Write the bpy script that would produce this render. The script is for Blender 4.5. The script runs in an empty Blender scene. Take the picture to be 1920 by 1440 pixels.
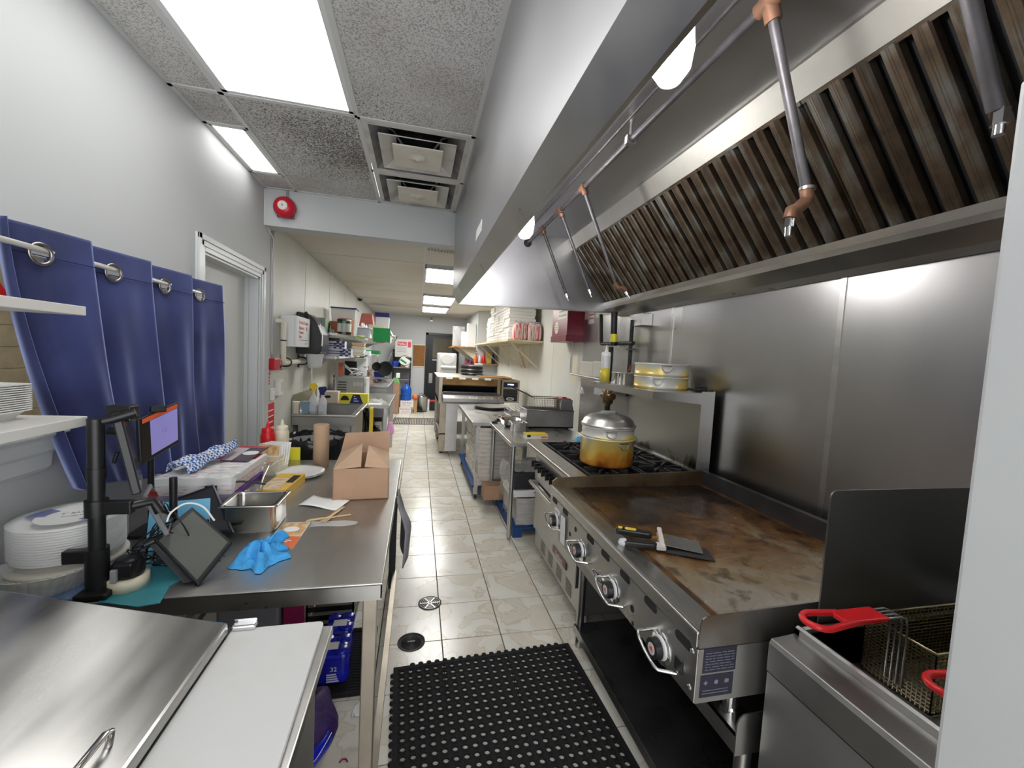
import bpy, math, random
from mathutils import Matrix, Vector
random.seed(7)
SC = bpy.context.scene
COL = SC.collection

# ------------------------------------------------------------------ camera
CAM_H = 1.57
F_PX = 774.68
YAW, PITCH, ROLL = (math.radians(a) for a in (12.942, -3.720, 3.019))
_f = Vector((math.sin(YAW)*math.cos(PITCH), math.cos(YAW)*math.cos(PITCH), math.sin(PITCH)))
_r0 = Vector((math.cos(YAW), -math.sin(YAW), 0)); _u0 = _r0.cross(_f)
_r = _r0*math.cos(ROLL) + _u0*math.sin(ROLL)
_u = _u0*math.cos(ROLL) - _r0*math.sin(ROLL)
cd = bpy.data.cameras.new('camera'); cam = bpy.data.objects.new('camera', cd); COL.objects.link(cam)
cd.sensor_width = 36; cd.lens = F_PX/1920*36; cd.clip_start = .02; cd.clip_end = 60
cam.matrix_world = Matrix(((_r.x, _u.x, -_f.x, 0), (_r.y, _u.y, -_f.y, 0), (_r.z, _u.z, -_f.z, CAM_H), (0, 0, 0, 1)))
SC.camera = cam
CP = Vector((0, 0, CAM_H))
def _ray(x, y): return _r*((x-960)/F_PX) + _u*((720-y)/F_PX) + _f
def at(x, y, Y):            # photo pixel -> point on the upright plane at depth Y
    d = _ray(x, y); return CP + d*(Y/d.y)
def atx(x, y, X):
    d = _ray(x, y); return CP + d*(X/d.x)
def atz(x, y, Z):
    d = _ray(x, y); return CP + d*((Z-CAM_H)/d.z)

# ------------------------------------------------------------------ world, exposure
w = bpy.data.worlds.new('world'); SC.world = w; w.use_nodes = True
w.node_tree.nodes['Background'].inputs[0].default_value = (.96, .975, 1, 1)
w.node_tree.nodes['Background'].inputs[1].default_value = 2.3
SC.view_settings.view_transform = 'Standard'; SC.view_settings.look = 'None'
SC.view_settings.gamma = 1; SC.view_settings.use_curve_mapping = False
SC.view_settings.exposure = 0.78
PANEL_W = 3.2      # ceiling light panels
REAR_W = 14.0      # rear kitchen panels
BULB_W = 170.0       # hood bulbs

# ------------------------------------------------------------------ mesh helpers
class MB:
    def __init__(s): s.v = []; s.f = []; s.m = []; s.sm = []
    def add(s, vs, fs, mi=0, sm=False):
        b = len(s.v); s.v += [Vector(v) for v in vs]
        for f in fs: s.f.append([b+i for i in f]); s.m.append(mi); s.sm.append(sm)
        return s
    def box(s, x0, x1, y0, y1, z0, z1, mi=0):
        x0, x1 = sorted((x0, x1)); y0, y1 = sorted((y0, y1)); z0, z1 = sorted((z0, z1))
        return s.add([(x0,y0,z0),(x1,y0,z0),(x1,y1,z0),(x0,y1,z0),(x0,y0,z1),(x1,y0,z1),(x1,y1,z1),(x0,y1,z1)],
              [(3,2,1,0),(4,5,6,7),(0,1,5,4),(1,2,6,5),(2,3,7,6),(3,0,4,7)], mi)
    def frus(s, c, a, b, z0, z1, mi=0):   # rectangular frustum: half sizes a at z0, b at z1
        x, y = c
        return s.add([(x-a[0],y-a[1],z0),(x+a[0],y-a[1],z0),(x+a[0],y+a[1],z0),(x-a[0],y+a[1],z0),
               (x-b[0],y-b[1],z1),(x+b[0],y-b[1],z1),(x+b[0],y+b[1],z1),(x-b[0],y+b[1],z1)],
              [(3,2,1,0),(4,5,6,7),(0,1,5,4),(1,2,6,5),(2,3,7,6),(3,0,4,7)], mi)
    def cyl(s, p0, p1, r0, r1=None, n=14, cap=True, mi=0, sm=True):
        p0 = Vector(p0); p1 = Vector(p1); r1 = r0 if r1 is None else r1
        d = (p1-p0).normalized(); a = d.orthogonal().normalized(); b = d.cross(a)
        vs = []
        for p, r in ((p0, r0), (p1, r1)):
            for i in range(n):
                t = 2*math.pi*i/n; vs.append(p + a*(r*math.cos(t)) + b*(r*math.sin(t)))
        s.add(vs, [(i, (i+1) % n, n+(i+1) % n, n+i) for i in range(n)], mi, sm)
        if cap: s.add(vs, [tuple(range(n-1, -1, -1)), tuple(range(n, 2*n))], mi)
        return s
    def tube(s, pts, r, n=8, closed=False, mi=0):
        pts = [Vector(p) for p in pts]; N = len(pts); vs = []; prev = None
        for i, p in enumerate(pts):
            if closed: d = pts[(i+1) % N]-pts[i-1]
            else: d = pts[min(i+1, N-1)]-pts[max(i-1, 0)]
            d.normalize()
            a = d.orthogonal().normalized() if prev is None else (prev - d*prev.dot(d)).normalized()
            prev = a; b = d.cross(a); rr = r[i] if isinstance(r, (list, tuple)) else r
            for k in range(n):
                t = 2*math.pi*k/n; vs.append(p+a*(rr*math.cos(t))+b*(rr*math.sin(t)))
        fs = []
        for i in range(N if closed else N-1):
            for k in range(n):
                j = (i+1) % N; fs.append((i*n+k, i*n+(k+1) % n, j*n+(k+1) % n, j*n+k))
        s.add(vs, fs, mi, True)
        if not closed: s.add(vs, [tuple(range(n-1, -1, -1)), tuple(range((N-1)*n, N*n))], mi)
        return s
    def lathe(s, prof, c=(0, 0, 0), n=24, mi=0, sm=True, sx=1, sy=1):
        c = Vector(c); vs = []
        for r, z in prof:
            for i in range(n):
                t = 2*math.pi*i/n; vs.append(c+Vector((sx*r*math.cos(t), sy*r*math.sin(t), z)))
        fs = [(k*n+i, k*n+(i+1) % n, (k+1)*n+(i+1) % n, (k+1)*n+i) for k in range(len(prof)-1) for i in range(n)]
        s.add(vs, fs, mi, sm)
        if prof[0][0] > 1e-5: s.add(vs[:n], [tuple(range(n-1, -1, -1))], mi)
        if prof[-1][0] > 1e-5: s.add(vs[-n:], [tuple(range(n))], mi)
        return s
    def prism(s, poly, h0, h1, axis='z', mi=0):     # poly in the plane across axis: z->(x,y) y->(x,z) x->(y,z)
        def P(a, h): return {'z': (a[0], a[1], h), 'y': (a[0], h, a[1]), 'x': (h, a[0], a[1])}[axis]
        n = len(poly); vs = [P(a, h0) for a in poly]+[P(a, h1) for a in poly]
        return s.add(vs, [tuple(range(n-1, -1, -1)), tuple(range(n, 2*n))]+[(i, (i+1) % n, n+(i+1) % n, n+i) for i in range(n)], mi)
    def sheet(s, fn, nu, nv, t=.0, mi=0, sm=True, closed_u=False):
        P = [[Vector(fn(i/nu, j/nv)) for j in range(nv+1)] for i in range(nu+1)]
        vs = [p for row in P for p in row]; w_ = nv+1
        fs = [(i*w_+j, (i+1)*w_+j, (i+1)*w_+j+1, i*w_+j+1) for i in range(nu) for j in range(nv)]
        if t == 0: return s.add(vs, fs, mi, sm)
        nr = []
        for i in range(nu+1):
            for j in range(nv+1):
                a = P[min(i+1, nu)][j]-P[max(i-1, 0)][j]; b = P[i][min(j+1, nv)]-P[i][max(j-1, 0)]
                c = a.cross(b); nr.append(c.normalized() if c.length > 1e-12 else Vector((0, 0, 1)))
        N = len(vs); v2 = [v-n_*t for v, n_ in zip(vs, nr)]
        f2 = [tuple(N+k for k in reversed(f)) for f in fs]
        rim = []
        b_ = [i*w_ for i in range(nu+1)]; t_ = [i*w_+nv for i in range(nu+1)]
        for i in range(nu): rim.append((b_[i], N+b_[i], N+b_[i+1], b_[i+1])); rim.append((t_[i+1], N+t_[i+1], N+t_[i], t_[i]))
        for j in range(nv):
            rim.append((j+1, N+j+1, N+j, j)); k = nu*w_+j; rim.append((k, N+k, N+k+1, k+1))
        return s.add(vs+v2, fs+f2+rim, mi, sm)
    def T(s, M):
        s.v = [M @ v for v in s.v]; return s
    def mv(s, x, y, z): s.v = [v+Vector((x, y, z)) for v in s.v]; return s

def RZ(a): return Matrix.Rotation(math.radians(a), 4, 'Z')
def RX(a): return Matrix.Rotation(math.radians(a), 4, 'X')
def RY(a): return Matrix.Rotation(math.radians(a), 4, 'Y')
def TR(x, y, z): return Matrix.Translation((x, y, z))
def FR(o, x, y):          # frame: origin, local x axis, local y axis
    x = Vector(x).normalized(); z = x.cross(Vector(y)).normalized(); y = z.cross(x); o = Vector(o)
    return Matrix(((x.x, y.x, z.x, o.x), (x.y, y.y, z.y, o.y), (x.z, y.z, z.z, o.z), (0, 0, 0, 1)))

def build(name, mb, mats, parent=None, bev=0, seg=2, sub=0, loc=None):
    me = bpy.data.meshes.new(name)
    base = Vector(parent['_w']) if parent is not None else (Vector(loc) if loc else Vector((0, 0, 0)))
    me.from_pydata([tuple(v-base) for v in mb.v], [], mb.f)
    for m in (mats if isinstance(mats, (list, tuple)) else [mats]): me.materials.append(m)
    me.polygons.foreach_set('material_index', mb.m); me.polygons.foreach_set('use_smooth', mb.sm)
    me.update()
    o = bpy.data.objects.new(name, me); COL.objects.link(o)
    o['_w'] = tuple(base)
    if parent is not None: o.parent = parent
    else: o.location = base
    if bev:
        b = o.modifiers.new('bevel', 'BEVEL'); b.width = bev; b.segments = seg; b.limit_method = 'ANGLE'; b.angle_limit = math.radians(40)
    if sub:
        b = o.modifiers.new('sub', 'SUBSURF'); b.levels = sub; b.render_levels = sub
    return o
def tag(o, label, cat, group=None):
    o['label'] = label; o['category'] = cat
    if group: o['group'] = group
    return o
def thing(name, label, cat, loc=(0, 0, 0), group=None):
    o = bpy.data.objects.new(name, None); COL.objects.link(o); o.location = loc; o['_w'] = tuple(loc)
    o.empty_display_size = .05
    return tag(o, label, cat, group)
def struct(name, mb, mats, bev=0, parent=None):
    o = build(name, mb, mats, parent, bev)
    if parent is None: o['kind'] = 'structure'
    return o
def solo(name, label, cat, mb, mats, bev=0, group=None, sub=0):   # a thing that is one mesh, origin at its base
    xs = [v.x for v in mb.v]; ys = [v.y for v in mb.v]; zs = [v.z for v in mb.v]
    loc = ((min(xs)+max(xs))/2, (min(ys)+max(ys))/2, min(zs))
    return tag(build(name, mb, mats, None, bev, 2, sub, loc), label, cat, group)
def plabel(o, label): o['label'] = label; return o
def txt(s, size, M, mat, parent, name='lettering', align='CENTER', ext=.0006, sx=1.0):
    cu = bpy.data.curves.new('t', 'FONT'); cu.body = s; cu.size = size; cu.extrude = ext
    cu.align_x = align; cu.align_y = 'CENTER'; cu.resolution_u = 2
    ob = bpy.data.objects.new('t', cu); COL.objects.link(ob)
    dg = bpy.context.evaluated_depsgraph_get(); me = bpy.data.meshes.new_from_object(ob.evaluated_get(dg))
    bpy.data.objects.remove(ob); bpy.data.curves.remove(cu)
    base = Vector(parent['_w'])
    me.transform(TR(*(-base)) @ M @ Matrix.Diagonal((sx, 1, 1, 1)))
    me.materials.clear(); me.materials.append(mat); me.name = name
    o = bpy.data.objects.new(name, me); COL.objects.link(o); o.parent = parent; o['_w'] = tuple(base)
    return o
def copy_tree(o, d, label=None, parent=None):
    c = o.copy(); COL.objects.link(c); c.parent = parent
    if parent is None:
        c.location = Vector(o.location)+Vector(d)
        if label: c['label'] = label
    for ch in list(o.children): copy_tree(ch, d, None, c)
    return c
def arc(c, r, a0, a1, n, ax='xy'):
    out = []
    for i in range(n+1):
        t = math.radians(a0+(a1-a0)*i/n); u, v = r*math.cos(t), r*math.sin(t)
        out.append({'xy': (c[0]+u, c[1]+v, c[2]), 'xz': (c[0]+u, c[1], c[2]+v), 'yz': (c[0], c[1]+u, c[2]+v)}[ax])
    return out
def rrect(hx, hy, r, n=5, cx=0, cy=0):
    out = []
    for qx, qy, a in ((1, 1, 0), (-1, 1, 90), (-1, -1, 180), (1, -1, 270)):
        for i in range(n+1):
            t = math.radians(a+90*i/n); out.append((cx+qx*(hx-r)+r*math.cos(t), cy+qy*(hy-r)+r*math.sin(t)))
    return out
def loft(mb, rings, mi=0, cap0=True, cap1=True, sm=True):
    n = len(rings[0]); vs = [p for r in rings for p in r]
    fs = [(k*n+i, k*n+(i+1) % n, (k+1)*n+(i+1) % n, (k+1)*n+i) for k in range(len(rings)-1) for i in range(n)]
    mb.add(vs, fs, mi, sm)
    if cap0: mb.add(rings[0], [tuple(range(n-1, -1, -1))], mi)
    if cap1: mb.add(rings[-1], [tuple(range(n))], mi)
    return mb

# ------------------------------------------------------------------ materials
def _n(nt, t, **k):
    n = nt.nodes.new(t)
    for a, b in k.items(): setattr(n, a, b)
    return n
def mk(name, col, rough=.5, metal=0, var=0, vs=4., col2=None, stretch=None, bump=0, bs=60., trans=0, alpha=1, emis=0, spec=.5, sheen=0, rvar=0, coat=0, ior=1.45, det=4, lo=.35, hi=.68):
    m = bpy.data.materials.new(name); m.use_nodes = True; nt = m.node_tree; b = nt.nodes['Principled BSDF']
    c = tuple(col)+(1,)
    b.inputs['Base Color'].default_value = c; b.inputs['Roughness'].default_value = rough; b.inputs['Metallic'].default_value = metal
    b.inputs['Specular IOR Level'].default_value = spec; b.inputs['IOR'].default_value = ior
    if trans: b.inputs['Transmission Weight'].default_value = trans
    if alpha < 1: b.inputs['Alpha'].default_value = alpha
    if sheen: b.inputs['Sheen Weight'].default_value = sheen
    if coat: b.inputs['Coat Weight'].default_value = coat; b.inputs['Coat Roughness'].default_value = .1
    if emis: b.inputs['Emission Color'].default_value = c; b.inputs['Emission Strength'].default_value = emis
    if var or col2 or bump or rvar:
        g = _n(nt, 'ShaderNodeNewGeometry'); mp = _n(nt, 'ShaderNodeMapping'); nt.links.new(g.outputs['Position'], mp.inputs['Vector'])
        if stretch: mp.inputs['Scale'].default_value = stretch
        no = _n(nt, 'ShaderNodeTexNoise'); no.inputs['Scale'].default_value = vs; no.inputs['Detail'].default_value = det
        nt.links.new(mp.outputs[0], no.inputs['Vector'])
        if var or col2:
            r = _n(nt, 'ShaderNodeValToRGB'); r.color_ramp.elements[0].position = lo; r.color_ramp.elements[1].position = hi
            c2 = tuple(col2)+(1,) if col2 else tuple(min(1, x*(1+var)) for x in col)+(1,)
            c1 = c if col2 else tuple(x*(1-var) for x in col)+(1,)
            r.color_ramp.elements[0].color = c1; r.color_ramp.elements[1].color = c2
            nt.links.new(no.outputs['Fac'], r.inputs['Fac']); nt.links.new(r.outputs['Color'], b.inputs['Base Color'])
            if emis: nt.links.new(r.outputs['Color'], b.inputs['Emission Color'])
        if rvar:
            mr = _n(nt, 'ShaderNodeMapRange'); mr.inputs['To Min'].default_value = max(.02, rough-rvar); mr.inputs['To Max'].default_value = rough+rvar
            mr.inputs['From Min'].default_value = .3; mr.inputs['From Max'].default_value = .7
            nt.links.new(no.outputs['Fac'], mr.inputs['Value']); nt.links.new(mr.outputs[0], b.inputs['Roughness'])
        if bump:
            n2 = _n(nt, 'ShaderNodeTexNoise'); n2.inputs['Scale'].default_value = bs; n2.inputs['Detail'].default_value = 3
            nt.links.new(mp.outputs[0], n2.inputs['Vector'])
            bu = _n(nt, 'ShaderNodeBump'); bu.inputs['Strength'].default_value = bump; bu.inputs['Distance'].default_value = .004
            nt.links.new(n2.outputs['Fac'], bu.inputs['Height']); nt.links.new(bu.outputs[0], b.inputs['Normal'])
    return m

STEEL = mk('steel', (.52, .515, .50), .34, 1, var=.07, vs=6, rvar=.07)
STEEL_X = mk('steel_brushed_lengthwise', (.56, .555, .54), .33, 1, var=.05, vs=3, stretch=(8, 1, 8), rvar=.08)
STEEL_D = mk('steel_dull', (.40, .395, .385), .42, 1, var=.10, vs=5, rvar=.08)
STEEL_SPLASH = mk('steel_wall_panel', (.46, .455, .45), .30, 1, var=.06, vs=2, stretch=(1, 1, .35), rvar=.05)
STEEL_GREASY = mk('steel_greasy', (.50, .49, .46), .36, 1, col2=(.33, .30, .25), vs=3, rvar=.08)
HOODSTEEL = mk('hood_steel', (.60, .60, .62), .40, 1, var=.06, vs=2, stretch=(1, .4, 1), rvar=.05)
CHROME = mk('chrome', (.78, .78, .78), .12, 1)
BLACKMETAL = mk('black_iron', (.022, .022, .024), .5, .3, var=.3, vs=20, bump=.3, bs=90)
DARKMETAL = mk('dark_metal', (.06, .058, .06), .42, .6, var=.2, vs=9)
BLACK = mk('black_plastic', (.012, .012, .013), .35)
BLACKM = mk('black_matte', (.015, .015, .016), .7)
BLACKGLOSS = mk('black_gloss', (.008, .008, .01), .08)
CHAR = mk('charcoal_plastic', (.035, .036, .042), .28)
RUBBER = mk('black_rubber', (.012, .012, .013), .75, bump=.2, bs=200, spec=.25)
WHITE = mk('white_paint', (.74, .76, .76), .5)
WALLW = mk('wall_paint', (.51, .525, .53), .55, var=.015, vs=1.5)
WALLREAR = mk('rear_wall_board', (.62, .63, .60), .45, col2=(.55, .55, .49), vs=1.3)
WALLWARM = mk('right_wall_board', (.72, .72, .66), .45, col2=(.66, .63, .50), vs=1.1, lo=.45, hi=.75)
TRIMW = mk('white_trim_gloss', (.60, .62, .63), .3)
WPLASTIC = mk('white_plastic', (.80, .80, .78), .4)
CREAM = mk('cream_plastic', (.78, .72, .55), .4)
FOAM = mk('white_foam', (.85, .85, .83), .8)
PAPERW = mk('white_paper', (.82, .82, .80), .8)
PAPERG = mk('grey_paper', (.60, .59, .57), .8)
BOARDW = mk('cutting_board', (.60, .605, .60), .42, col2=(.57, .54, .48), vs=7, lo=.5, hi=.85)
KRAFT = mk('kraft_card', (.42, .26, .165), .75, var=.06, vs=9)
KRAFT_L = mk('kraft_card_light', (.52, .35, .23), .75, var=.05, vs=9)
BOXW = mk('white_card', (.80, .79, .74), .7, col2=(.72, .62, .52), vs=26, lo=.6, hi=.8, det=2)
BOXG = mk('grey_card_side', (.60, .57, .53), .75)
RED = mk('red_plastic', (.62, .015, .02), .3)
REDP = mk('red_paint', (.52, .012, .03), .28)
MAROON = mk('dark_red_metal', (.20, .012, .03), .3)
ORANGE = mk('orange', (.72, .15, .04), .6)
YELLOW = mk('yellow', (.80, .60, .05), .45)
YELLOWBR = mk('yellow_bright', (.85, .78, .05), .5)
GREEN = mk('green_plastic', (.0, .26, .06), .45)
BLUE = mk('blue_wrap', (.010, .014, .33), .18, var=.25, vs=10)
NAVY = mk('navy', (.01, .015, .14), .4)
BLUEPAL = mk('blue_pallet', (.008, .055, .20), .55)
CLOTHB = mk('blue_wipe', (.06, .36, .76), .85, var=.1, vs=40, bump=.5, bs=160)
TEAL = mk('teal_card', (.05, .28, .33), .5, var=.12, vs=8)
SKYBLUE = mk('sky_blue_card', (.17, .52, .78), .5)
PURPLE = mk('purple_plastic', (.10, .02, .28), .25)
PURPLEBAG = mk('purple_mesh', (.035, .012, .10), .5, var=.4, vs=60)
PINK = mk('pink', (.70, .35, .60), .6)
MAGENTA = mk('magenta', (.28, .01, .08), .4)
GREYPL = mk('grey_plastic', (.30, .30, .31), .5)
LGREY = mk('light_grey', (.55, .56, .57), .5)
GREYCLOTH = mk('grey_rag', (.22, .22, .24), .9, var=.1, vs=20)
CORK = mk('cork', (.27, .12, .035), .8, var=.15, vs=30)
WOOD = mk('wood_light', (.68, .50, .28), .6, var=.08, vs=12, stretch=(1, 6, 6))
WOODD = mk('wood_board', (.34, .17, .06), .6, var=.12, vs=6)
COPPER = mk('rusty_pipe', (.17, .085, .05), .55, .4, var=.25, vs=30)
PIPEGREY = mk('pipe_grey', (.085, .08, .085), .48, .5, var=.2, vs=14)
PVC = mk('cream_pipe', (.76, .73, .62), .45)
ALU = mk('aluminium', (.66, .66, .64), .36, 1, var=.06, vs=12)
BRASS = mk('brass_valve', (.20, .13, .06), .45, .8, var=.3, vs=30)
def clear(name, col, rough=.08, alpha=.35):
    return mk(name, col, rough, alpha=alpha, spec=.6)
CLEAR = clear('clear_plastic', (.85, .87, .88), .08, .28)
CLEAR2 = clear('clear_wrap', (.85, .86, .86), .12, .22)
FROST = clear('frosted_plastic', (.78, .80, .82), .3, .72)
OIL = mk('oil', (.72, .58, .06), .15, alpha=.9)
BLUEWATER = clear('blue_jug', (.01, .11, .55), .1, .82)
GLASSJ = clear('glass_jar', (.45, .46, .45), .06, .55)

ORD = ('first', 'second', 'third', 'fourth', 'fifth', 'sixth', 'seventh', 'eighth', 'ninth', 'tenth', 'eleventh', 'twelfth', 'thirteenth', 'fourteenth', 'fifteenth', 'sixteenth', 'seventeenth', 'eighteenth')

# ------------------------------------------------------------------ special materials
def node_mat(name, rough=.5, metal=0):
    m = bpy.data.materials.new(name); m.use_nodes = True; nt = m.node_tree; b = nt.nodes['Principled BSDF']
    b.inputs['Roughness'].default_value = rough; b.inputs['Metallic'].default_value = metal
    return m, nt, b
def ramp(nt, stops):
    r = _n(nt, 'ShaderNodeValToRGB'); e = r.color_ramp.elements
    while len(e) < len(stops): e.new(.5)
    for i, (p, c) in enumerate(stops): e[i].position = p; e[i].color = tuple(c)+(1,)
    return r
def noise(nt, vec, scale, det=4, dist=0, rough=.5):
    n = _n(nt, 'ShaderNodeTexNoise'); n.inputs['Scale'].default_value = scale; n.inputs['Detail'].default_value = det
    n.inputs['Distortion'].default_value = dist; n.inputs['Roughness'].default_value = rough
    nt.links.new(vec, n.inputs['Vector']); return n
def mix(nt, fac, a, b, mode='MIX'):
    m = _n(nt, 'ShaderNodeMix', data_type='RGBA', blend_type=mode)
    for i, s in ((0, fac), (6, a), (7, b)):
        if isinstance(s, (int, float)): m.inputs[i].default_value = s
        elif isinstance(s, tuple): m.inputs[i].default_value = s+(1,)
        else: nt.links.new(s, m.inputs[i])
    return m.outputs[2]
def math_(nt, op, a, b=0.0):
    m = _n(nt, 'ShaderNodeMath', operation=op)
    for i, s in ((0, a), (1, b)):
        if isinstance(s, (int, float)): m.inputs[i].default_value = s
        else: nt.links.new(s, m.inputs[i])
    return m.outputs[0]
def wpos(nt): return _n(nt, 'ShaderNodeNewGeometry').outputs['Position']
def opos(nt): return _n(nt, 'ShaderNodeTexCoord').outputs['Object']

def marble(name):
    m, nt, b = node_mat(name, .22)
    oi = _n(nt, 'ShaderNodeObjectInfo'); v = _n(nt, 'ShaderNodeVectorMath', operation='MULTIPLY_ADD')
    cmb = _n(nt, 'ShaderNodeCombineXYZ'); nt.links.new(oi.outputs['Random'], cmb.inputs[2])
    nt.links.new(cmb.outputs[0], v.inputs[0]); v.inputs[1].default_value = (0, 0, 9); nt.links.new(wpos(nt), v.inputs[2])
    n1 = noise(nt, v.outputs[0], 4.2, 3, .8); n2 = noise(nt, v.outputs[0], 30, 3)
    r1 = ramp(nt, [(.34, (.63, .585, .49)), (.465, (.665, .63, .54)), (.485, (.575, .515, .41)), (.51, (.70, .68, .605)), (.75, (.745, .735, .675))])
    nt.links.new(n1.outputs['Fac'], r1.inputs[0])
    c = mix(nt, .12, r1.outputs[0], n2.outputs['Color'], 'SOFT_LIGHT')
    d = noise(nt, wpos(nt), 2.2, 4, .5); rd = ramp(nt, [(.58, (1, 1, 1)), (.82, (.80, .77, .70))]); nt.links.new(d.outputs['Fac'], rd.inputs[0])
    nt.links.new(mix(nt, 1.0, c, rd.outputs[0], 'MULTIPLY'), b.inputs['Base Color'])
    return m
TILE = marble('floor_tile_marble')
GROUT = mk('grout', (.10, .09, .08), .9, var=.3, vs=5)
def tilefield():
    m, nt, b = node_mat('floor_far_tiles', .22)
    mp = _n(nt, 'ShaderNodeMapping'); mp.inputs['Location'].default_value = (-.1835, -2.188, 0); nt.links.new(wpos(nt), mp.inputs[0])
    br = _n(nt, 'ShaderNodeTexBrick', offset=0); br.inputs['Scale'].default_value = 1
    br.inputs['Brick Width'].default_value = .3307; br.inputs['Row Height'].default_value = .3307; br.inputs['Mortar Size'].default_value = .003
    br.inputs['Color1'].default_value = (.70, .68, .61, 1); br.inputs['Color2'].default_value = (.65, .61, .53, 1); br.inputs['Mortar'].default_value = (.12, .11, .09, 1)
    nt.links.new(mp.outputs[0], br.inputs['Vector']); nt.links.new(br.outputs[0], b.inputs['Base Color']); return m
FIELD = tilefield()
def ceilmat():
    m, nt, b = node_mat('acoustic_tile', .9)
    n = noise(nt, wpos(nt), 150, 2); r = ramp(nt, [(.38, (.36, .35, .34)), (.50, (.63, .62, .61)), (.7, (.68, .675, .66))]); nt.links.new(n.outputs['Fac'], r.inputs[0])
    n2 = noise(nt, wpos(nt), 3, 4); r2 = ramp(nt, [(.4, (1, 1, 1)), (.72, (.80, .78, .76))]); nt.links.new(n2.outputs['Fac'], r2.inputs[0])
    dv = _n(nt, 'ShaderNodeVectorMath', operation='DISTANCE'); nt.links.new(wpos(nt), dv.inputs[0]); dv.inputs[1].default_value = (-.42, 2.72, 2.742)
    soil = math_(nt, 'SUBTRACT', math_(nt, 'ADD', math_(nt, 'MULTIPLY', n2.outputs['Fac'], .3), .30), dv.outputs['Value'])
    spk = noise(nt, wpos(nt), 110, 2); r3 = ramp(nt, [(.50, (1, 1, 1)), (.60, (.30, .29, .28))]); nt.links.new(math_(nt, 'ADD', math_(nt, 'MULTIPLY', soil, .32), math_(nt, 'MULTIPLY', spk.outputs['Fac'], .95)), r3.inputs[0])
    base = mix(nt, 1., r.outputs[0], r2.outputs[0], 'MULTIPLY')
    nt.links.new(mix(nt, 1., base, r3.outputs[0], 'MULTIPLY'), b.inputs['Base Color'])
    bu = _n(nt, 'ShaderNodeBump'); bu.inputs['Strength'].default_value = .7; bu.inputs['Distance'].default_value = .003
    nt.links.new(n.outputs['Fac'], bu.inputs['Height']); nt.links.new(bu.outputs[0], b.inputs['Normal']); return m
CEIL = ceilmat()
CEILREAR = mk('rear_ceiling_board', (.60, .575, .52), .6, col2=(.52, .45, .36), vs=.8, lo=.45, hi=.8)
TBAR = mk('ceiling_grid', (.60, .60, .59), .5)
LIGHTPANEL = mk('lit_diffuser', (1, .99, .965), .5, emis=PANEL_W)
LIGHTPANEL_R = mk('lit_diffuser_rear', (1, .99, .96), .5, emis=REAR_W)
FIXTUREW = mk('fixture_frame', (.70, .71, .71), .4)

# ------------------------------------------------------------------ floor
fl = MB()
TP = .3307; X0 = .1835-4*TP; Y0 = 2.188-6*TP
NX, NY = 9, 29
YF = Y0+NY*TP
fl.box(-4.2, 3.2, -1.6, YF, -.08, -.004); floor = struct('floor', fl, [GROUT, FIELD])
fb = MB().box(-1.2, 1.775, YF, 11.9, -.08, 0)
build('far_tiling', fb, FIELD, floor)
tm = None
for i in range(NX):
    for j in range(NY):
        a = X0+i*TP; c = Y0+j*TP
        if tm is None:
            t = build('tile', MB().frus((a+TP/2, c+TP/2), (TP/2-.0022,)*2, (TP/2-.0034,)*2, -.006, 0), TILE, floor); tm = t; t0 = (a, c)
        else:
            t = tm.copy(); COL.objects.link(t); t.location = (a-t0[0], c-t0[1], 0)
# a strip beside the left wall and the floor behind the camera
build('side_strip', MB().box(-1.29, X0-.003, -1.6, YF, -.006, 0).box(X0, X0+NX*TP, -1.6, Y0-.004, -.006, 0), FIELD, floor)

# floor drain and clean-out cover
def drain(c, r, label, grate):
    t = thing('floor_drain' if grate else 'cleanout_cover', label, 'drain', (c[0], c[1], 0))
    m = MB().lathe([(r, 0), (r, .004), (r*.94, .005), (r*.9, .002), (r*.9, 0)], (c[0], c[1], 0), 32)
    build('rim', m, DARKMETAL, t)
    g = MB()
    g.lathe([(r*.9, .0005), (0, .0006)], (c[0], c[1], 0), 32, 1)
    if grate:
        for k in range(5):
            q = r*(.12+.17*k); g.lathe([(q, .0006), (q, .004), (q+r*.09, .004), (q+r*.09, .0006)], (c[0], c[1], 0), 28)
        for a in range(0, 360, 60):
            g.T(Matrix.Identity(4)); b_ = MB().box(0, r*.86, -.004, .004, .0006, .0042).T(TR(c[0], c[1], 0) @ RZ(a)); g.add(b_.v, b_.f)
        build('grate', g, [STEEL_D, BLACKM], t)
    else:
        for k in range(6):
            q = r*(.1+.12*k); g.lathe([(q, .0006), (q+.002, .003), (q+r*.05, .003), (q+r*.06, .0006)], (c[0], c[1], 0), 28)
        g.box(c[0]-.02, c[0]+.02, c[1]-.006, c[1]+.006, .0006, .005)
        build('cover_plate', g, [DARKMETAL, BLACKM], t)
drain((.128, 2.538), .072, 'round slotted steel floor drain in the tiles beyond the rubber mat', True)
drain((.02, 2.196), .073, 'round dark ribbed clean-out cover in the floor by the rubber mat', False)

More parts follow.
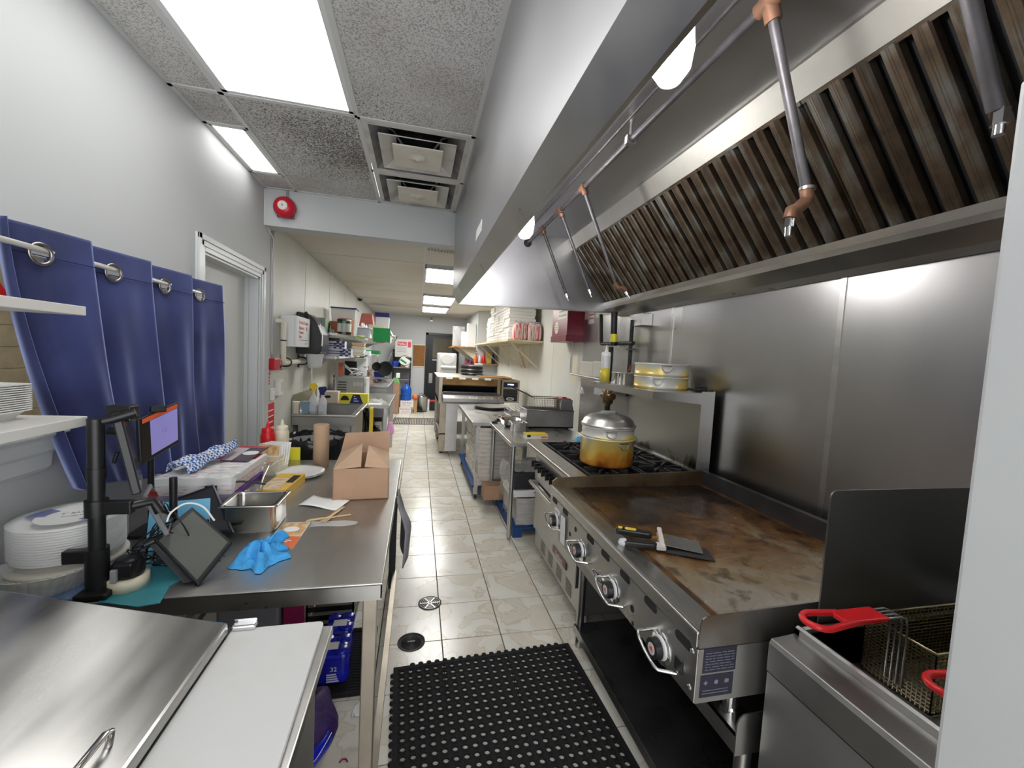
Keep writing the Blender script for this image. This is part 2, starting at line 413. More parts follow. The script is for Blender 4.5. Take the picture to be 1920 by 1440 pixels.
# ------------------------------------------------------------------ walls
XL, XR, ZC, YB = -1.17, 1.775, 2.742, 3.53
ZB, ZR, YE = 2.465, 2.58, 11.9
wl = MB()
OY0, OY1, OZ0, OZ1 = 1.30, 2.40, 1.27, 1.80          # serving opening
DY0, DY1, DZ = 2.63, 3.45, 2.06                       # door opening
a, b = XL-.13, XL
wl.box(a, b, -1.6, OY0, 0, ZC); wl.box(a, b, OY0, OY1, 0, OZ0); wl.box(a, b, OY0, OY1, OZ1, ZC)
wl.box(a, b, OY1, DY0, 0, ZC); wl.box(a, b, DY0, DY1, DZ, ZC); wl.box(a, b, DY1, YB+.15, 0, ZC)
struct('wall_left', wl, WALLW)
w2 = MB().box(-1.33, -1.2, YB+.15, YE+.1, 0, ZR+.1); wlr = struct('wall_left_rear', w2, WALLREAR)
for y in (4.85, 6.07, 7.29, 8.5):
    build('joint_strip', MB().box(-1.2, -1.197, y-.012, y+.012, .1, ZR), WALLREAR, wlr)
struct('wall_back', MB().box(-1.33, 1.9, YE, YE+.12, 0, ZR+.1), WALLW)
wr = MB().box(XR, XR+.12, -1.6, 9.42, 0, ZC); wrt = struct('wall_right', wr, WALLWARM)
for y in (5.35, 6.57, 7.8):
    build('joint_strip', MB().box(XR-.003, XR, y-.012, y+.012, .05, ZR), WALLWARM, wrt)
struct('wall_right_rear', MB().box(1.3, XR, 9.42, YE, 0, ZR+.1), WALLW)
struct('wall_right_front', MB().box(.772, XR, .285, .42, 0, 1.975), WALLW, bev=.006)
bm = struct('beam', MB().box(-1.2, XR, YB, YB+.15, ZB, ZC), WALLW)
# lower strip on the left wall below the sill and base boards
struct('baseboard_left', MB().box(XL, XL+.012, -1.6, DY0-.09, 0, .1), WALLW)

# stainless lining of the right wall behind the cooking line
for y0, y1 in ((.425, 1.441), (1.443, 2.663), (2.665, 4.30)):
    p = build('steel_panel', MB().box(XR-.004, XR, y0+.001, y1-.001, .3, 2.02), STEEL_SPLASH, wrt)
    build('seam_strip', MB().box(XR-.009, XR-.004, y0-.012, y0+.012, .3, 2.0), STEEL_X, wrt)

# door in the left wall
d1 = struct('door_1', MB().box(XL-.125, XL-.085, DY0, DY1, .01, DZ), mk('door_paint', (.66, .67, .65), .45))
cs = MB()
for y0, y1, z0, z1 in ((DY0-.085, DY0, 0, DZ+.085), (DY1, DY1+.075, 0, DZ+.085), (DY0, DY1, DZ, DZ+.085)):
    cs.box(XL, XL+.012, y0, y1, z0, z1)
    if y1-y0 < .2:
        e = 1 if y0 < 3 else -1; yo = y0 if e > 0 else y1
        cs.box(XL+.012, XL+.022, yo, yo+e*.03, z0, z1); cs.box(XL+.012, XL+.017, yo+e*.03, yo+e*.06, z0, z1)
    else:
        cs.box(XL+.012, XL+.022, y0-.085, y1+.075, z1-.03, z1); cs.box(XL+.012, XL+.017, y0-.05, y1+.05, z1-.06, z1-.03)
struct('trim_1', cs, TRIMW, bev=.003)
struct('trim_2', MB().box(XL-.085, XL, DY0, DY0+.012, 0, DZ).box(XL-.085, XL, DY1-.012, DY1, 0, DZ).box(XL-.085, XL, DY0, DY1, DZ-.012, DZ)
       .box(XL-.085, XL-.06, DY0, DY0+.03, 0, DZ).box(XL-.085, XL-.06, DY1-.03, DY1, 0, DZ), TRIMW)
# serving opening: frame, moulded sill, header trim
sl = MB().prism([(XL-.10, 1.285), (XL+.10, 1.285), (XL+.10, 1.262), (XL+.075, 1.245), (XL+.065, 1.205), (XL+.04, 1.19), (XL+.034, 1.145), (XL+.018, 1.13), (XL+.001, 1.125), (XL+.001, 1.272), (XL-.10, 1.272)], -1.6, 1.60, 'y')
struct('trim_3', sl, TRIMW, bev=.003)
hd = MB().prism([(XL, 1.80), (XL+.02, 1.80), (XL+.02, 1.83), (XL+.035, 1.845), (XL+.035, 1.87), (XL+.018, 1.885), (XL, 1.89)], -1.6, OY1+.05, 'y')
hd.box(XL, XL+.02, OY1, OY1+.05, 1.28, 1.80)
struct('trim_4', hd, TRIMW, bev=.002)
# the dining room seen through the opening
dw = MB().box(-3.4, -3.3, -1.6, 6.2, 0, 2.9); wall_d = struct('wall_dining', dw, mk('dining_wall_beige', (.50, .45, .32), .6))
TANT = mk('tan_wall_tile', (.47, .39, .26), .4, var=.12, vs=9)
tt = None
for k in range(16):
    for r in range(6):
        if tt is None: tt = build('wall_tile', MB().box(-3.3, -3.292, 2.0, 2.236, .72, .895), TANT, wall_d, bev=.002)
        else:
            q = tt.copy(); COL.objects.link(q); q.location = (0, k*.24, r*.18)
struct('wall_dining_end', MB().box(-3.4, -1.3, 6.2, 6.3, 0, 2.9), bpy.data.materials['dining_wall_beige'])
struct('ceiling_dining', MB().box(-3.4, -1.3, 1.5, 6.3, 2.9, 3.0), WHITE)
build_dl = None
# red ring sign on the dining-room wall
rs = thing('ring_sign', 'red ring shaped wall sign seen through the serving opening left of the blue curtain', 'sign', (-3.295, 3.3, 1.75))
pt = atx(42, 508, -3.285); build('ring', MB().tube([(-3.285, pt.y+.27*math.cos(t*.1309), pt.z+.27*math.sin(t*.1309)) for t in range(48)], .026, 8, True), RED, rs); build('backing', MB().cyl((-3.30, pt.y, pt.z), (-3.295, pt.y, pt.z), .26, n=32), bpy.data.materials['dining_wall_beige'], rs)

# ------------------------------------------------------------------ ceiling (front bay)
cl = struct('ceiling', MB().box(-1.3, XR+.1, -1.6, YB+.15, ZC+.35, ZC+.4), WALLW)
def ctile(x0, x1, y0, y1, mat=CEIL, z=ZC): build('ceiling_tile', MB().box(x0+.004, x1-.004, y0+.004, y1-.004, z, z+.015), mat, cl)
GX = (-.952, -.345, .272)
ctile(XL, GX[0], 1.08, 2.30); ctile(XL, GX[0], 2.30, 2.62); ctile(XL, GX[0], 3.25, YB)
ctile(GX[0], GX[1], 2.30, YB); ctile(GX[1], GX[2], 1.08, 2.30)
for y in (-1.36, -.14):
    ctile(XL, GX[0], y, y+1.22); ctile(GX[0], GX[1], y, y+1.22); ctile(GX[1], GX[2], y, y+1.22)
for y in (-1.36, -.14, 1.08, 2.30): ctile(GX[2], .88, y, y+1.22); ctile(.88, 1.49, y, y+1.22); ctile(1.49, XR, y, y+1.22)
g = 0
def tbar(x0, x1, y0, y1, z=ZC, p=None):
    build('grid_bar', MB().box(x0, x1, y0, y1, z-.005, z+.0), TBAR, p or cl)
for x in GX: tbar(x-.012, x+.012, -1.6, YB)
tbar(.236, .262, -1.6, YB)
tbar(XL, XL+.02, -1.6, YB); tbar(XL, XR, YB-.02, YB)
for x0, x1, ys in ((XL, GX[0], (-.14, 1.08, 2.30, 2.62, 3.245)), (GX[0], GX[1], (-.14, 1.08, 2.30)), (GX[1], GX[2], (-.14, 1.08, 2.31, 2.935))):
    for y in ys: tbar(x0, x1, y-.012, y+.012)

def panel_light(x0, x1, y0, y1, z, label, lit=None):
    t = thing('ceiling_light', label, 'light', ((x0+x1)/2, (y0+y1)/2, z), 'recessed ceiling light panels')
    build('diffuser', MB().box(x0+.02, x1-.02, y0+.02, y1-.02, z+.004, z+.010), lit or LIGHTPANEL, t)
    build('frame', MB().box(x0, x0+.022, y0, y1, z, z+.012).box(x1-.022, x1, y0, y1, z, z+.012).box(x0, x1, y0, y0+.022, z, z+.012).box(x0, x1, y1-.022, y1, z, z+.012), FIXTUREW, t)
    build('housing', MB().box(x0+.01, x1-.01, y0+.01, y1-.01, z+.012, z+.08), FIXTUREW, t)
panel_light(GX[0]+.012, GX[1]-.012, 1.09, 2.29, ZC-.002, 'large bright rectangular ceiling light panel over the work table')
panel_light(XL+.01, GX[0]-.012, 2.63, 3.24, ZC-.002, 'narrow bright ceiling light panel tight against the left wall')

panel_light(-2.6, -2.0, 2.4, 3.6, 2.89, 'added unseen ceiling light panel brightening the dining room behind the serving opening')  # added lamp out of view, put in to brighten the dark dining room

# square diffuser vents
def vent(x0, x1, y0, y1, label):
    cx, cy = (x0+x1)/2, (y0+y1)/2
    t = thing('ceiling_vent', label, 'vent', (cx, cy, ZC), 'square ceiling diffusers')
    DUSTY = mk('dusty_white', (.60, .58, .54), .6, col2=(.24, .23, .23), vs=5, lo=.5, hi=.8)
    VENTW = mk('vent_face', (.68, .64, .55), .55, var=.05, vs=7)
    m = MB()
    for a, b_, c_, d_ in ((x0, x0+.03, y0, y1), (x1-.03, x1, y0, y1), (x0+.03, x1-.03, y0, y0+.03), (x0+.03, x1-.03, y1-.03, y1)): m.box(a, b_, c_, d_, ZC-.003, ZC+.004)
    build('flange', m, DUSTY, t)
    # dusty throat, with the shade of the recess painted in as darker colour
    h = (x1-x0)/2-.03; hy = (y1-y0)/2-.03
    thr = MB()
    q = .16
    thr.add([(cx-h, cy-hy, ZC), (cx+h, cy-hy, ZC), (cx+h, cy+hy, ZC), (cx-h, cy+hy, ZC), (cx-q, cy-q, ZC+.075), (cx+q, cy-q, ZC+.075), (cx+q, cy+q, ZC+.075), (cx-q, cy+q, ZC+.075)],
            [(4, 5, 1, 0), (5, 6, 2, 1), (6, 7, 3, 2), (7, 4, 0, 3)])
    build('throat', thr, mk('dusty_shaded_throat', (.26, .25, .25), .7, col2=(.10, .10, .105), vs=6), t)
    build('neck', MB().box(cx-q-.01, cx+q+.01, cy-q-.01, cy+q+.01, ZC+.19, ZC+.2).box(cx-q-.01, cx-q, cy-q-.01, cy+q+.01, ZC+.07, ZC+.19).box(cx+q, cx+q+.01, cy-q-.01, cy+q+.01, ZC+.07, ZC+.19).box(cx-q, cx+q, cy-q-.01, cy-q, ZC+.07, ZC+.19).box(cx-q, cx+q, cy+q, cy+q+.01, ZC+.07, ZC+.19), DARKMETAL, t)
    m = MB()
    k = .212
    for ro, ri, za, zb in ((k, k-.09, -.014, .03),):
        o = [(-ro, -ro), (ro, -ro), (ro, ro), (-ro, ro)]; i_ = [(-ri, -ri), (ri, -ri), (ri, ri), (-ri, ri)]
        vs = [(cx+p[0], cy+p[1], ZC+za) for p in o]+[(cx+p[0], cy+p[1], ZC+zb) for p in i_]+[(cx+p[0], cy+p[1], ZC+za+.006) for p in o]+[(cx+p[0], cy+p[1], ZC+zb+.006) for p in i_]
        fs = []
        for q in range(4):
            n_ = (q+1) % 4; fs += [(q, 4+q, 4+n_, n_), (8+q, 8+n_, 12+n_, 12+q), (q, n_, 8+n_, 8+q), (4+q, 12+q, 12+n_, 4+n_)]
        m.add(vs, fs)
    build('outer_cone', m, DUSTY, t, bev=.002)
    p = build('face_plate', MB().box(cx-.142, cx+.142, cy-.142, cy+.142, ZC-.024, ZC-.016), VENTW, t, bev=.006)
    build('knob', MB().lathe([(.0, -.036), (.014, -.035), (.016, -.030), (.05, -.026), (.06, -.024)], (cx, cy, ZC), 20), VENTW, t)
    for a in (45, 135, 225, 315):
        br = MB()
        ca, sa = math.cos(math.radians(a)), math.sin(math.radians(a))
        br.tube([(cx+.1*ca, cy+.1*sa, ZC-.012), (cx+.19*ca, cy+.19*sa, ZC+.05), (cx+.26*ca, cy+.26*sa, ZC+.05)], .006, 6)
        build('bracket', br, STEEL_D, t)
vent(GX[1]+.014, GX[2]-.03, 2.325, 2.925, 'dusty square ceiling diffuser beside the large light panel')
vent(GX[1]+.014, GX[2]-.03, 2.95, 3.52, 'dusty square ceiling diffuser against the white beam')

# ------------------------------------------------------------------ rear ceiling
cr = struct('ceiling_rear', MB().box(-1.3, XR+.1, YB+.15, YE+.1, ZR+.2, ZR+.25), WALLW)
LY = ((5.12, 6.36), (7.60, 8.84), (9.40, 10.62))
ys = [3.68]
y = 4.29
while y < YE: ys.append(y); y += .61
ys.append(YE)
RX_ = (-1.2, .03, .65, XR)
for j in range(len(ys)-1):
    for i in range(3):
        if i == 1 and (j == 0): continue
        yc = (ys[j]+ys[j+1])/2
        if i == 1 and any(l0 < yc < l1 for l0, l1 in LY): continue
        o = build('ceiling_tile', MB().box(RX_[i]+.004, RX_[i+1]-.004, ys[j]+.005, ys[j+1]-.005, ZR+random.uniform(-.004, .004), ZR+.014), CEILREAR, cr)
for x in RX_[1:3]: tbar(x-.012, x+.012, 3.68, YE, ZR-.003, cr)
for l0, l1 in LY: pass
for n_, (l0, l1) in enumerate(LY):
    panel_light(RX_[1]+.012, RX_[2]-.012, l0, l1, ZR-.006, ('rear kitchen ceiling light panel, the one closest to the hood', 'rear kitchen ceiling light panel, the middle one of three', 'rear kitchen ceiling light panel, the one closest to the black door')[n_], LIGHTPANEL_R)
t = thing('return_grille', 'cream slotted return air grille in the rear ceiling next to the beam', 'vent', (.34, 3.98, ZR))
m = MB()
for k in range(20): m.box(.045+k*.03, .055+k*.03, 3.70, 4.27, ZR-.004, ZR+.012)
build('slats', m, CEILREAR, t); build('frame', MB().box(.03, .65, 3.69, 3.71, ZR-.005, ZR+.012).box(.03, .65, 4.26, 4.28, ZR-.005, ZR+.012).box(.03, .65, 3.7, 4.27, ZR+.03, ZR+.035), TBAR, t)
t = thing('ceiling_camera', 'small black dome camera on the rear wall ceiling joint above the shelves', 'camera', (-1.17, 8.2, 2.5))
pp = atx(672, 560, -1.19)
build('dome', MB().lathe([(.0, -.05), (.03, -.04), (.045, -.015), (.045, 0)], (pp.x+.03, pp.y, pp.z), 16), BLACKGLOSS, t)
build('mount', MB().box(-1.2, pp.x+.05, pp.y-.02, pp.y+.02, pp.z, pp.z+.03), WHITE, t)
t2 = at(809, 600, YE); 
t = thing('wall_camera', 'small black round camera high on the back wall', 'camera', (t2.x, YE, t2.z))
build('body', MB().cyl((t2.x, YE, t2.z), (t2.x, YE-.06, t2.z), .04, n=16), BLACKGLOSS, t)
build('bracket', MB().box(t2.x-.05, t2.x+.05, YE-.01, YE, t2.z-.05, t2.z+.05), WHITE, t)

# back door
DX0, DX1, DZ2 = .19, 1.05, 2.13
bd = struct('door_2', MB().box(DX0+.07, DX1, YE-.02, YE, .01, DZ2-.07), mk('back_door_dark', (.010, .010, .014), .4))
build('door_frame', MB().box(DX0, DX0+.07, YE-.05, YE, 0, DZ2).box(DX0, DX1+.07, YE-.05, YE, DZ2-.07, DZ2).box(DX1, DX1+.07, YE-.05, YE, 0, DZ2), mk('door_frame_navy', (.007, .008, .013), .35), bd, bev=.004)
build('window_pane', MB().box(DX0+.2, DX1-.12, YE-.024, YE-.02, 1.42, 1.98), mk('door_glass', (.10, .09, .06), .1), bd)
build('notice', MB().box(DX0+.2, DX0+.34, YE-.026, YE-.02, 1.36, 1.39), LGREY, bd)
build('lock_plate', MB().box(DX0+.12, DX0+.22, YE-.028, YE-.02, .72, 1.0), STEEL_D, bd)

# ================================================================== exhaust hood
HX, HY0, HY1 = .255, .16, 3.47
hood = thing('exhaust_hood', 'long stainless steel exhaust hood over the range and griddle', 'hood', (HX, 2, 2.0))
build('front_panel', MB().box(HX, HX+.004, HY0, HY1, 2.055, ZC+.02), HOODSTEEL, hood)
lip = MB().prism([(HX, 2.055), (HX+.05, 1.985), (HX+.06, 1.985), (HX+.06, 1.995), (HX+.006, 2.066)], HY0, HY1, 'y')
build('front_lip', lip, STEEL, hood)
build('inner_slope', MB().prism([(HX+.055, 1.99), (.68, 2.615), (.68, 2.622), (HX+.05, 1.995)], HY0, HY1-.004, 'y'), HOODSTEEL, hood)
build('inner_top', MB().box(.68, 1.22, HY0, HY1-.004, 2.615, 2.622), HOODSTEEL, hood)
endp = MB().prism([(HX, 2.055), (HX+.05, 1.985), (XR-.01, 2.02), (XR-.01, ZC), (HX, ZC)], HY1-.004, HY1, 'y')
build('end_panel', endp, HOODSTEEL, hood)
build('end_panel', MB().prism([(HX, 2.055), (HX+.05, 1.985), (XR-.01, 2.02), (XR-.01, ZC), (HX, ZC)], HY0-.004, HY0, 'y'), HOODSTEEL, hood)
build('end_lip', MB().prism([(HX+.05, 1.98), (XR-.06, 2.012), (XR-.06, 2.022), (HX+.05, 1.99)], HY1-.03, HY1, 'y'), STEEL, hood)
# filter bank
FA, FB = Vector((1.27, 0, 2.525)), Vector((1.63, 0, 2.075))
SL = (FB-FA); SLN = SL.length
FM = FR(FA, (0, 1, 0), SL)        # u along Y, v down the slope, w out of the bank
build('filter_header', MB().prism([(1.22, 2.615), (1.215, 2.60), (1.265, 2.515), (1.30, 2.535), (1.24, 2.62)], HY0, HY1-.004, 'y'), mk('header_steel', (.42, .41, .37), .5, 1, var=.08, vs=5), hood)
build('drip_rail', MB().prism([(1.605, 2.072), (1.62, 2.045), (1.70, 2.00), (XR-.01, 1.985), (XR-.01, 2.06), (1.66, 2.10)], HY0, HY1-.004, 'y'), STEEL, hood)
build('drip_channel', MB().prism([(1.595, 2.095), (1.605, 2.065), (1.66, 2.085), (1.65, 2.10)], HY0, HY1-.004, 'y'), STEEL_GREASY, hood)
build('bank_back', MB().box(HY0, HY1-.004, 0, SLN, -.05, -.045).T(FM), BLACKM, hood)
def filtmat():
    m, nt, b = node_mat('greasy_baffle', .42, .75)
    n1 = noise(nt, wpos(nt), 7, 5, .6); r = ramp(nt, [(.30, (.055, .036, .022)), (.48, (.11, .078, .050)), (.60, (.15, .138, .112)), (.75, (.24, .235, .21))]); nt.links.new(n1.outputs['Fac'], r.inputs[0])
    n2 = noise(nt, wpos(nt), 60, 3); nt.links.new(mix(nt, .25, r.outputs[0], n2.outputs['Color'], 'MULTIPLY'), b.inputs['Base Color'])
    mr = _n(nt, 'ShaderNodeMapRange'); mr.inputs['To Min'].default_value = .3; mr.inputs['To Max'].default_value = .6; nt.links.new(n2.outputs['Fac'], mr.inputs['Value']); nt.links.new(mr.outputs[0], b.inputs['Roughness'])
    return m
BAF = filtmat()
NF = 6; FW = (HY1-.01-HY0)/NF
bafs = None
for k in range(NF):
    y0 = HY0+k*FW
    f = build('filter', MB().box(y0+.003, y0+FW-.003, 0, .02, -.035, .006).box(y0+.003, y0+FW-.003, SLN-.02, SLN, -.035, .006)
              .box(y0+.002, y0+.008, .02, SLN-.02, -.035, -.012).box(y0+FW-.008, y0+FW-.002, .02, SLN-.02, -.035, -.012).T(FM), BAF, hood)
    for q in range(7):
        c = y0+FW*(q+.5)/7
        if bafs is None:
            hw = .0225; pr_ = [(-hw, -.025), (-hw, .002), (-hw*.8, .010), (-hw*.3, .0135), (-hw*.22, .0122), (-hw*.1, .0122), (0, .0138), (hw*.1, .0122), (hw*.22, .0122), (hw*.3, .0135), (hw*.8, .010), (hw, .002), (hw, -.025)]
            mbb = MB().prism([(c+p[0], p[1]) for p in pr_], .014, SLN-.014, 'y').T(FM); bafs = build('baffle', mbb, BAF, f); cb = c
        else:
            o = bafs.copy(); COL.objects.link(o); o.parent = f; o.location = (0, c-cb, 0)
# bulbs in glass jars
for yb, nm in ((2.25, 'glowing jar light inside the hood, nearer to the white beam'), (.905, 'glowing jar light inside the hood, nearer to the fryer')):
    cx, cz = .545, 2.305
    t = thing('hood_light', nm, 'light', (cx, yb, cz-.09), 'jar lights inside the hood')
    build('mount', MB().cyl((cx-.01, yb, cz+.085), (cx-.01, yb, cz+.16), .032, n=16), STEEL_D, t)
    build('jar', MB().lathe([(.0, -.085), (.025, -.08), (.045, -.05), (.05, -.01), (.045, .04), (.034, .085)], (cx, yb, cz), 20), clear('jar_glass', (.9, .93, 1), .05, .18), t)
    build('bulb', MB().lathe([(.0, -.045), (.02, -.038), (.031, -.012), (.028, .015), (.016, .04), (.014, .08)], (cx, yb, cz), 16), mk('bulb_glow', (1, .98, .96), .4, emis=BULB_W), t)
# suppression pipe with drops
PX, PZ = .868, 2.54
pip = thing('suppression_pipe', 'dark steel pipe with drop nozzles running along inside the hood', 'pipe', (PX, 2, PZ))
build('main_pipe', MB().cyl((PX, HY0, PZ), (PX, HY1-.004, PZ), .0135, n=14), PIPEGREY, pip)
build('flange', MB().lathe([(.014, -.0), (.034, 0), (.034, .006), (.02, .012), (.014, .02)], (0, 0, 0), 18).T(TR(PX, HY1-.004, PZ) @ RX(90)), PIPEGREY, pip)
build('conduit', MB().cyl((PX-.045, HY0, PZ+.05), (PX-.045, HY1-.3, PZ+.05), .005, n=8), PIPEGREY, pip)
hg = MB().tube([(PX, 1.72, PZ+.075), (PX, 1.72, PZ+.016)], .006, 6).box(PX-.022, PX+.022, 1.708, 1.732, PZ-.018, PZ+.018)
build('hanger', hg, STEEL_D, pip)
for n_, (yj, ex, ey, ez) in enumerate(((3.04, 1.085, 3.04, 2.075), (2.64, 1.10, 2.635, 2.05), (2.25, 1.10, 2.235, 2.02))):
    q = Vector((PX, yj, PZ)); e = Vector((ex, ey, ez)); d = (e-q).normalized()
    b_ = build('drop_pipe', MB().cyl(q, e, .0105, n=12), PIPEGREY, pip)
    build('tee', MB().cyl((PX, yj-.03, PZ), (PX, yj+.03, PZ), .0205, n=12).cyl(q, q+d*.04, .019, n=12), COPPER, b_)
    if n_ == 2: build('elbow', MB().tube([e-d*.01, e+d*.02, e+Vector((.035, -.005, -.015)), e+Vector((.06, -.01, -.03))], .017, 10), COPPER, b_); e = e+Vector((.05, -.01, -.03)); d = Vector((.6, -.1, -.75)).normalized()
    build('nozzle', MB().cyl(e-d*.005, e+d*.03, .010, n=6, sm=False).cyl(e+d*.03, e+d*.055, .007, n=10), CHROME, b_)
q = Vector((PX, .985, PZ)); e = Vector((1.045, .985, 2.075))
b_ = build('drop_pipe', MB().cyl(q, e, .0135, n=14), PIPEGREY, pip)
build('tee', MB().cyl((PX, .95, PZ), (PX, 1.02, PZ), .022, n=12).cyl(q, q+(e-q).normalized()*.05, .021, n=12), COPPER, b_)
el = at(1483, 398, .99)
build('elbow', MB().tube([e+Vector((-.003, 0, .008)), e+Vector((.004, 0, -.018)), e+Vector((-.006, 0, -.03)), Vector((el.x+.02, el.y, el.z+.012)), Vector((el.x+.002, el.y, el.z+.004)), Vector((el.x-.002, el.y, el.z-.018))], .0175, 12), COPPER, b_)
build('collar', MB().cyl((e.x, e.y, e.z+.004), (e.x, e.y, e.z+.012), .021, n=14), STEEL_D, b_)
nz = Vector((el.x-.002, el.y, el.z-.016))
build('nozzle', MB().cyl(nz, nz-Vector((0, 0, .025)), .013, n=6, sm=False).cyl(nz-Vector((0, 0, .025)), nz-Vector((0, 0, .05)), .010, n=12), CHROME, b_)
q = Vector((PX, .63, PZ)); e = at(1868, 205, .63)
b_ = build('drop_pipe', MB().cyl(q, e, .0145, n=14), PIPEGREY, pip)
build('tee', MB().cyl((PX, .6, PZ), (PX, .66, PZ), .022, n=12), COPPER, b_)
nz = at(1876, 215, .625)
build('nozzle', MB().cyl(nz+Vector((0, 0, .01)), nz-Vector((0, 0, .02)), .014, n=6, sm=False).cyl(nz-Vector((0, 0, .02)), nz-Vector((0, 0, .04)), .010, n=12), CHROME, b_)
# sticker on the hood front
pt = atx(898, 435, HX)
solo('hood_sticker', 'small white paper label stuck on the outer face of the hood', 'label', MB().box(HX-.002, HX, pt.y-.09, pt.y+.09, pt.z-.02, pt.z+.03), PAPERW)

# ================================================================== range
RY0, RY1, RF, RT = 2.13, 3.07, .96, .92
rg = thing('gas_range', 'stainless gas range with oven and black burner grates under the aluminium pot', 'stove', (1.33, 2.6, 0))
build('body', MB().box(RF+.012, 1.70, RY0, RY1, .10, RT-.03), STEEL_D, rg)
build('side_panel', MB().box(RF, 1.70, RY1, RY1+.004, .1, RT-.02), STEEL, rg)
for x in (1.02, 1.64):
    for y in (RY0+.05, RY1-.05): build('leg', MB().cyl((x, y, 0), (x, y, .1), .02, n=12), STEEL_D, rg)
kk = build('kick_panel', MB().box(RF, RF+.012, RY0+.004, RY1, .10, .238), STEEL, rg)
v = MB()
for c in (2.32, 2.50, 2.68, 2.86):
    for r_ in range(7): v.box(RF-.001, RF+.001, c-.05, c+.05, .125+r_*.0145, .130+r_*.0145)
build('vent_slots', v, BLACKM, kk)['kind'] = 'stuff'
od = build('oven_door', MB().box(RF-.028, RF, RY0+.03, RY1-.02, .248, .602), STEEL, rg, bev=.006)
hb = MB().tube([(RF-.028, RY1-.06, .617), (RF-.075, RY1-.06, .617)], .011, 8).tube([(RF-.028, RY0+.06, .617), (RF-.075, RY0+.06, .617)], .011, 8)
build('handle_bracket', MB().box(RF-.08, RF-.02, RY1-.07, RY1-.04, .60, .63), STEEL_D, od)
build('handle_bracket', MB().box(RF-.08, RF-.02, RY0+.04, RY0+.07, .60, .63), STEEL_D, od)
build('handle', MB().cyl((RF-.075, RY0+.03, .617), (RF-.075, RY1-.03, .617), .0135, n=14), CHROME, od)
bd_ = build('badge', MB().box(RF-.034, RF-.027, 2.30, 2.56, .285, .33), mk('badge_dark', (.05, .04, .045), .3), od, bev=.002)
build('badge_face', MB().box(RF-.0355, RF-.034, 2.31, 2.55, .29, .325), mk('badge_red', (.22, .03, .03), .3), od)
txt('Garland', .042, FR((RF-.036, 2.43, .307), (0, -1, 0), (0, 0, 1)), LGREY, od)
cp = build('control_panel', MB().box(RF-.03, RF, RY0+.01, RY1, .63, .872), STEEL, rg)
build('rating_plate', MB().box(RF-.032, RF-.030, 2.93, 3.0, .665, .72), CREAM, cp)
kn = None
for y in (3.01, 2.93, 2.84, 2.75, 2.66, 2.57, 2.3):
    if kn is None:
        m = MB().cyl((RF-.03, y, .762), (RF-.045, y, .762), .02, n=14).cyl((RF-.045, y, .762), (RF-.075, y, .762), .026, .023, n=14).box(RF-.082, RF-.07, y-.005, y+.005, .738, .786)
        kn = build('knob', m, BLACK, rg); ky = y
    else:
        o = kn.copy(); COL.objects.link(o); o.location = Vector(kn.location)+Vector((0, y-ky, 0))
build('front_ledge', MB().prism([(.848, .905), (.852, .918), (.862, RT), (.962, RT), (.962, .865), (.935, .86), (.935, .885), (.848, .885)], RY0, RY1, 'y'), STEEL_X, rg, bev=.003)
build('burner_box', MB().box(.962, 1.70, RY0, RY1, RT-.05, RT-.022), BLACKM, rg)
build('side_rail', MB().box(.962, 1.70, RY0, RY0+.008, RT-.05, RT).box(.962, 1.70, RY1-.008, RY1, RT-.05, RT), STEEL_GREASY, rg)
gr0 = None
gw, gd = (1.695-.97)/2, (RY1-RY0-.03)/3
for i in range(2):
    for j in range(3):
        x = .97+i*gw; y = RY0+.015+j*gd; cx, cy = x+gw/2, y+gd/2
        if gr0 is None:
            m = MB(); z0, z1 = RT-.018, RT+.004
            for a_ in ((x+.006, x+gw-.006, y+.006, y+.02), (x+.006, x+gw-.006, y+gd-.02, y+gd-.006), (x+.006, x+.02, y+.02, y+gd-.02), (x+gw-.02, x+gw-.006, y+.02, y+gd-.02)): m.box(*a_, z0, z1)
            for a_ in range(0, 360, 45):
                ln = .10 if a_ % 90 else .12
                s_ = MB().box(.04, ln+.03, -.007, .007, -.02, .014).T(TR(cx, cy, RT) @ RZ(a_)); m.add(s_.v, s_.f)
            gr0 = build('burner_grate', m, BLACKMETAL, rg, bev=.003); gp = (x, y)
            br = build('burner', MB().lathe([(.0, .0), (.05, .0), (.05, -.012), (.03, -.016), (.03, -.03)][::-1], (cx, cy, RT-.012), 20), BLACKMETAL, rg)
        else:
            for s_ in (gr0, br):
                o = s_.copy(); COL.objects.link(o); o.location = Vector(s_.location)+Vector((x-gp[0], y-gp[1], 0))
# riser and shelf
def soot():
    m, nt, b = node_mat('riser_steel', .38, .9)
    n1 = noise(nt, wpos(nt), 5, 6, .5, .65); n2 = noise(nt, wpos(nt), 2, 3)
    sp = _n(nt, 'ShaderNodeSeparateXYZ'); nt.links.new(wpos(nt), sp.inputs[0])
    h = math_(nt, 'MULTIPLY', math_(nt, 'SUBTRACT', sp.outputs[2], .93), 2.6)
    s = math_(nt, 'SUBTRACT', math_(nt, 'MULTIPLY', n1.outputs['Fac'], 1.15), h)
    r = ramp(nt, [(.42, (.52, .515, .48)), (.55, (.22, .19, .14)), (.66, (.035, .03, .025))]); nt.links.new(s, r.inputs[0])
    nt.links.new(r.outputs[0], b.inputs['Base Color']); return m
build('riser_panel', MB().box(1.70, 1.706, RY0, RY1, RT-.02, 1.40), soot(), rg)
build('riser_post', MB().box(1.645, 1.735, RY0-.004, RY0, RT-.06, 1.425).box(1.706, 1.735, RY0, RY1, RT-.06, 1.40), STEEL, rg)
build('riser_back_rail', MB().box(1.688, 1.70, RY0, RY1, RT, RT+.008), CHROME, rg)
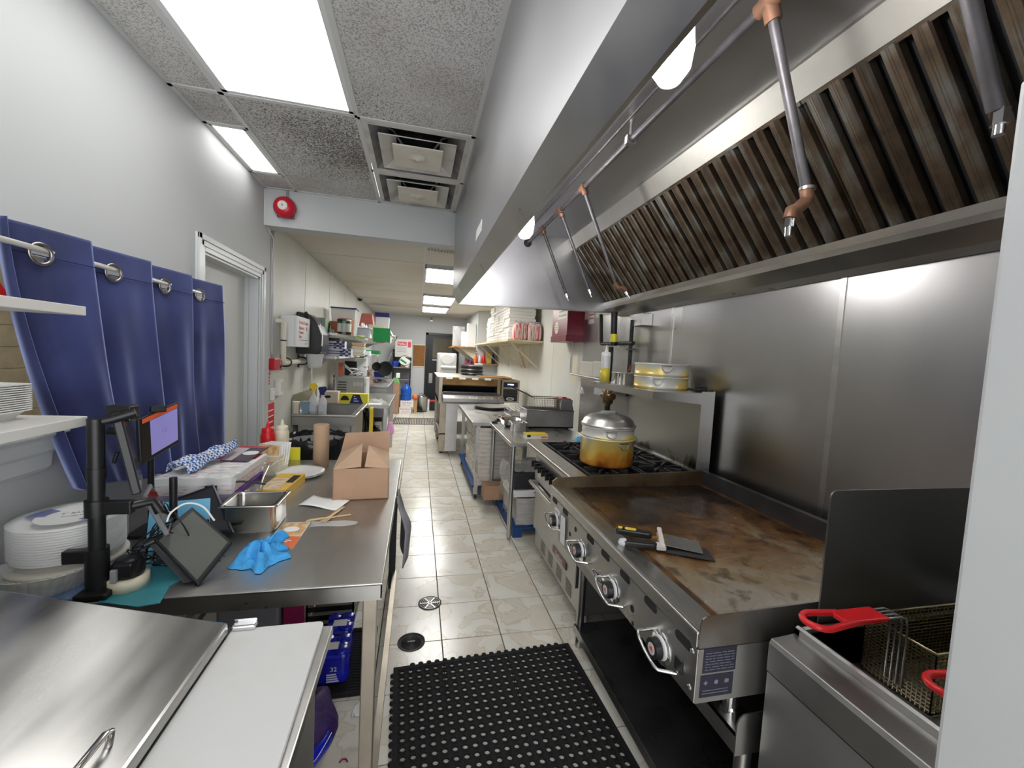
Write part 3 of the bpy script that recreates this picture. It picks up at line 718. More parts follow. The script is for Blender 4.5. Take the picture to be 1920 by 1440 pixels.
build('high_shelf', MB().prism([(1.325, 1.415), (1.325, 1.372), (1.332, 1.372), (1.332, 1.408), (1.735, 1.408), (1.735, 1.43), (1.728, 1.43), (1.728, 1.415)], RY0, RY1, 'y'), STEEL, rg)
build('shelf_bracket', MB().prism([(1.332, 1.408), (1.332, 1.375), (1.68, 1.345), (1.70, 1.345), (1.70, 1.408)], RY0, RY0+.004, 'y'), STEEL, rg)
build('shelf_bracket', MB().prism([(1.332, 1.408), (1.332, 1.375), (1.68, 1.345), (1.70, 1.345), (1.70, 1.408)], RY1-.004, RY1, 'y'), STEEL, rg)

# burnt aluminium pots: colour by height stain
def burnt(name, z0, h, amt=1.0, pale=(.66, .65, .60), blot=.9):
    m, nt, b = node_mat(name, .34, .25)
    sp = _n(nt, 'ShaderNodeSeparateXYZ'); nt.links.new(wpos(nt), sp.inputs[0])
    n1 = noise(nt, wpos(nt), 9, 4, .4); n2 = noise(nt, wpos(nt), 3.5, 2)
    t = math_(nt, 'DIVIDE', math_(nt, 'SUBTRACT', sp.outputs[2], z0), h)
    t = math_(nt, 'ADD', t, math_(nt, 'MULTIPLY', math_(nt, 'SUBTRACT', n1.outputs['Fac'], .5), .5))
    t = math_(nt, 'ADD', t, math_(nt, 'MULTIPLY', math_(nt, 'SUBTRACT', n2.outputs['Fac'], .5), blot))
    r = ramp(nt, [(0, (.035, .015, .008)), (.16, (.22, .06, .012)), (.30, (.56, .22, .025)), (.46*amt, (.70, .48, .09)), (.80*amt, (.70, .60, .24)), (.98*amt, pale)])
    nt.links.new(t, r.inputs[0]); nt.links.new(r.outputs[0], b.inputs['Base Color']); return m
pc = (1.18, 2.375); pz = RT+.0145
pot = thing('steamer_pot', 'scorched yellow aluminium steamer pot with domed lid on the range', 'pot', (pc[0], pc[1], pz))
R_ = .164
build('body', MB().lathe([(.0, 0), (R_-.02, 0), (R_-.004, .006), (R_, .02), (R_, .185), (R_+.008, .19), (R_+.008, .198), (R_-.003, .2)], (*pc, pz), 40).T(TR(0, 0, pz) @ Matrix.Diagonal((1, 1, .88, 1)) @ TR(0, 0, -pz)), burnt('pot_burnt', pz-.06, .26), pot)
build('steamer_tier', MB().lathe([(R_-.01, .2), (R_-.003, .2), (R_+.006, .203), (R_-.003, .21), (R_-.003, .265), (R_+.002, .268), (R_+.002, .274), (R_-.02, .276)], (*pc, pz), 40).T(TR(0, 0, pz) @ Matrix.Diagonal((1, 1, .88, 1)) @ TR(0, 0, -pz)), burnt('tier_burnt', pz+.09, .14, .75, (.62, .61, .57), 1.8), pot)
build('lid', MB().lathe([(R_+.004, .276), (R_+.006, .284), (R_-.004, .292), (R_-.012, .316), (R_-.04, .340), (R_-.085, .355), (.055, .362), (.05, .372), (.03, .374), (.028, .368), (0, .367)], (*pc, pz), 40).T(TR(0, 0, pz) @ Matrix.Diagonal((1, 1, .88, 1)) @ TR(0, 0, -pz)), ALU, pot)
def loop(c, ang, r, z, w_=.032, h_=.034, mat=STEEL_D, par=None):
    # D shaped drop handle on a vertical round wall
    a_ = math.radians(ang); o = Vector((c[0]+r*math.cos(a_), c[1]+r*math.sin(a_), z)); tx = Vector((-math.sin(a_), math.cos(a_), 0)); nx = Vector((math.cos(a_), math.sin(a_), 0))
    pts = [o+tx*w_*math.cos(t*math.pi/8)+Vector((0, 0, -h_*math.sin(t*math.pi/8)))+nx*.008 for t in range(9)]
    m = MB().tube([o+tx*w_+nx*.001]+pts+[o-tx*w_+nx*.001], .0032, 6)
    p0 = o+Vector((0, 0, .006)); m.tube([p0-tx*.03+nx*.003, p0+tx*.03+nx*.003], .006, 6)
    return build('handle', m, mat, par)
loop(pc, -108, R_, pz+.22, par=pot); loop(pc, -80, R_, pz+.153, par=pot); loop(pc, 72, R_, pz+.153, par=pot); loop(pc, 80, R_, pz+.22, par=pot)
# steamer tiers on the shelf
sc_ = (1.565, 2.44); sz = 1.4155
for k, (nm, z0) in enumerate((('lower of two stacked scorched aluminium steamer tiers on the shelf above the range', sz), ('upper of two stacked scorched aluminium steamer tiers on the shelf above the range', sz+.082))):
    t = thing('steamer_tier', nm, 'steamer', (sc_[0], sc_[1], z0), 'steamer tiers on the high shelf')
    r_ = .168
    build('ring', MB().lathe([(r_-.008, 0), (r_-.002, 0), (r_-.002, .008), (r_+.004, .012), (r_, .016), (r_, .07), (r_+.006, .074), (r_+.006, .080), (r_-.004, .082), (r_-.004, .02), (0.001, .02)], (*sc_, z0), 40), burnt('ring_burnt%d' % k, z0-.16, .24, .8, (.62, .61, .57), 2.6), t)
    loop(sc_, -112 if k else -128, r_, z0+.064, .03, .036, STEEL_D, t)
    loop(sc_, 70, r_, z0+.064, .03, .036, STEEL_D, t)
# squeeze bottle of oil
bp = (1.40, 2.93); t = thing('oil_bottle', 'clear squeeze bottle half full of yellow oil on the shelf above the range', 'bottle', (*bp, sz))
build('bottle', MB().lathe([(.0, 0), (.034, 0), (.036, .005), (.036, .20), (.030, .212), (.0, .214)], (*bp, sz), 24), FROST, t)
build('oil', MB().lathe([(.0, .002), (.0364, .004), (.0366, .108), (.0, .108)], (*bp, sz), 24), OIL, t)
build('cap', MB().lathe([(.036, .20), (.036, .222), (.030, .230), (.014, .234), (.010, .245), (.004, .275), (.003, .285), (0, .285)], (*bp, sz), 20), WPLASTIC, t)
def gnpan(name, label, c, w_, d_, h, z, rim=.012, mat=STEEL, rz=0, par=None, t_=.002, cat='pan', group=None):
    t = thing(name, label, cat, (c[0], c[1], z), group)
    M = TR(c[0], c[1], z) @ RZ(rz); rr = .02
    def ring(hx, hy, zz, r_): return [M @ Vector((p[0], p[1], zz)) for p in rrect(hx, hy, r_)]
    m = MB(); a, b_ = w_/2, d_/2
    loft(m, [ring(a*.86, b_*.86, 0, rr), ring(a*.89, b_*.89, .006, rr), ring(a-rim-.002, b_-rim-.002, h-.004, rr), ring(a-rim, b_-rim, h, rr), ring(a, b_, h, rr*.6), ring(a, b_, h-.004, rr*.6), ring(a-.003, b_-.003, h-.003, rr*.6)], cap1=False)
    loft(m, [ring(a-rim-.004, b_-rim-.004, h, rr), ring(a-rim-.006, b_-rim-.006, h-.006, rr), ring(a*.86, b_*.86, .012, rr), ring(a*.80, b_*.80, .005, rr)][::-1], cap0=True, cap1=False)
    build('pan', m, mat, t)
    return t
for k, y in enumerate((2.78, 2.69)):
    gnpan('sixth_pan', ('small steel container between the oil bottle and the steamers, beside the bottle', 'small steel container between the oil bottle and the steamers, beside the steamers')[k], (1.47, y), .15, .09, .085, sz, mat=STEEL, group='small steel containers on the high shelf')
solo('small_spatula', 'brown handled tool standing in a small steel container on the high shelf', 'utensil', MB().box(-.008, .008, -.004, .004, 0, .15).T(TR(1.47, 2.76, sz+.006) @ RY(12) @ RX(18)), mk('brown_handle', (.25, .08, .05), .4), bev=.002)
solo('range_knob_loose', 'small black valve fitting lying at the end of the high shelf', 'fitting', MB().cyl((1.65, 2.20, sz+.018), (1.71, 2.17, sz+.018), .016, n=12).cyl((1.66, 2.195, sz+.03), (1.66, 2.195, sz+.055), .012, n=10), BLACK)

# ================================================================== griddle on its stand
GF, GY0, GY1, GT = .735, .885, 2.112, .87
def grid_mat():
    m, nt, b = node_mat('griddle_plate', .3, .35)
    p = wpos(nt); n1 = noise(nt, p, 3.2, 6, .9, .6); n2 = noise(nt, p, 11, 5, .4); sp = _n(nt, 'ShaderNodeSeparateXYZ'); nt.links.new(p, sp.inputs[0])
    near = math_(nt, 'MULTIPLY', math_(nt, 'SUBTRACT', sp.outputs[1], 1.28), .55)     # darker baked-on oil to the range side
    v = math_(nt, 'ADD', n1.outputs['Fac'], near)
    r = ramp(nt, [(.30, (.36, .32, .26)), (.46, (.30, .22, .12)), (.58, (.21, .10, .03)), (.68, (.10, .045, .015)), (.82, (.022, .014, .010))]); nt.links.new(v, r.inputs[0])
    r2 = ramp(nt, [(.56, (1, 1, 1)), (.64, (.25, .2, .15))]); nt.links.new(n2.outputs['Fac'], r2.inputs[0])
    nt.links.new(mix(nt, .8, r.outputs[0], r2.outputs[0], 'MULTIPLY'), b.inputs['Base Color'])
    mr = _n(nt, 'ShaderNodeMapRange'); mr.inputs['To Min'].default_value = .16; mr.inputs['To Max'].default_value = .42; nt.links.new(n2.outputs['Fac'], mr.inputs['Value']); nt.links.new(mr.outputs[0], b.inputs['Roughness'])
    return m
RUST = mk('baked_edge', (.16, .075, .025), .5, .3, col2=(.03, .02, .015), vs=14)
GSIDE = mk('griddle_side', (.30, .285, .27), .45, .9, col2=(.16, .12, .08), vs=4)
gd_ = thing('griddle', 'wide flat top griddle with browned plate and four knobs on its front', 'griddle', (1.2, 1.5, 0))
build('cook_plate', MB().box(.862, 1.668, GY0+.012, GY1-.012, GT-.03, GT), grid_mat(), gd_)
build('plate_edge', MB().box(.845, .862, GY0+.012, GY1-.012, GT-.034, GT-.004), RUST, gd_)
build('grease_trough', MB().prism([(GF-.002, GT+.008), (GF, GT+.012), (GF+.012, GT+.014), (.80, GT+.002), (.845, GT-.006), (.845, GT-.03), (GF-.002, GT-.03)], GY0+.0045, GY1-.0085, 'y'), STEEL_X, gd_, bev=.002)
build('left_splash', MB().prism([(GF+.004, GT-.03), (GF+.004, GT+.035), (GF+.03, GT+.055), (1.70, GT+.085), (1.70, GT-.03)], GY1-.008, GY1, 'y'), mk('stained_splash', (.20, .15, .09), .45, .6, col2=(.09, .05, .025), vs=6), gd_)
build('right_splash', MB().prism([(GF+.004, GT-.03), (GF+.004, GT+.035), (GF+.008, GT+.048), (GF+.02, GT+.055), (1.70, GT+.085), (1.70, GT-.03)], GY0, GY0+.004, 'y'), GSIDE, gd_)
build('back_splash', MB().box(1.668, 1.70, GY0, GY1, GT-.03, GT+.085), DARKMETAL, gd_)
build('back_lip', MB().box(1.655, 1.67, GY0+.01, GY1-.01, GT-.002, GT+.006), RUST, gd_)
build('front_panel', MB().box(GF, GF+.012, GY0, GY1, .69, GT-.034), STEEL, gd_, bev=.002)
build('body', MB().box(GF+.012, 1.69, GY0+.004, GY1-.004, .69, GT-.034), STEEL_D, gd_)
build('side_panel', MB().box(GF+.004, 1.69, GY0-.001, GY0+.004, .69, GT-.032), mk('side_panel_steel', (.42, .41, .39), .45, .9, var=.05, vs=4), gd_)
build('burner_pan', MB().box(.76, .95, 1.45, 2.02, .615, .69), STEEL_D, gd_)
slot = None
for y in (2.035, 1.875, 1.571, 1.428, 1.272, 1.108, .943):
    if slot is None:
        slot = build('air_slot', MB().prism([(y+p[0], .823+p[1]) for p in rrect(.036, .0125, .0115, 4)], GF-.0012, GF+.001, 'x'), BLACKM, gd_); sy_ = y
    else:
        o = slot.copy(); COL.objects.link(o); o.location = (0, y-sy_, 0); o.location += slot.location
for y, z, r_ in ((1.735, .795, .012), (1.21, .745, .012), (1.20, .70, .007), (1.78, .70, .006), (1.80, .745, .011)):
    build('screw_hole', MB().cyl((GF-.0012, y, z), (GF+.001, y, z), r_, n=12), BLACKM, gd_)
for z in (.82, .72): build('bolt', MB().lathe([(0, 0), (.006, .001), (.008, .004)], (0, 0, 0), 10).T(TR(GF-.004, GY0+.02, z) @ RY(90)), CHROME, gd_)
build('push_button', MB().box(GF-.004, GF, GY0+.052, GY0+.085, .725, .765), BLACK, gd_, bev=.002)
gk = None
REDMARK = mk('knob_red', (.65, .08, .06), .4)
for y in (1.99, 1.655, 1.346, 1.036):
    z = .735
    if gk is None:
        k1 = build('knob', MB().cyl((GF-.004, y, z), (GF-.034, y, z), .031, .029, n=24), BLACK, gd_)
        ribs = MB()
        for a_ in range(0, 360, 20):
            s_ = MB().box(-.003, .003, .0285, .0325, -.032, -.008).T(FR((GF, y, z), (0, 1, 0), (0, 0, 1)) @ Matrix.Rotation(math.radians(a_), 4, 'Z') @ Matrix.Diagonal((1, 1, 1, 1)))
            ribs.add(s_.v, s_.f)
        ring = build('bezel', MB().lathe([(.034, 0), (.034, .004), (.030, .014), (.030, 0)], (0, 0, 0), 28).T(TR(GF, y, z) @ RY(-90)), mk('bezel_grey', (.55, .55, .56), .35), gd_)
        bp_ = build('back_plate', MB().lathe([(0, 0), (.048, 0), (.048, .002), (0, .002)], (0, 0, 0), 28).T(TR(GF-.0005, y, z) @ RY(-90)), CHROME, gd_)
        mk_ = build('knob_mark', MB().cyl((GF-.034, y, z), (GF-.0352, y, z), .017, n=20, mi=0).prism([(y-.010, z-.006), (y+.010, z), (y-.006, z+.011)], GF-.0362, GF-.035, 'x', 1), [LGREY, REDMARK], gd_)
        bail = build('knob_guard', MB().tube([(GF, y+.055, z+.02), (GF-.045, y+.055, z+.02)]+[(GF-.045-.012*math.sin(t*math.pi/6), y+.055*math.cos(t*math.pi/6), z-.02*1.0+.04*math.cos(t*math.pi/12)**2*1.0) for t in range(1, 6)]+[(GF-.045, y-.055, z-.022), (GF, y-.075, z-.022)], .0048, 8), CHROME, gd_)
        gk = (k1, ring, bp_, mk_, bail); gy_ = y
    else:
        for s_ in gk:
            o = s_.copy(); COL.objects.link(o); o.location = s_.location+Vector((0, y-gy_, 0))
BDG = mk('badge_navy', (.02, .02, .038), .35)
b_ = build('oval_badge', MB().prism([(1.475+.052*math.cos(t*.2618), .713+.019*math.sin(t*.2618)) for t in range(24)], GF-.004, GF, 'x', 0).prism([(1.475+.046*math.cos(t*.2618), .713+.0145*math.sin(t*.2618)) for t in range(24)], GF-.005, GF-.0035, 'x', 1), [CHROME, BDG], gd_)
txt('CELCO', .021, FR((GF-.0052, 1.475, .713), (0, -1, 0), (0, 0, 1)), LGREY, gd_)
build('paper_tag', MB().box(GF-.010, GF-.009, 1.845, 1.905, .665, .80).T(TR(GF, 1.87, .73) @ RX(-4) @ TR(-GF, -1.87, -.73)), PAPERW, gd_)
build('pilot_plate', MB().box(GF-.006, GF, 1.955, 2.02, .772, .793), LGREY, gd_)
# rating label on the right side
build('rating_label', MB().box(GF+.018, GF+.118, GY0-.0022, GY0-.001, .772, .838), BDG, gd_)
build('rating_label', MB().box(GF+.014, GF+.114, GY0-.0022, GY0-.001, .705, .766), BDG, gd_)
lb = MB()
random.seed(3)
for r_ in range(7):
    x = GF+.024
    while x < GF+.105:
        l_ = random.uniform(.006, .024); lb.box(x, min(x+l_, GF+.112), GY0-.003, GY0-.0022, .780+r_*.0075, .7815+r_*.0075); x += l_+.004
lb.prism([(GF+.03+.007*math.cos(a)*(.5 if i % 2 else 1), .745+.007*math.sin(a)*(.5 if i % 2 else 1)) for i, a in enumerate([k*math.pi/4 for k in range(8)])], GY0-.003, GY0-.0022, 'y')
lb.prism([(GF+.062+.006*math.cos(k*.6), .745+.006*math.sin(k*.6)) for k in range(10)], GY0-.003, GY0-.0022, 'y'); lb.box(GF+.088, GF+.10, GY0-.003, GY0-.0022, .74, .75)
for r_ in range(2): lb.box(GF+.022, GF+.10, GY0-.003, GY0-.0022, .715+r_*.008, .7165+r_*.008)
build('label_print', lb, mk('label_print', (.20, .20, .25), .5), gd_)['kind'] = 'stuff'
for x in (.90, 1.6):
    for y in (GY0+.05, GY1-.05): build('foot', MB().cyl((x, y, .62), (x, y, .69), .022, n=14).cyl((x, y, .60), (x, y, .62), .028, n=14), CHROME, gd_)
st = thing('griddle_stand', 'steel stand with dark undershelf carrying the griddle', 'stand', (1.25, 1.5, 0))
SX0, SX1, SY0, SY1 = .86, 1.66, .87, 2.06
build('top_frame', MB().box(SX0, SX0+.004, SY0, SY1, .545, .60).box(SX0, SX1, SY0, SY1, .592, .60).box(SX0, SX1, SY1-.004, SY1, .545, .6), STEEL, st)
build('side_lip', MB().prism([(SX0, .54), (SX0, .625)]+[(SX0+.03-.03*math.cos(t*math.pi/8), .625+.03*math.sin(t*math.pi/8)) for t in range(5)]+[(SX1, .655), (SX1, .54)], SY0-.004, SY0, 'y'), STEEL, st)
for x in (SX0+.06, SX1-.05):
    for y in (SY0+.03, SY1-.03): build('leg', MB().cyl((x, y, 0), (x, y, .592), .0215, n=14), STEEL, st)
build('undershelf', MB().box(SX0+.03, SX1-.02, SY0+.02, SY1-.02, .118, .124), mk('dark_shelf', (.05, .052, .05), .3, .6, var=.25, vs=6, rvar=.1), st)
build('shelf_edge', MB().box(SX0+.026, SX0+.03, SY0+.02, SY1-.02, .085, .124), STEEL, st)
# two spatulas on the griddle
def spat(name, label, M, long_):
    t = thing(name, label, 'spatula', tuple(M @ Vector((0, 0, 0))))
    if long_:
        build('handle', MB().prism(rrect(.07, .017, .014), .004, .028).T(M), BLACK, t, bev=.006)
        build('grip_inlay', MB().prism(rrect(.022, .010, .009, 4, -.012, 0), .026, .0305).prism(rrect(.009, .009, .008, 4, -.052, 0), .026, .0305).T(M), YELLOW, t)
        build('tang', MB().box(.068, .12, -.008, .008, .008, .013).T(M), mk('rusty_tang', (.45, .22, .04), .5, .5), t)
        build('blade', MB().box(.09, .25, -.055, .055, .003, .005).T(M @ TR(0, 0, .012) @ RY(4)), STEEL, t)
        build('blade_clamp', MB().box(.095, .112, -.085, .085, .010, .022).T(M), mk('cream_bar', (.72, .68, .60), .4), t, bev=.002)
    else:
        build('handle', MB().prism(rrect(.065, .016, .014), .004, .027).T(M), BLACK, t, bev=.006)
        build('butt', MB().lathe([(.0, -.018), (.012, -.012), (.016, 0), (.0155, .012)], (0, 0, 0), 14).T(M @ TR(-.062, 0, .0155) @ RY(90)), LGREY, t)
        build('ferrule', MB().box(.06, .095, -.02, .02, .006, .024).T(M), LGREY, t, bev=.004)
        build('blade', MB().add([(.09, -.03, .006), (.26, -.05, .001), (.26, .05, .001), (.09, .03, .006), (.09, -.03, .008), (.26, -.05, .003), (.26, .05, .003), (.09, .03, .008)], [(3, 2, 1, 0), (4, 5, 6, 7), (0, 1, 5, 4), (1, 2, 6, 5), (2, 3, 7, 6), (3, 0, 4, 7)]).T(M), DARKMETAL, t)
spat('grill_scraper', 'yellow and black handled scraper with a wide blade on the griddle', TR(.862, 1.452, GT+.012) @ RZ(-28), True)
spat('spatula', 'black handled spatula with a dark blade lying beside the scraper on the griddle', TR(.845, 1.375, GT+.002) @ RZ(-20), False)

# ================================================================== splash guard and fryer
solo('splash_guard', 'dark upright steel splash guard between the griddle and the fryer', 'guard', MB().prism([(1.07, .80), (1.07, 1.245)]+[(1.09-.02*math.cos(t*math.pi/8), 1.245+.02*math.sin(t*math.pi/8)) for t in range(1, 5)]+[(1.72, 1.262), (1.72, .80)], .848, .852, 'y'), mk('guard_steel', (.20, .20, .20), .38, .95, var=.08, vs=3, rvar=.08))
fr = thing('deep_fryer', 'stainless deep fryer beside the white wall end with red handled baskets', 'fryer', (1.2, .64, 0))
FX, FY0, FY1, FT = .905, .435, .838, .885
build('lower_front', MB().box(FX+.004, 1.70, FY0, FY1, .12, .795), mk('fryer_steel', (.55, .55, .56), .34, .95, var=.08, vs=4, rvar=.06), fr)
ff = MB().prism([(FX, .80), (FX, FT-.012), (FX+.006, FT), (.985, FT+.006), (.985, .80)], FY0, FY1, 'y')
build('front_ledge', ff, STEEL_D, fr, bev=.002)
build('tank_rim', MB().prism([(.985, FT), (.985, FT+.022), (.992, FT+.026), (1.005, FT+.02), (1.005, FT-.04), (.985, FT-.04)], FY0, FY1, 'y').prism([(FY0, FT-.04), (FY0, FT+.02), (FY0+.012, FT+.02), (FY0+.012, FT-.04)], .985, 1.70, 'x').prism([(FY1-.012, FT-.04), (FY1-.012, FT+.02), (FY1, FT+.02), (FY1, FT-.04)], .985, 1.70, 'x').box(1.55, 1.70, FY0, FY1, FT-.04, FT+.03), STEEL, fr)
tk = MB(); x0, x1, y0, y1, za, zb = 1.005, 1.55, FY0+.012, FY1-.012, .70, FT+.01
tk.add([(x0, y0, za), (x1, y0, za), (x1, y1, za), (x0, y1, za), (x0, y0, zb), (x1, y0, zb), (x1, y1, zb), (x0, y1, zb)], [(0, 1, 2, 3), (4, 5, 1, 0), (5, 6, 2, 1), (6, 7, 3, 2), (7, 4, 0, 3)])
build('tank', tk, mk('tank_dark', (.05, .045, .035), .3, .6, var=.3, vs=6), fr)
build('body', MB().box(.99, 1.70, FY0, FY0+.012, .79, FT).box(.99, 1.70, FY1-.012, FY1, .79, FT), STEEL_D, fr)
for x in (.95, 1.65):
    for y in (FY0+.05, FY1-.05): build('leg', MB().cyl((x, y, 0), (x, y, .12), .02, n=12), STEEL_D, fr)
b_ = build('warning_label', MB().box(FX+.001, FX+.004, .55, .65, .60, .69), RED, fr)
WIRE = mk('basket_wire', (.62, .54, .34), .3, 1)
def basket(label, X0, X1, Y0_, Y1_, z0, z1, hx):
    t = thing('fry_basket', label, 'basket', ((X0+X1)/2, (Y0_+Y1_)/2, z0), 'fryer baskets')
    build('rim', MB().tube([(X0, Y0_, z1), (X1, Y0_, z1), (X1, Y1_, z1), (X0, Y1_, z1)], .0035, 8, True), WIRE, t)
    m = MB()
    ny = 16; nx = 22; nz = 16; w_ = .0011
    for i in range(nx+1):
        x = X0+(X1-X0)*i/nx
        m.box(x-w_, x+w_, Y0_-w_, Y0_+w_, z0, z1); m.box(x-w_, x+w_, Y1_-w_, Y1_+w_, z0, z1); m.box(x-w_, x+w_, Y0_, Y1_, z0-w_, z0+w_)
    for i in range(ny+1):
        y = Y0_+(Y1_-Y0_)*i/ny
        m.box(X0-w_, X0+w_, y-w_, y+w_, z0, z1); m.box(X1-w_, X1+w_, y-w_, y+w_, z0, z1); m.box(X0, X1, y-w_, y+w_, z0-w_, z0+w_)
    for i in range(nz):
        z = z0+(z1-z0)*i/nz
        m.box(X0, X1, Y0_-w_, Y0_+w_, z-w_, z+w_); m.box(X0, X1, Y1_-w_, Y1_+w_, z-w_, z+w_); m.box(X0-w_, X0+w_, Y0_, Y1_, z-w_, z+w_); m.box(X1-w_, X1+w_, Y0_, Y1_, z-w_, z+w_)
    build('mesh', m, WIRE, t)['kind'] = 'stuff'
    yc = (Y0_+Y1_)/2; hz = z1+.055
    hw = MB()
    for k in range(4):
        y = yc-.018+k*.012
        hw.tube([(hx+.13, y, hz), (X0-.03, y, hz), (X0-.010, y, hz-.008), (X0-.004, y, hz-.03), (X0-.004, y, z0+.02), (X0+.02, y, z0)], .0027, 6)
    build('handle_wires', hw, STEEL, t)
    build('handle_grip', MB().prism([(hx+.09, yc-.012), (hx+.10, yc-.024), (hx+.215, yc-.024), (hx+.215, yc+.024), (hx+.10, yc+.024), (hx+.09, yc+.012)], hz-.006, hz+.006), RED, t, bev=.004)
    lp = [(hx+.11, yc+.02, hz)]+[(hx+.035-.035*math.sin(q*math.pi/8), yc+.030*math.cos(q*math.pi/8), hz) for q in range(9)]+[(hx+.11, yc-.02, hz)]
    build('handle_loop', MB().tube(lp, .0075, 8), RED, t)
    return t
basket('fry basket with long red handle resting over the fryer tank beside the splash guard', 1.175, 1.50, .655, .808, .80, .945, .89)
basket('fry basket with red handle beside the white wall end', 1.175, 1.50, .455, .60, .80, .945, .955)

def slab(p, t, mb=None, mi=0):      # four corner points, thickness away from the viewer side
    p = [Vector(q) for q in p]; n = (p[1]-p[0]).cross(p[3]-p[0]).normalized()
    if n.dot(CP-p[0]) > 0: n = -n
    mb = mb or MB(); q = [v+n*t for v in p]
    return mb.add(p+q, [(0, 1, 2, 3), (7, 6, 5, 4), (0, 4, 5, 1), (1, 5, 6, 2), (2, 6, 7, 3), (3, 7, 4, 0)], mi)
def onplane(x, y, p0, n):
    d = _ray(x, y); return CP+d*((Vector(p0)-CP).dot(Vector(n))/d.dot(Vector(n)))
def lerp4(p, u, v):
    p = [Vector(q) for q in p]; return p[0].lerp(p[1], u).lerp(p[3].lerp(p[2], u), v)
def inset(p, a, b, c, d, off):      # sub-rectangle of a quad, lifted towards the viewer
    q = [lerp4(p, a, b), lerp4(p, c, b), lerp4(p, c, d), lerp4(p, a, d)]
    n = (q[1]-q[0]).cross(q[3]-q[0]).normalized()
    if n.dot(CP-q[0]) < 0: n = -n
    return [v+n*off for v in q]

# ================================================================== curtain, rod, shelves
rod = thing('curtain_rod', 'thin white curtain rod across the serving opening', 'rod', (-1.06, 1.0, 1.812))
build('pole', MB().cyl((-1.06, -.6, 1.805), (-1.06, 2.47, 1.805), .0085, n=12), mk('rod_silver', (.75, .74, .70), .3, .6), rod)
build('finial', MB().lathe([(0, 0), (.013, .004), (.013, .02), (.009, .025)], (0, 0, 0), 12).T(TR(-1.06, 2.47, 1.805) @ RX(-90)), CHROME, rod)
build('bracket', MB().box(-1.165, -1.05, 2.448, 2.456, 1.79, 1.80).box(-1.17, -1.165, 2.44, 2.465, 1.77, 1.83), CHROME, rod)
def curtmat():
    m, nt, b = node_mat('navy_velvet', .8)
    n1 = noise(nt, wpos(nt), 4, 4, .4); r = ramp(nt, [(.35, (.016, .022, .085)), (.65, (.034, .046, .165))]); nt.links.new(n1.outputs['Fac'], r.inputs[0])
    nt.links.new(r.outputs[0], b.inputs['Base Color']); b.inputs['Sheen Weight'].default_value = .9; b.inputs['Sheen Roughness'].default_value = .4; b.inputs['Sheen Tint'].default_value = (.5, .58, 1, 1)
    return m
gy = [1.465, 1.753, 2.056, 2.345]; edges = [1.375, 1.612, 1.918, 2.22, 2.52]
def fold(y):        # distance of the cloth from the rod: each panel comes forward at its far edge
    if y <= edges[0]: return 0
    for k in range(4):
        a, b = edges[k], edges[k+1]
        if y <= b:
            u = (y-a)/(b-a); w_ = gy[k]; g_ = (w_-a)/(b-a)
            A = .032
            if u < .10 and k > 0: return A*(1-2*(u/.10)) if True else 0
            return A*((u-g_)/(1-g_) if u > g_ else (u-g_)/g_)
    return .032
NU, NV = 150, 90
ZT = 1.868
def cfn(i, j):
    u = i/NU; v = j/NV
    y0 = edges[0]+(edges[4]-edges[0])*u
    zb = 1.055-.10*u+.012*math.sin(u*14)
    z = ZT+(zb-ZT)*v
    yl = y0+(.25*(1-u)**1.6-.02*u)*v**1.7
    fx = fold(y0)*(1+.5*v)+.009*math.sin(u*38+v*4)*v**.6+.004*math.sin(u*71-v*6)*v
    return Vector((-1.06+fx+.012*v, yl, z))
vs = [cfn(i, j) for i in range(NU+1) for j in range(NV+1)]; W_ = NV+1; fs = []
for i in range(NU):
    for j in range(NV):
        c = (vs[i*W_+j]+vs[(i+1)*W_+j+1])/2
        if any((c.y-g_)**2+(c.z-1.792)**2 < .026**2 for g_ in gy): continue
        fs.append((i*W_+j, i*W_+j+1, (i+1)*W_+j+1, (i+1)*W_+j))
cur = thing('curtain', 'navy blue velvet curtain with metal eyelets hanging over the serving opening', 'curtain', (-1.06, 1.95, 1.0))
o = build('cloth', MB().add(vs, fs, 0, True), curtmat(), cur); sd = o.modifiers.new('solid', 'SOLIDIFY'); sd.thickness = .003
hem = MB().tube([cfn(i, 9)+Vector((.004, 0, 0)) for i in range(NU+1)], .0012, 4); build('stitch_line', hem, mk('stitch', (.012, .015, .07), .9), cur)
EY = mk('eyelet_metal', (.34, .31, .29), .3, 1)
for g_ in gy:
    i = int(round((g_-edges[0])/(edges[4]-edges[0])*NU)); p0 = Vector((-1.056, g_, 1.792)); tg = (cfn(i+2, 5)-cfn(i-2, 5)); tg.z = 0; tg.normalize()
    build('eyelet', MB().tube([p0+tg*(.0285*math.cos(t*.2618))+Vector((0, 0, .0285*math.sin(t*.2618))) for t in range(24)], .0048, 8, True), EY, cur)

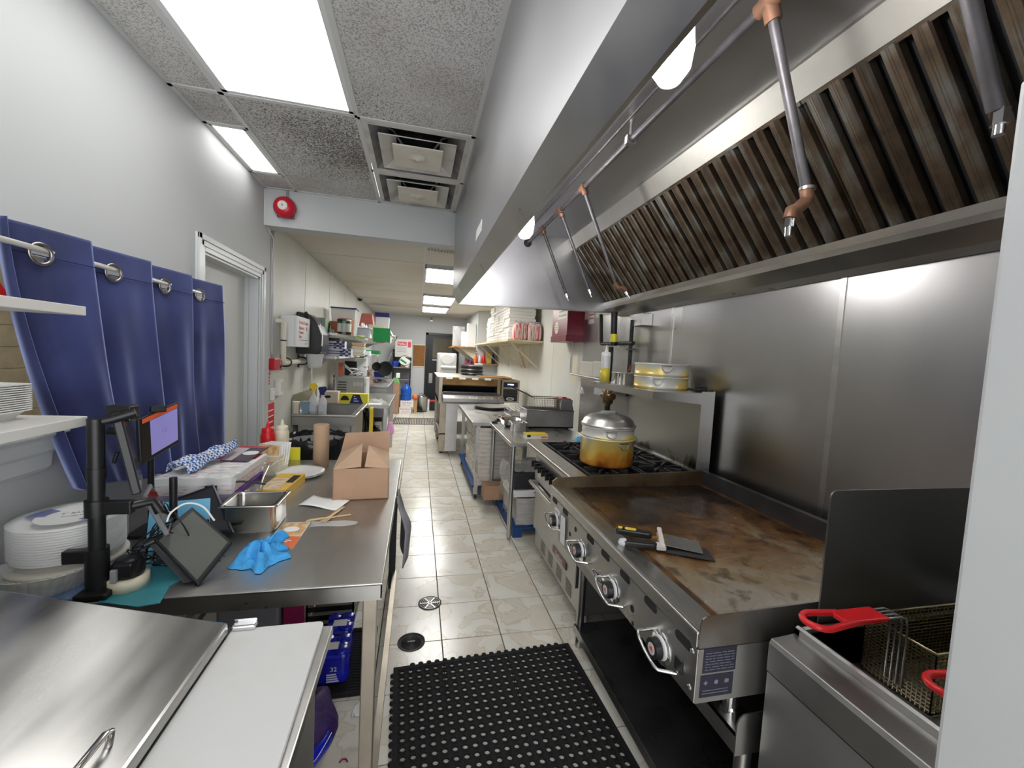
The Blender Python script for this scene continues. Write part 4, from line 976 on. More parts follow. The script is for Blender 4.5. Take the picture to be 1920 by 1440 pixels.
SHW = mk('shelf_white', (.70, .69, .65), .4)
solo('wall_shelf', 'upper white wall shelf in front of the curtain', 'shelf', MB().box(XL, -.90, -1.2, 1.388, 1.622, 1.647), SHW, bev=.002)
solo('wall_shelf', 'lower white wall shelf in front of the curtain, carrying foam trays', 'shelf', MB().box(XL, -.90, -1.2, 1.388, 1.315, 1.342), SHW, bev=.002)
ft = None
for k in range(13):
    z = 1.342+k*.0056
    if ft is None:
        m = MB()
        def rg_(hx, hy, zz): return [Vector((-1.075+p[0], 1.24+p[1], zz)) for p in rrect(hx, hy, .02, 3)]
        loft(m, [rg_(.062, .085, z), rg_(.078, .105, z+.022), rg_(.086, .112, z+.022), rg_(.086, .112, z+.0245), rg_(.078, .105, z+.0245), rg_(.062, .085, z+.003)])
        ft = solo('foam_tray', 'bottom white foam tray in the stack on the lower wall shelf', 'tray', m, FOAM, group='foam trays on the lower wall shelf')
    else: copy_tree(ft, (0, 0, k*.0056), ORD[k]+' white foam tray from the bottom of the stack on the lower wall shelf')

# ================================================================== prep table in front
pt_ = thing('prep_table', 'stainless prep table with sloped lid in front of the work table', 'table', (-.55, .4, 0))
PY1 = 1.075
build('cabinet', MB().box(-1.08, -.22, -.9, PY1-.02, .12, .855), STEEL_D, pt_)
build('top_rim', MB().box(-.44, -.185, -.9, PY1, .845, .868).box(-1.08, -.44, -.9, PY1, .85, .862), STEEL, pt_, bev=.003)
def lidp(x, z_off=0): return .912+(-.412-x)*.268+z_off
LYF = 1.052
lid = build('lid', MB().prism([(-.412, lidp(-.412)), (-.412, lidp(-.412)-.028), (-1.06, lidp(-1.06)-.028), (-1.06, lidp(-1.06))], -.9, LYF, 'y'), mk('lid_steel', (.42, .415, .40), .24, 1, var=.06, vs=3, stretch=(8, 1, 8), rvar=.04), pt_, bev=.006)
hx, hy = -.455, .69
hz = lidp(hx)
build('lid_handle', MB().tube([(-.455, .735, lidp(-.455)), (-.452, .735, lidp(-.455)+.022), (-.452, .722, lidp(-.452)+.030), (-.452, .60, lidp(-.452)+.030), (-.452, .585, lidp(-.452)+.022), (-.455, .585, lidp(-.455))], .0055, 10), CHROME, lid)
build('lid_frame', MB().box(-.432, -.412, -.9, PY1, .862, .884).box(-1.08, -.432, PY1-.03, PY1, .862, .90), DARKMETAL, pt_)
for x in (-1.02, -.28):
    build('caster', MB().cyl((x-.02, .98, .05), (x+.02, .98, .05), .05, n=16).box(x-.025, x+.025, .955, 1.005, .06, .12), BLACK, pt_)
cbm = MB().prism(rrect(.115, .62, .012, 3), 0, .013).T(TR(-.309, .455, .868) @ RZ(1.2))
solo('cutting_board', 'long white plastic cutting board on the prep table edge', 'board', cbm, BOARDW, bev=.003)
solo('steel_clip', 'small shiny steel clip at the far corner of the cutting board', 'clip', MB().box(-.412, -.36, 1.062, 1.082, .8815, .892).box(-.412, -.36, 1.078, 1.083, .8815, .90), CHROME, bev=.003)

# ================================================================== steel work table
T_ = .855
wt = thing('work_table', 'stainless work table with a cluttered top beside the tiled aisle', 'table', (-.6, 2.0, 0))
TX0, TX1, TY0, TY1 = -1.13, -.083, 1.283, 2.785
build('tabletop', MB().box(TX0, TX1, TY0, TY1, T_-.008, T_), mk('work_top_steel', (.50, .495, .48), .36, 1, col2=(.38, .37, .35), vs=4, stretch=(1.5, .6, 1), rvar=.08), wt)
build('apron', MB().box(TX0, TX1, TY0, TY0+.004, T_-.055, T_-.004).box(TX1-.004, TX1, TY0, TY1, T_-.05, T_-.004).box(TX0, TX1, TY1-.004, TY1, T_-.05, T_-.004), STEEL, wt)
build('edge_roll', MB().cyl((TX0, TY0+.003, T_-.004), (TX1, TY0+.003, T_-.004), .0045, n=8).cyl((TX1-.003, TY0, T_-.004), (TX1-.003, TY1, T_-.004), .0045, n=8), STEEL, wt)
LEGM = mk('leg_steel', (.47, .42, .35), .4, .9, var=.1, vs=8)
for x, y in ((TX1-.035, TY0+.03), (TX1-.035, TY1-.03), (TX0+.04, TY0+.03), (TX0+.04, TY1-.03)):
    build('leg', MB().box(x-.021, x+.021, y-.021, y+.021, .0, T_-.05), LEGM if y < 2 else BLACKMETAL, wt, bev=.003)
build('lower_rail', MB().box(TX1-.03, TX1-.004, TY0+.02, TY1-.03, .085, .115), LEGM, wt)
build('lower_rail', MB().box(TX0+.02, TX0+.05, TY0+.02, TY1-.03, .085, .115), LEGM, wt)

# --- things on the work table
box_ = thing('cardboard_box', 'open brown cardboard box with taped side on the work table', 'box', (-.25, 2.2, T_))
bx0, bx1, by0, by1, bh = -.378, -.128, 2.06, 2.40, .15
M_ = TR(-.253, 2.2, T_+.001) @ RZ(4)
def bpart(nm, mb, mt=KRAFT): return build(nm, mb.T(M_), mt, box_)
hw, hd_ = .126, .17
bpart('wall', MB().box(-hw, hw, -hd_, -hd_+.004, 0, bh)); bpart('wall', MB().box(-hw, hw, hd_-.004, hd_, 0, bh))
bpart('wall', MB().box(-hw, -hw+.004, -hd_, hd_, 0, bh)); bpart('wall', MB().box(hw-.004, hw, -hd_, hd_, 0, bh)); bpart('bottom', MB().box(-hw, hw, -hd_, hd_, 0, .004))
bpart('flap', slab([M_.inverted() @ q for q in ()] or [(-hw, -hd_, bh), (-.004, -hd_+.012, bh+.008), (-.012, hd_*.5, bh+.065), (-hw, hd_, bh)], .003), KRAFT_L)
bpart('flap', slab([(hw, -hd_, bh), (.012, -hd_+.02, bh+.004), (.02, hd_*.4, bh+.06), (hw, hd_, bh)], .003), KRAFT_L)
bpart('flap', slab([(-hw, hd_, bh), (hw, hd_, bh), (hw+.002, hd_+.035, bh+.11), (-hw+.02, hd_+.03, bh+.10)], .003), KRAFT)
bpart('tape_strip', MB().box(-.025, .04, -hd_-.0012, -hd_, .045, bh), mk('tape_tan', (.40, .25, .155), .35))
bpart('tape_strip', MB().box(-.04, .012, -hd_-.0016, -hd_, .02, .06), bpy.data.materials['tape_tan'])

rl = thing('paper_roll', 'tall kraft paper roll standing beside the cardboard box', 'roll', (-.545, 2.62, T_))
build('paper', MB().lathe([(.019, .003), (.0435, 0), (.0435, .255), (.041, .257), (.019, .257), (.019, .004)], (-.545, 2.625, T_), 32), KRAFT_L, rl)
build('core', MB().lathe([(.019, .002), (.0195, .250), (.016, .250), (.0155, .003)], (-.545, 2.625, T_), 20), mk('core_brown', (.22, .12, .07), .8), rl)
plt = MB().lathe([(0, .006), (.075, .006), (.10, .014), (.124, .020), (.125, .022), (.10, .018), (.074, .010), (0, .010)], (-.615, 2.455, T_), 40)
for k in range(2):
    o = solo('dinner_plate', ('lower white plate of the two stacked by the film box', 'upper white plate of the two stacked by the film box')[k], 'plate', MB().add(plt.v, plt.f, 0, True).mv(0, 0, -.006+k*.008), WPLASTIC, group='white plates on the work table')
pan = gnpan('steel_pan', 'deep stainless food pan beside the tablets on the work table', (-.602, 1.775), .205, .185, .105, T_, mat=mk('pan_steel', (.50, .49, .47), .22, 1, var=.05, vs=9), rz=0)
# film box
def carton(name, label, cat, c, sx, sy, sz_, z, rz, mat, group=None, bev=.001):
    M = TR(c[0], c[1], z) @ RZ(rz)
    t = thing(name, label, cat, (c[0], c[1], z), group)
    build('box', MB().box(-sx/2, sx/2, -sy/2, sy/2, 0, sz_).T(M), mat, t, bev=bev)
    return t, M
FOODP = mk('food_print', (.62, .42, .22), .5, col2=(.80, .72, .58), vs=30)
t, M = carton('film_box', 'yellow box of foil sheets with a food picture on its lid beside the steel pan', 'box', (-.63, 2.195), .125, .27, .045, T_, -4, mk('box_yellow', (.80, .50, .06), .45))
build('food_picture', MB().box(-.058, .03, -.12, .05, .0452, .046).T(M), FOODP, t)
build('black_panel', MB().box(.02, .055, -.02, .10, .0452, .0462).T(M), BLACKM, t)
build('side_print', MB().box(-.05, .05, -.1362, -.135, .006, .03).T(M), BLACKM, t)
txt('FOIL', .026, M @ TR(.038, .04, .0464) @ RZ(-90), YELLOW, t) if False else None
# flyers on the table
FLY = mk('flyer_pizza', (.55, .25, .10), .45, col2=(.75, .62, .35), vs=45)
def flyer(label, P4, t_=.0012):
    t = thing('flyer', label, 'flyer', tuple(sum((Vector(q) for q in P4), Vector())/4))
    build('sheet', slab(P4, t_), PAPERW, t)
    build('pizza_picture', slab(inset(P4, .02, .40, .98, .98, .0004), .0003), FLY, t)
    build('orange_band', slab(inset(P4, 0, 0, 1, .40, .0005), .0003), ORANGE, t)
    c = lerp4(P4, .5, .68); ux = (Vector(P4[1])-Vector(P4[0])).normalized(); n_ = (Vector(P4[1])-Vector(P4[0])).cross(Vector(P4[3])-Vector(P4[0])).normalized()
    if n_.dot(CP-c) < 0: n_ = -n_
    M = FR(c+n_*.0008, ux, n_.cross(ux)); l_ = (Vector(P4[1])-Vector(P4[0])).length
    build('logo_disc', MB().prism([(l_*.27*math.cos(k*.314), l_*.22*math.sin(k*.314)) for k in range(20)], 0, .0003).T(M), PAPERW, t)
    pr = MB()
    for k in range(3):
        pr.box(-l_*.3+k*.004, l_*.28-k*.008, -.003-k*.0115, .002-k*.0115, .0, .0004)
    build('print_lines', pr.T(FR(lerp4(P4, .5, .25)+n_*.001, ux, n_.cross(ux))), PAPERW, t)['kind'] = 'stuff'
    return t
flyer('orange and white pizza flyer lying flat by the blue cloth', [atz(495, 1023, T_+.0015), atz(549, 1028, T_+.0015), atz(583, 978, T_+.0015), atz(531, 980, T_+.0015)])
# wooden cutlery in its sleeve
def stick(name, label, a, b, fork):
    a = Vector(a); b = Vector(b); d = (b-a); L = d.length; M = FR(a, d, Vector((0, 0, 1)).cross(d))
    m = MB()
    if fork:
        m.prism([(0, -.006), (L*.62, -.006), (L*.70, -.010), (L*.8, -.0125), (L*.8, .0125), (L*.70, .010), (L*.62, .006), (0, .006)], 0, .002)
        for k in range(4): m.box(L*.79, L, -.0125+k*.007, -.0085+k*.007, .0, .002)
    else: m.prism([(0, -.006), (L*.5, -.006), (L*.65, -.010), (L*.92, -.011), (L, -.002), (L, .007), (L*.6, .007), (0, .006)], 0, .002)
    return solo(name, label, 'cutlery', m.T(M), WOOD)
stick('wooden_knife', 'wooden disposable knife crossing under the wooden fork', atz(658, 965, T_+.0015), atz(574, 977, T_+.0015), False)
stick('wooden_fork', 'wooden disposable fork lying across the wooden knife', atz(644, 951, T_+.004), atz(605, 979, T_+.004), True)
def wavy(p4, amp, fx, fy, ph=0):
    p4 = [Vector(q) for q in p4]
    return lambda u, v: lerp4(p4, u, v)+Vector((0, 0, amp*(1+math.sin(u*fx+ph)*math.cos(v*fy+ph))))
solo('napkin', 'white printed paper napkin lying near the cardboard box', 'napkin', MB().sheet(wavy([atz(560, 948, T_+.001), atz(630, 957, T_+.001), atz(656, 941, T_+.001), atz(588, 930, T_+.001)], .004, 5, 3), 10, 6, .0008), PAPERW)
solo('plastic_sleeve', 'clear plastic cutlery sleeve beside the wooden fork', 'wrapper', MB().sheet(wavy([atz(580, 990, T_+.001), atz(668, 985, T_+.001), atz(672, 978, T_+.001), atz(584, 978, T_+.001)], .003, 7, 3), 10, 4, .0006), CLEAR)
# crumpled blue cloth
random.seed(11)
def crumple(name, label, cat, c, rx, ry, h, mat, seed, nu=36, nv=18, z=T_, lobes=5):
    rnd = random.Random(seed); ph = [rnd.uniform(0, 6.28) for _ in range(12)]
    m = MB()
    def fn(u, v):
        a = u*2*math.pi; r_ = v
        w_ = 1+.22*math.sin(lobes*a+ph[0])+.12*math.sin(9*a+ph[1])
        rr = r_**.7
        zz = h*(1-r_**2.2)*(.75+.35*math.sin(3*a+ph[2]+4*r_)+.25*math.sin(7*a+ph[3]-6*r_)+.15*math.sin(13*a+ph[4]))
        return (c[0]+rx*rr*w_*math.cos(a), c[1]+ry*rr*w_*math.sin(a), z+.002+max(.0, zz))
    m.sheet(fn, nu, nv, 0)
    m.add([Vector(fn(i/nu, 1))*1 for i in range(nu)], [tuple(range(nu))], 0)
    return solo(name, label, cat, m, mat)
crumple('blue_cloth', 'crumpled bright blue cleaning cloth on the work table', 'cloth', (-.485, 1.475), .072, .078, .055, CLOTHB, 4)
solo('cloth_fold', 'standing fold of blue cleaning cloth beside the crumpled blue cloth', 'cloth', MB().sheet(lambda u, v: Vector((-.475+.05*u+.012*math.sin(v*7), 1.475+.06*u+.03*(v-.5), T_+.002+.075*v*(1-.5*(2*u-1)**2))), 14, 10, .004), CLOTHB)

# bottles of sauce
def sauce(label, c, mat, r_=.036, h=.20):
    t = thing('sauce_bottle', label, 'bottle', (*c, T_), 'squeeze bottles of sauce')
    build('bottle', MB().lathe([(0, 0), (r_-.002, 0), (r_, .004), (r_, h-.02), (r_*.92, h-.006), (r_*.8, h)], (*c, T_), 24), mat, t)
    build('cap', MB().lathe([(r_*.84, h-.004), (r_*.86, h+.016), (r_*.78, h+.024), (.014, h+.028), (.011, h+.034), (.005, h+.062), (.0, h+.064)], (*c, T_), 20), mat, t)
sauce('red squeeze bottle of sauce behind the flyers', (-.845, 2.66), RED, .039)
sauce('cream coloured squeeze bottle of sauce beside the red one', (-.79, 2.735), CREAM, .038)
# yellow note hanging at the table end
solo('yellow_note', 'bright yellow paper slip at the far edge of the work table', 'note', MB().box(-.765, -.70, 2.787, 2.789, .80, .935), YELLOWBR)
# flyer stand with stacked cards
t = thing('flyer_stand', 'tan card box packed with pizza flyers in front of the sauce bottles', 'box', (-.79, 2.52, T_))
M = TR(-.775, 2.50, T_) @ RZ(-14)
build('box', MB().box(-.065, .065, -.045, .05, 0, .105).T(M), CREAM, t)
for k in range(5):
    q = M @ TR(.0+.004*k, -.04+.018*k, .045) @ RX(-14)
    P4 = [q @ Vector(v) for v in ((-.06, 0, 0), (.06, 0, 0), (.06, 0, .125), (-.06, 0, .125))]
    b_ = build('card', slab(P4, .0012), PAPERW, t)
    if k in (0,):
        build('pizza_picture', slab(inset(P4, .03, .45, .97, .97, .0005), .0003), FLY, b_); build('orange_band', slab(inset(P4, 0, 0, 1, .4, .0005), .0003), ORANGE, b_)
# menu booklet leaning
P4 = [Vector((-.88, 2.14, 1.022)), Vector((-.76, 2.12, 1.022)), Vector((-.745, 2.36, 1.036)), Vector((-.88, 2.38, 1.036))]
t = thing('menu_booklet', 'dark glossy menu booklet with a white round logo beside the checked cloth', 'menu', (-.84, 2.26, 1.017))
build('cover', slab(P4, .005), mk('menu_dark', (.06, .045, .075), .25), t)
build('red_band', slab(inset(P4, .0, .86, 1, 1, .0006), .0003), mk('menu_red', (.5, .03, .05), .3), t)
build('photo', slab(inset(P4, .0, .0, .42, .85, .0006), .0003), mk('menu_photo', (.60, .50, .55), .3), t)
c = lerp4(P4, .72, .5); nn = (P4[1]-P4[0]).cross(P4[3]-P4[0]).normalized(); nn = nn if nn.z > 0 else -nn
build('logo_disc', MB().prism([(.035*math.cos(k*.314), .035*math.sin(k*.314)) for k in range(20)], 0, .0004).T(FR(c+nn*.001, P4[1]-P4[0], nn.cross(P4[1]-P4[0]))), PAPERW, t)
# pizza boxes in a plastic bag, purple tray below
t = thing('purple_tray', 'purple plastic tray under the bagged pizza boxes', 'tray', (-.93, 2.05, T_))
build('tray', MB().frus((-.86, 2.06), (.12, .16), (.135, .18), T_, T_+.085), PURPLE, t, bev=.006)
t = thing('bagged_boxes', 'white and red printed boxes in clear plastic on the purple tray', 'box', (-.93, 2.08, T_+.085))
PRB = mk('box_red_print', (.72, .68, .68), .35, col2=(.62, .25, .25), vs=18, stretch=(1, 3, 6), lo=.56, hi=.62)
build('box', MB().box(-1.005, -.735, 1.885, 2.30, T_+.0855, T_+.155), PRB, t, bev=.004)
build('box_lid', MB().box(-1.007, -.733, 1.883, 2.302, T_+.125, T_+.158), PAPERW, t, bev=.004)
build('red_panel', MB().box(-.98, -.75, 2.19, 2.295, T_+.158, T_+.1595), RED, t)
pl_ = MB()
random.seed(5)
for k in range(26):
    x = random.uniform(-.99, -.83); y = random.uniform(1.90, 2.16); pl_.box(x, x+random.uniform(.02, .09), y, y+.004, T_+.158, T_+.1592)
build('print_lines', pl_, mk('pale_red_ink', (.62, .34, .34), .4), t)['kind'] = 'stuff'
build('plastic_bag', MB().sheet(lambda u, v: Vector((-1.01+.29*u, 1.87+.2*v, T_+.163+.010*math.sin(u*19+v*5)*math.sin(v*11))), 24, 12, .0008).sheet(lambda u, v: Vector((-1.01+.30*u, 1.87-.02*math.sin(v*3)-.01*math.sin(u*17), T_+.05+.112*v)), 24, 6, .0008), CLEAR2, t)
# checked cloth
def checkmat():
    m, nt, b = node_mat('blue_check_cloth', .9)
    tc = _n(nt, 'ShaderNodeTexCoord'); ck = _n(nt, 'ShaderNodeTexChecker'); ck.inputs['Scale'].default_value = 95
    nt.links.new(tc.outputs['Object'], ck.inputs['Vector']); ck.inputs['Color1'].default_value = (.03, .12, .42, 1); ck.inputs['Color2'].default_value = (.70, .74, .78, 1)
    nt.links.new(ck.outputs[0], b.inputs['Base Color']); return m
CHK = checkmat()
solo('checked_cloth', 'blue and white checked dish cloth bundled on the bagged boxes', 'cloth', MB().sheet(lambda u, v: Vector((-.95, 1.93, T_+.168)).lerp(Vector((-.86, 2.26, T_+.205)), u)+Vector((.05*(1-.6*u)*math.cos(v*math.pi)*(1+.2*math.sin(u*11)), -.02*math.cos(v*math.pi), (.042-.012*u)*math.sin(v*math.pi)*(1+.25*math.sin(u*15+v*9))+.004*math.sin(v*25))), 28, 20, .003), CHK)
# ladle / steel handled spoon and label roll
solo('steel_spoon', 'long steel spoon handle leaning over the yellow film box', 'utensil', MB().tube([(-.722, 2.30, T_+.10), (-.705, 2.16, T_+.075), (-.665, 1.985, T_+.055)], .005, 8).lathe([(0, 0), (.016, .003), (.02, .01)], (-.722, 2.31, T_+.098), 12), CHROME)
solo('cream_straw', 'thin cream stick leaning on the flyer box', 'stick', MB().tube([(-.81, 2.35, T_+.03), (-.70, 2.46, T_+.095)], .003, 6), CREAM)
t, M = carton('receipt_paper', 'white paper pad with curled sheets between the tablets and the film box', 'paper', (-.775, 2.0), .11, .19, .05, T_, 8, PAPERW)
build('curled_sheet', MB().sheet(lambda u, v: M @ Vector((-.06+.12*u, -.10+.2*v, .052+.02*math.sin(u*3))), 8, 4, .0008), CLEAR2, t)
# --- left end of the table
t = thing('plate_pack', 'plastic wrapped stack of round white disposable plates by the black pole', 'plates', (-1.0, 1.46, T_+.05))
pcx, pcy, pz0 = -1.005, 1.475, T_+.055
for k in range(9): pass
ps = None
for k in range(14):
    z = pz0+k*.0075
    if ps is None:
        ps = build('plate', MB().lathe([(0, 0), (.08, 0), (.10, .010), (.125, .014), (.126, .017), (.10, .014), (.079, .004), (0, .004)], (pcx, pcy, z), 32), FOAM, t)
    else:
        o = ps.copy(); COL.objects.link(o); o.location = ps.location+Vector((0, 0, k*.0075))
top = pz0+14*.0075+.012
build('paper_label', MB().prism([(pcx+.075*math.cos(a), pcy+.075*math.sin(a)) for a in [k*.2 for k in range(32)]], top-.0015, top-.001), PAPERW, t)
bl = MB()
for a0 in (150, 330):
    for k in range(6):
        a = math.radians(a0+k*7); bl.box(-.02, .02, -.006, .006, top-.001, top-.0004).v
        q = MB().box(.055, .10, -.006, .006, top-.001, top-.0002).T(TR(pcx, pcy, 0) @ RZ(a0+k*7)); bl.add(q.v, q.f)
b2 = MB()
for a0 in (150, 330):
    for k in range(6):
        q = MB().box(.055, .10, -.0065, .0065, top-.001, top-.0002).T(TR(pcx, pcy, 0) @ RZ(a0+k*7)); b2.add(q.v, q.f)
build('blue_print', b2, mk('blue_ink', (.05, .12, .55), .4), t)['kind'] = 'stuff'
txt('9" BAGAS', .018, TR(pcx+.01, pcy+.02, top-.0006) @ RZ(20), GREYPL, t); txt('DINNER PLATE', .010, TR(pcx+.02, pcy-.005, top-.0006) @ RZ(20), GREYPL, t)
build('plastic_wrap', MB().lathe([(.118, pz0-.01), (.131, pz0+.03), (.132, top-.02), (.122, top+.002), (.06, top+.003), (0, top+.004)], (pcx, pcy, 0), 32), CLEAR2, t)
t = thing('lid_stack', 'stack of cream round lids under the wrapped plates', 'lids', (-1.0, 1.47, T_))
for k in range(3): build('lid', MB().lathe([(0, 0), (.128, 0), (.134, .006), (.134, .014), (.12, .016), (0, .016)], (-1.003, 1.47, T_+.001+k*.0165), 32), mk('lid_cream%d' % k, (.70, .66, .56), .4), t)
fp = MB()
n_ = 64
rings = []
for r0, z0, am in ((.07, .002, 0), (.088, .004, .002), (.108, .058, .004), (.116, .060, .001), (.116, .062, .001), (.106, .060, .004), (.086, .006, .002), (.068, .004, 0)):
    rings.append([Vector((-.985+(r0+(am if k % 2 else -am))*math.cos(k*2*math.pi/n_), 1.352+.0+(r0*.78+(am if k % 2 else -am))*math.sin(k*2*math.pi/n_)*1.0, T_+.012+z0)) for k in range(n_)])
loft(fp, rings)
solo('fluted_pan', 'clear plastic fluted round container in front of the wrapped plates', 'container', fp, clear('clear_fluted', (.82, .84, .84), .08, .42))
solo('plastic_film', 'crumpled blue and clear plastic film under the fluted container', 'wrapper', MB().sheet(lambda u, v: Vector((-1.08+.24*u, 1.288+.12*v, T_+.002+.008*abs(math.sin(u*13+v*4))*(1+v))), 20, 8, .0006), mk('film_blue', (.25, .38, .62), .15, alpha=.7))
solo('teal_mat', 'teal card sheet under the black pole, overhanging the table edge', 'card', MB().prism([(p.x, p.y) for p in (atz(q[0], q[1], T_) for q in ((185, 1130), (215, 1080), (300, 1050), (345, 1085), (318, 1100), (300, 1132), (258, 1139)))], T_+.0005, T_+.0025), TEAL)
solo('blue_folder', 'light blue folder standing behind the tangle of cables', 'folder', slab([Vector((-.86, 1.56, T_+.001)), Vector((-.69, 1.60, T_+.001)), Vector((-.70, 1.63, T_+.16)), Vector((-.86, 1.59, T_+.16))], .006), SKYBLUE)
solo('tape_roll', 'cream roll of masking tape under the black adapter', 'tape', MB().lathe([(.022, 0), (.047, 0), (.047, .034), (.022, .034), (.022, .0)], (-.785, 1.352, T_+.0028), 28), CREAM)
t = thing('power_adapter', 'black cluster of power adapters on the tape roll', 'adapter', (-.785, 1.352, T_+.037))
build('body', MB().lathe([(.034, 0), (.037, .01), (.037, .035), (.028, .05), (0, .052)], (-.785, 1.352, T_+.037), 18), BLACK, t)
build('brick', MB().box(-.80, -.755, 1.31, 1.345, T_+.045, T_+.085), BLACK, t, bev=.004); build('clamp_tip', MB().box(-.80, -.785, 1.30, 1.31, T_+.038, T_+.075), GREYPL, t, bev=.002)

# --- black pole with tablet holders
pole = thing('tablet_pole', 'black pole with clamp arms standing at the table edge', 'stand', (-.842, 1.325, T_))
px_, py_ = -.842, 1.325
build('tube', MB().cyl((px_, py_, T_+.003), (px_, py_, 1.345), .0185, n=20), BLACK, pole)
build('base', MB().box(px_-.03, px_+.045, py_-.045, py_+.03, T_+.003, T_+.02).cyl((px_, py_, T_+.02), (px_, py_, T_+.09), .026, n=20), BLACK, pole, bev=.004)
build('joint', MB().cyl((px_, py_, 1.18), (px_, py_, 1.21), .0205, n=20), BLACK, pole)
for z, s_ in ((1.10, 1), (.965, -1)):
    c = build('clamp', MB().cyl((px_, py_, z-.022), (px_, py_, z+.022), .0255, n=20).box(px_+(.02 if s_ > 0 else -.075), px_+(.085 if s_ > 0 else -.02), py_-.012, py_+.012, z-.018, z+.018), BLACK, pole, bev=.003)
build('top_arm', MB().tube([(px_, py_, 1.335), (px_+.03, py_+.01, 1.342), (px_+.075, py_+.03, 1.36)], .012, 10), BLACK, pole)
build('mid_arm', MB().tube([(px_+.07, py_, 1.10), (px_+.115, py_+.03, 1.105), (px_+.13, py_+.035, 1.07)], .013, 10), BLACK, pole)
pole2 = thing('second_tablet_pole', 'thinner black pole behind the cables holding the grey tablet', 'stand', (-.75, 1.50, T_))
build('tube', MB().cyl((-.748, 1.50, T_+.003), (-.748, 1.50, 1.13), .011, n=14), BLACK, pole2)
build('base', MB().box(-.79, -.71, 1.465, 1.535, T_+.003, T_+.013), BLACK, pole2, bev=.003)
# tablets
def tablet(name, label, P4, t_, screen=None, back=BLACK, scr=(.06, .08, .94, .92), frame=BLACK):
    P4 = [Vector(q) for q in P4]
    t = thing(name, label, 'tablet', tuple(sum(P4, Vector())/4))
    build('case', slab(P4, t_), frame, t, bev=.004)
    if screen: build('screen', slab(inset(P4, *scr, .0006), .0004), screen, t)
    return t, P4
# upright tablet in the top holder, seen almost edge on
d_ = Vector((-.50, .86, 0)).normalized()
a = at(226, 772, 1.36); b = at(266, 925, 1.36)
t, P4 = tablet('upright_tablet', 'black tablet clamped upright on the tall black pole, seen nearly edge on', [a, a+d_*.17+Vector((.008, .0, 0)), b+d_*.17+Vector((.008, .0, 0)), b], .022, mk('tablet_glass_dark', (.03, .03, .035), .12))
build('holder_clip', MB().box(-.03, .03, -.02, .02, 0, .045).T(TR(a.x-.012, a.y+.03, a.z-.03)), BLACK, t, bev=.004)
build('holder_knob', MB().cyl((a.x-.04, a.y+.02, a.z-.06), (a.x-.015, a.y+.02, a.z-.06), .012, n=10).cyl((a.x-.02, a.y+.02, a.z-.12), (a.x-.03, a.y+.02, a.z-.15), .005, n=8), BLACK, t)
a = at(272, 925, 1.40); b = at(318, 1000, 1.36)
t, P4 = tablet('grey_tablet', 'small grey tablet edge on with a white charging cable, below the upright tablet', [a, a+d_*.12+Vector((.02, 0, 0)), b+d_*.12+Vector((.02, 0, 0)), b], .014, BLACKGLOSS, frame=mk('tablet_grey', (.16, .16, .17), .35))
# cables
CBL = BLACK
def cable(label, pts, r_, mat):
    # smooth the polyline
    P = [Vector(p) for p in pts]; out = []
    for i in range(len(P)-1):
        p0 = P[max(i-1, 0)]; p1 = P[i]; p2 = P[i+1]; p3 = P[min(i+2, len(P)-1)]
        for k in range(6):
            s_ = k/6; out.append(.5*((2*p1)+(p2-p0)*s_+(2*p0-5*p1+4*p2-p3)*s_*s_+(3*p1-p0-3*p2+p3)*s_**3))
    out.append(P[-1]); return solo('cable', label, 'cable', MB().tube(out, r_, 6), mat)
cable('white charging cable arching from the grey tablet to the tilted glossy tablet', [at(313, 978, 1.36), at(322, 960, 1.37), at(350, 944, 1.40), at(380, 950, 1.42), at(402, 976, 1.43)], .0028, WPLASTIC)
cable('white cable looping behind the tall black pole', [at(192, 985, 1.42), at(205, 965, 1.42), at(228, 948, 1.42), at(256, 946, 1.43), (-.75, 1.49, 1.02)], .002, WPLASTIC)
random.seed(21)
for k in range(8):
    p = [(-.80+random.uniform(-.03, .10), 1.42+random.uniform(-.02, .08), T_+.012+random.uniform(0, .01))]
    for q in range(5): p.append((-.78+random.uniform(-.06, .12), 1.44+random.uniform(-.05, .09), T_+random.uniform(.03, .19)))
    p.append((-.70+random.uniform(-.05, .1), 1.48+random.uniform(-.05, .05), T_+.006))
    cable('thin black cable in the tangle behind the tall black pole', p, .0022, BLACK)['group'] = 'tangled black cables'
cable('thick black cable lying over the folded black tablet', [at(405, 916, 1.90), at(425, 906, 1.92), at(450, 903, 1.94), at(478, 905, 1.96), at(498, 908, 1.97)], .0045, BLACK)
# glossy tilted tablet facing the camera
n_ = Vector((.30, -.62, .72)); B = atz(372, 1098, T_+.004)
P4 = [onplane(x, y, B, n_) for x, y in ((287, 1010), (372, 1098), (437, 1016), (360, 950))]
t, P4 = tablet('glossy_tablet', 'black glossy tablet tilted on its stand, reflecting the ceiling', P4, .018, mk('tablet_glass', (.10, .105, .095), .06, coat=1), scr=(.08, .05, .93, .93))
pc_ = lerp4(P4, .3, .5)
build('stand_arm', MB().tube([pc_-n_.normalized()*.03, (-.72, 1.42, .98), (-.77, 1.40, T_+.10)], .014, 8), BLACK, t)
build('kickstand', slab([P4[0]+Vector((-.02, .005, -.01)), P4[0]+Vector((0, .02, 0)), Vector((-.615, 1.36, T_+.004)), Vector((-.645, 1.345, T_+.004))], .012), CHAR, t)
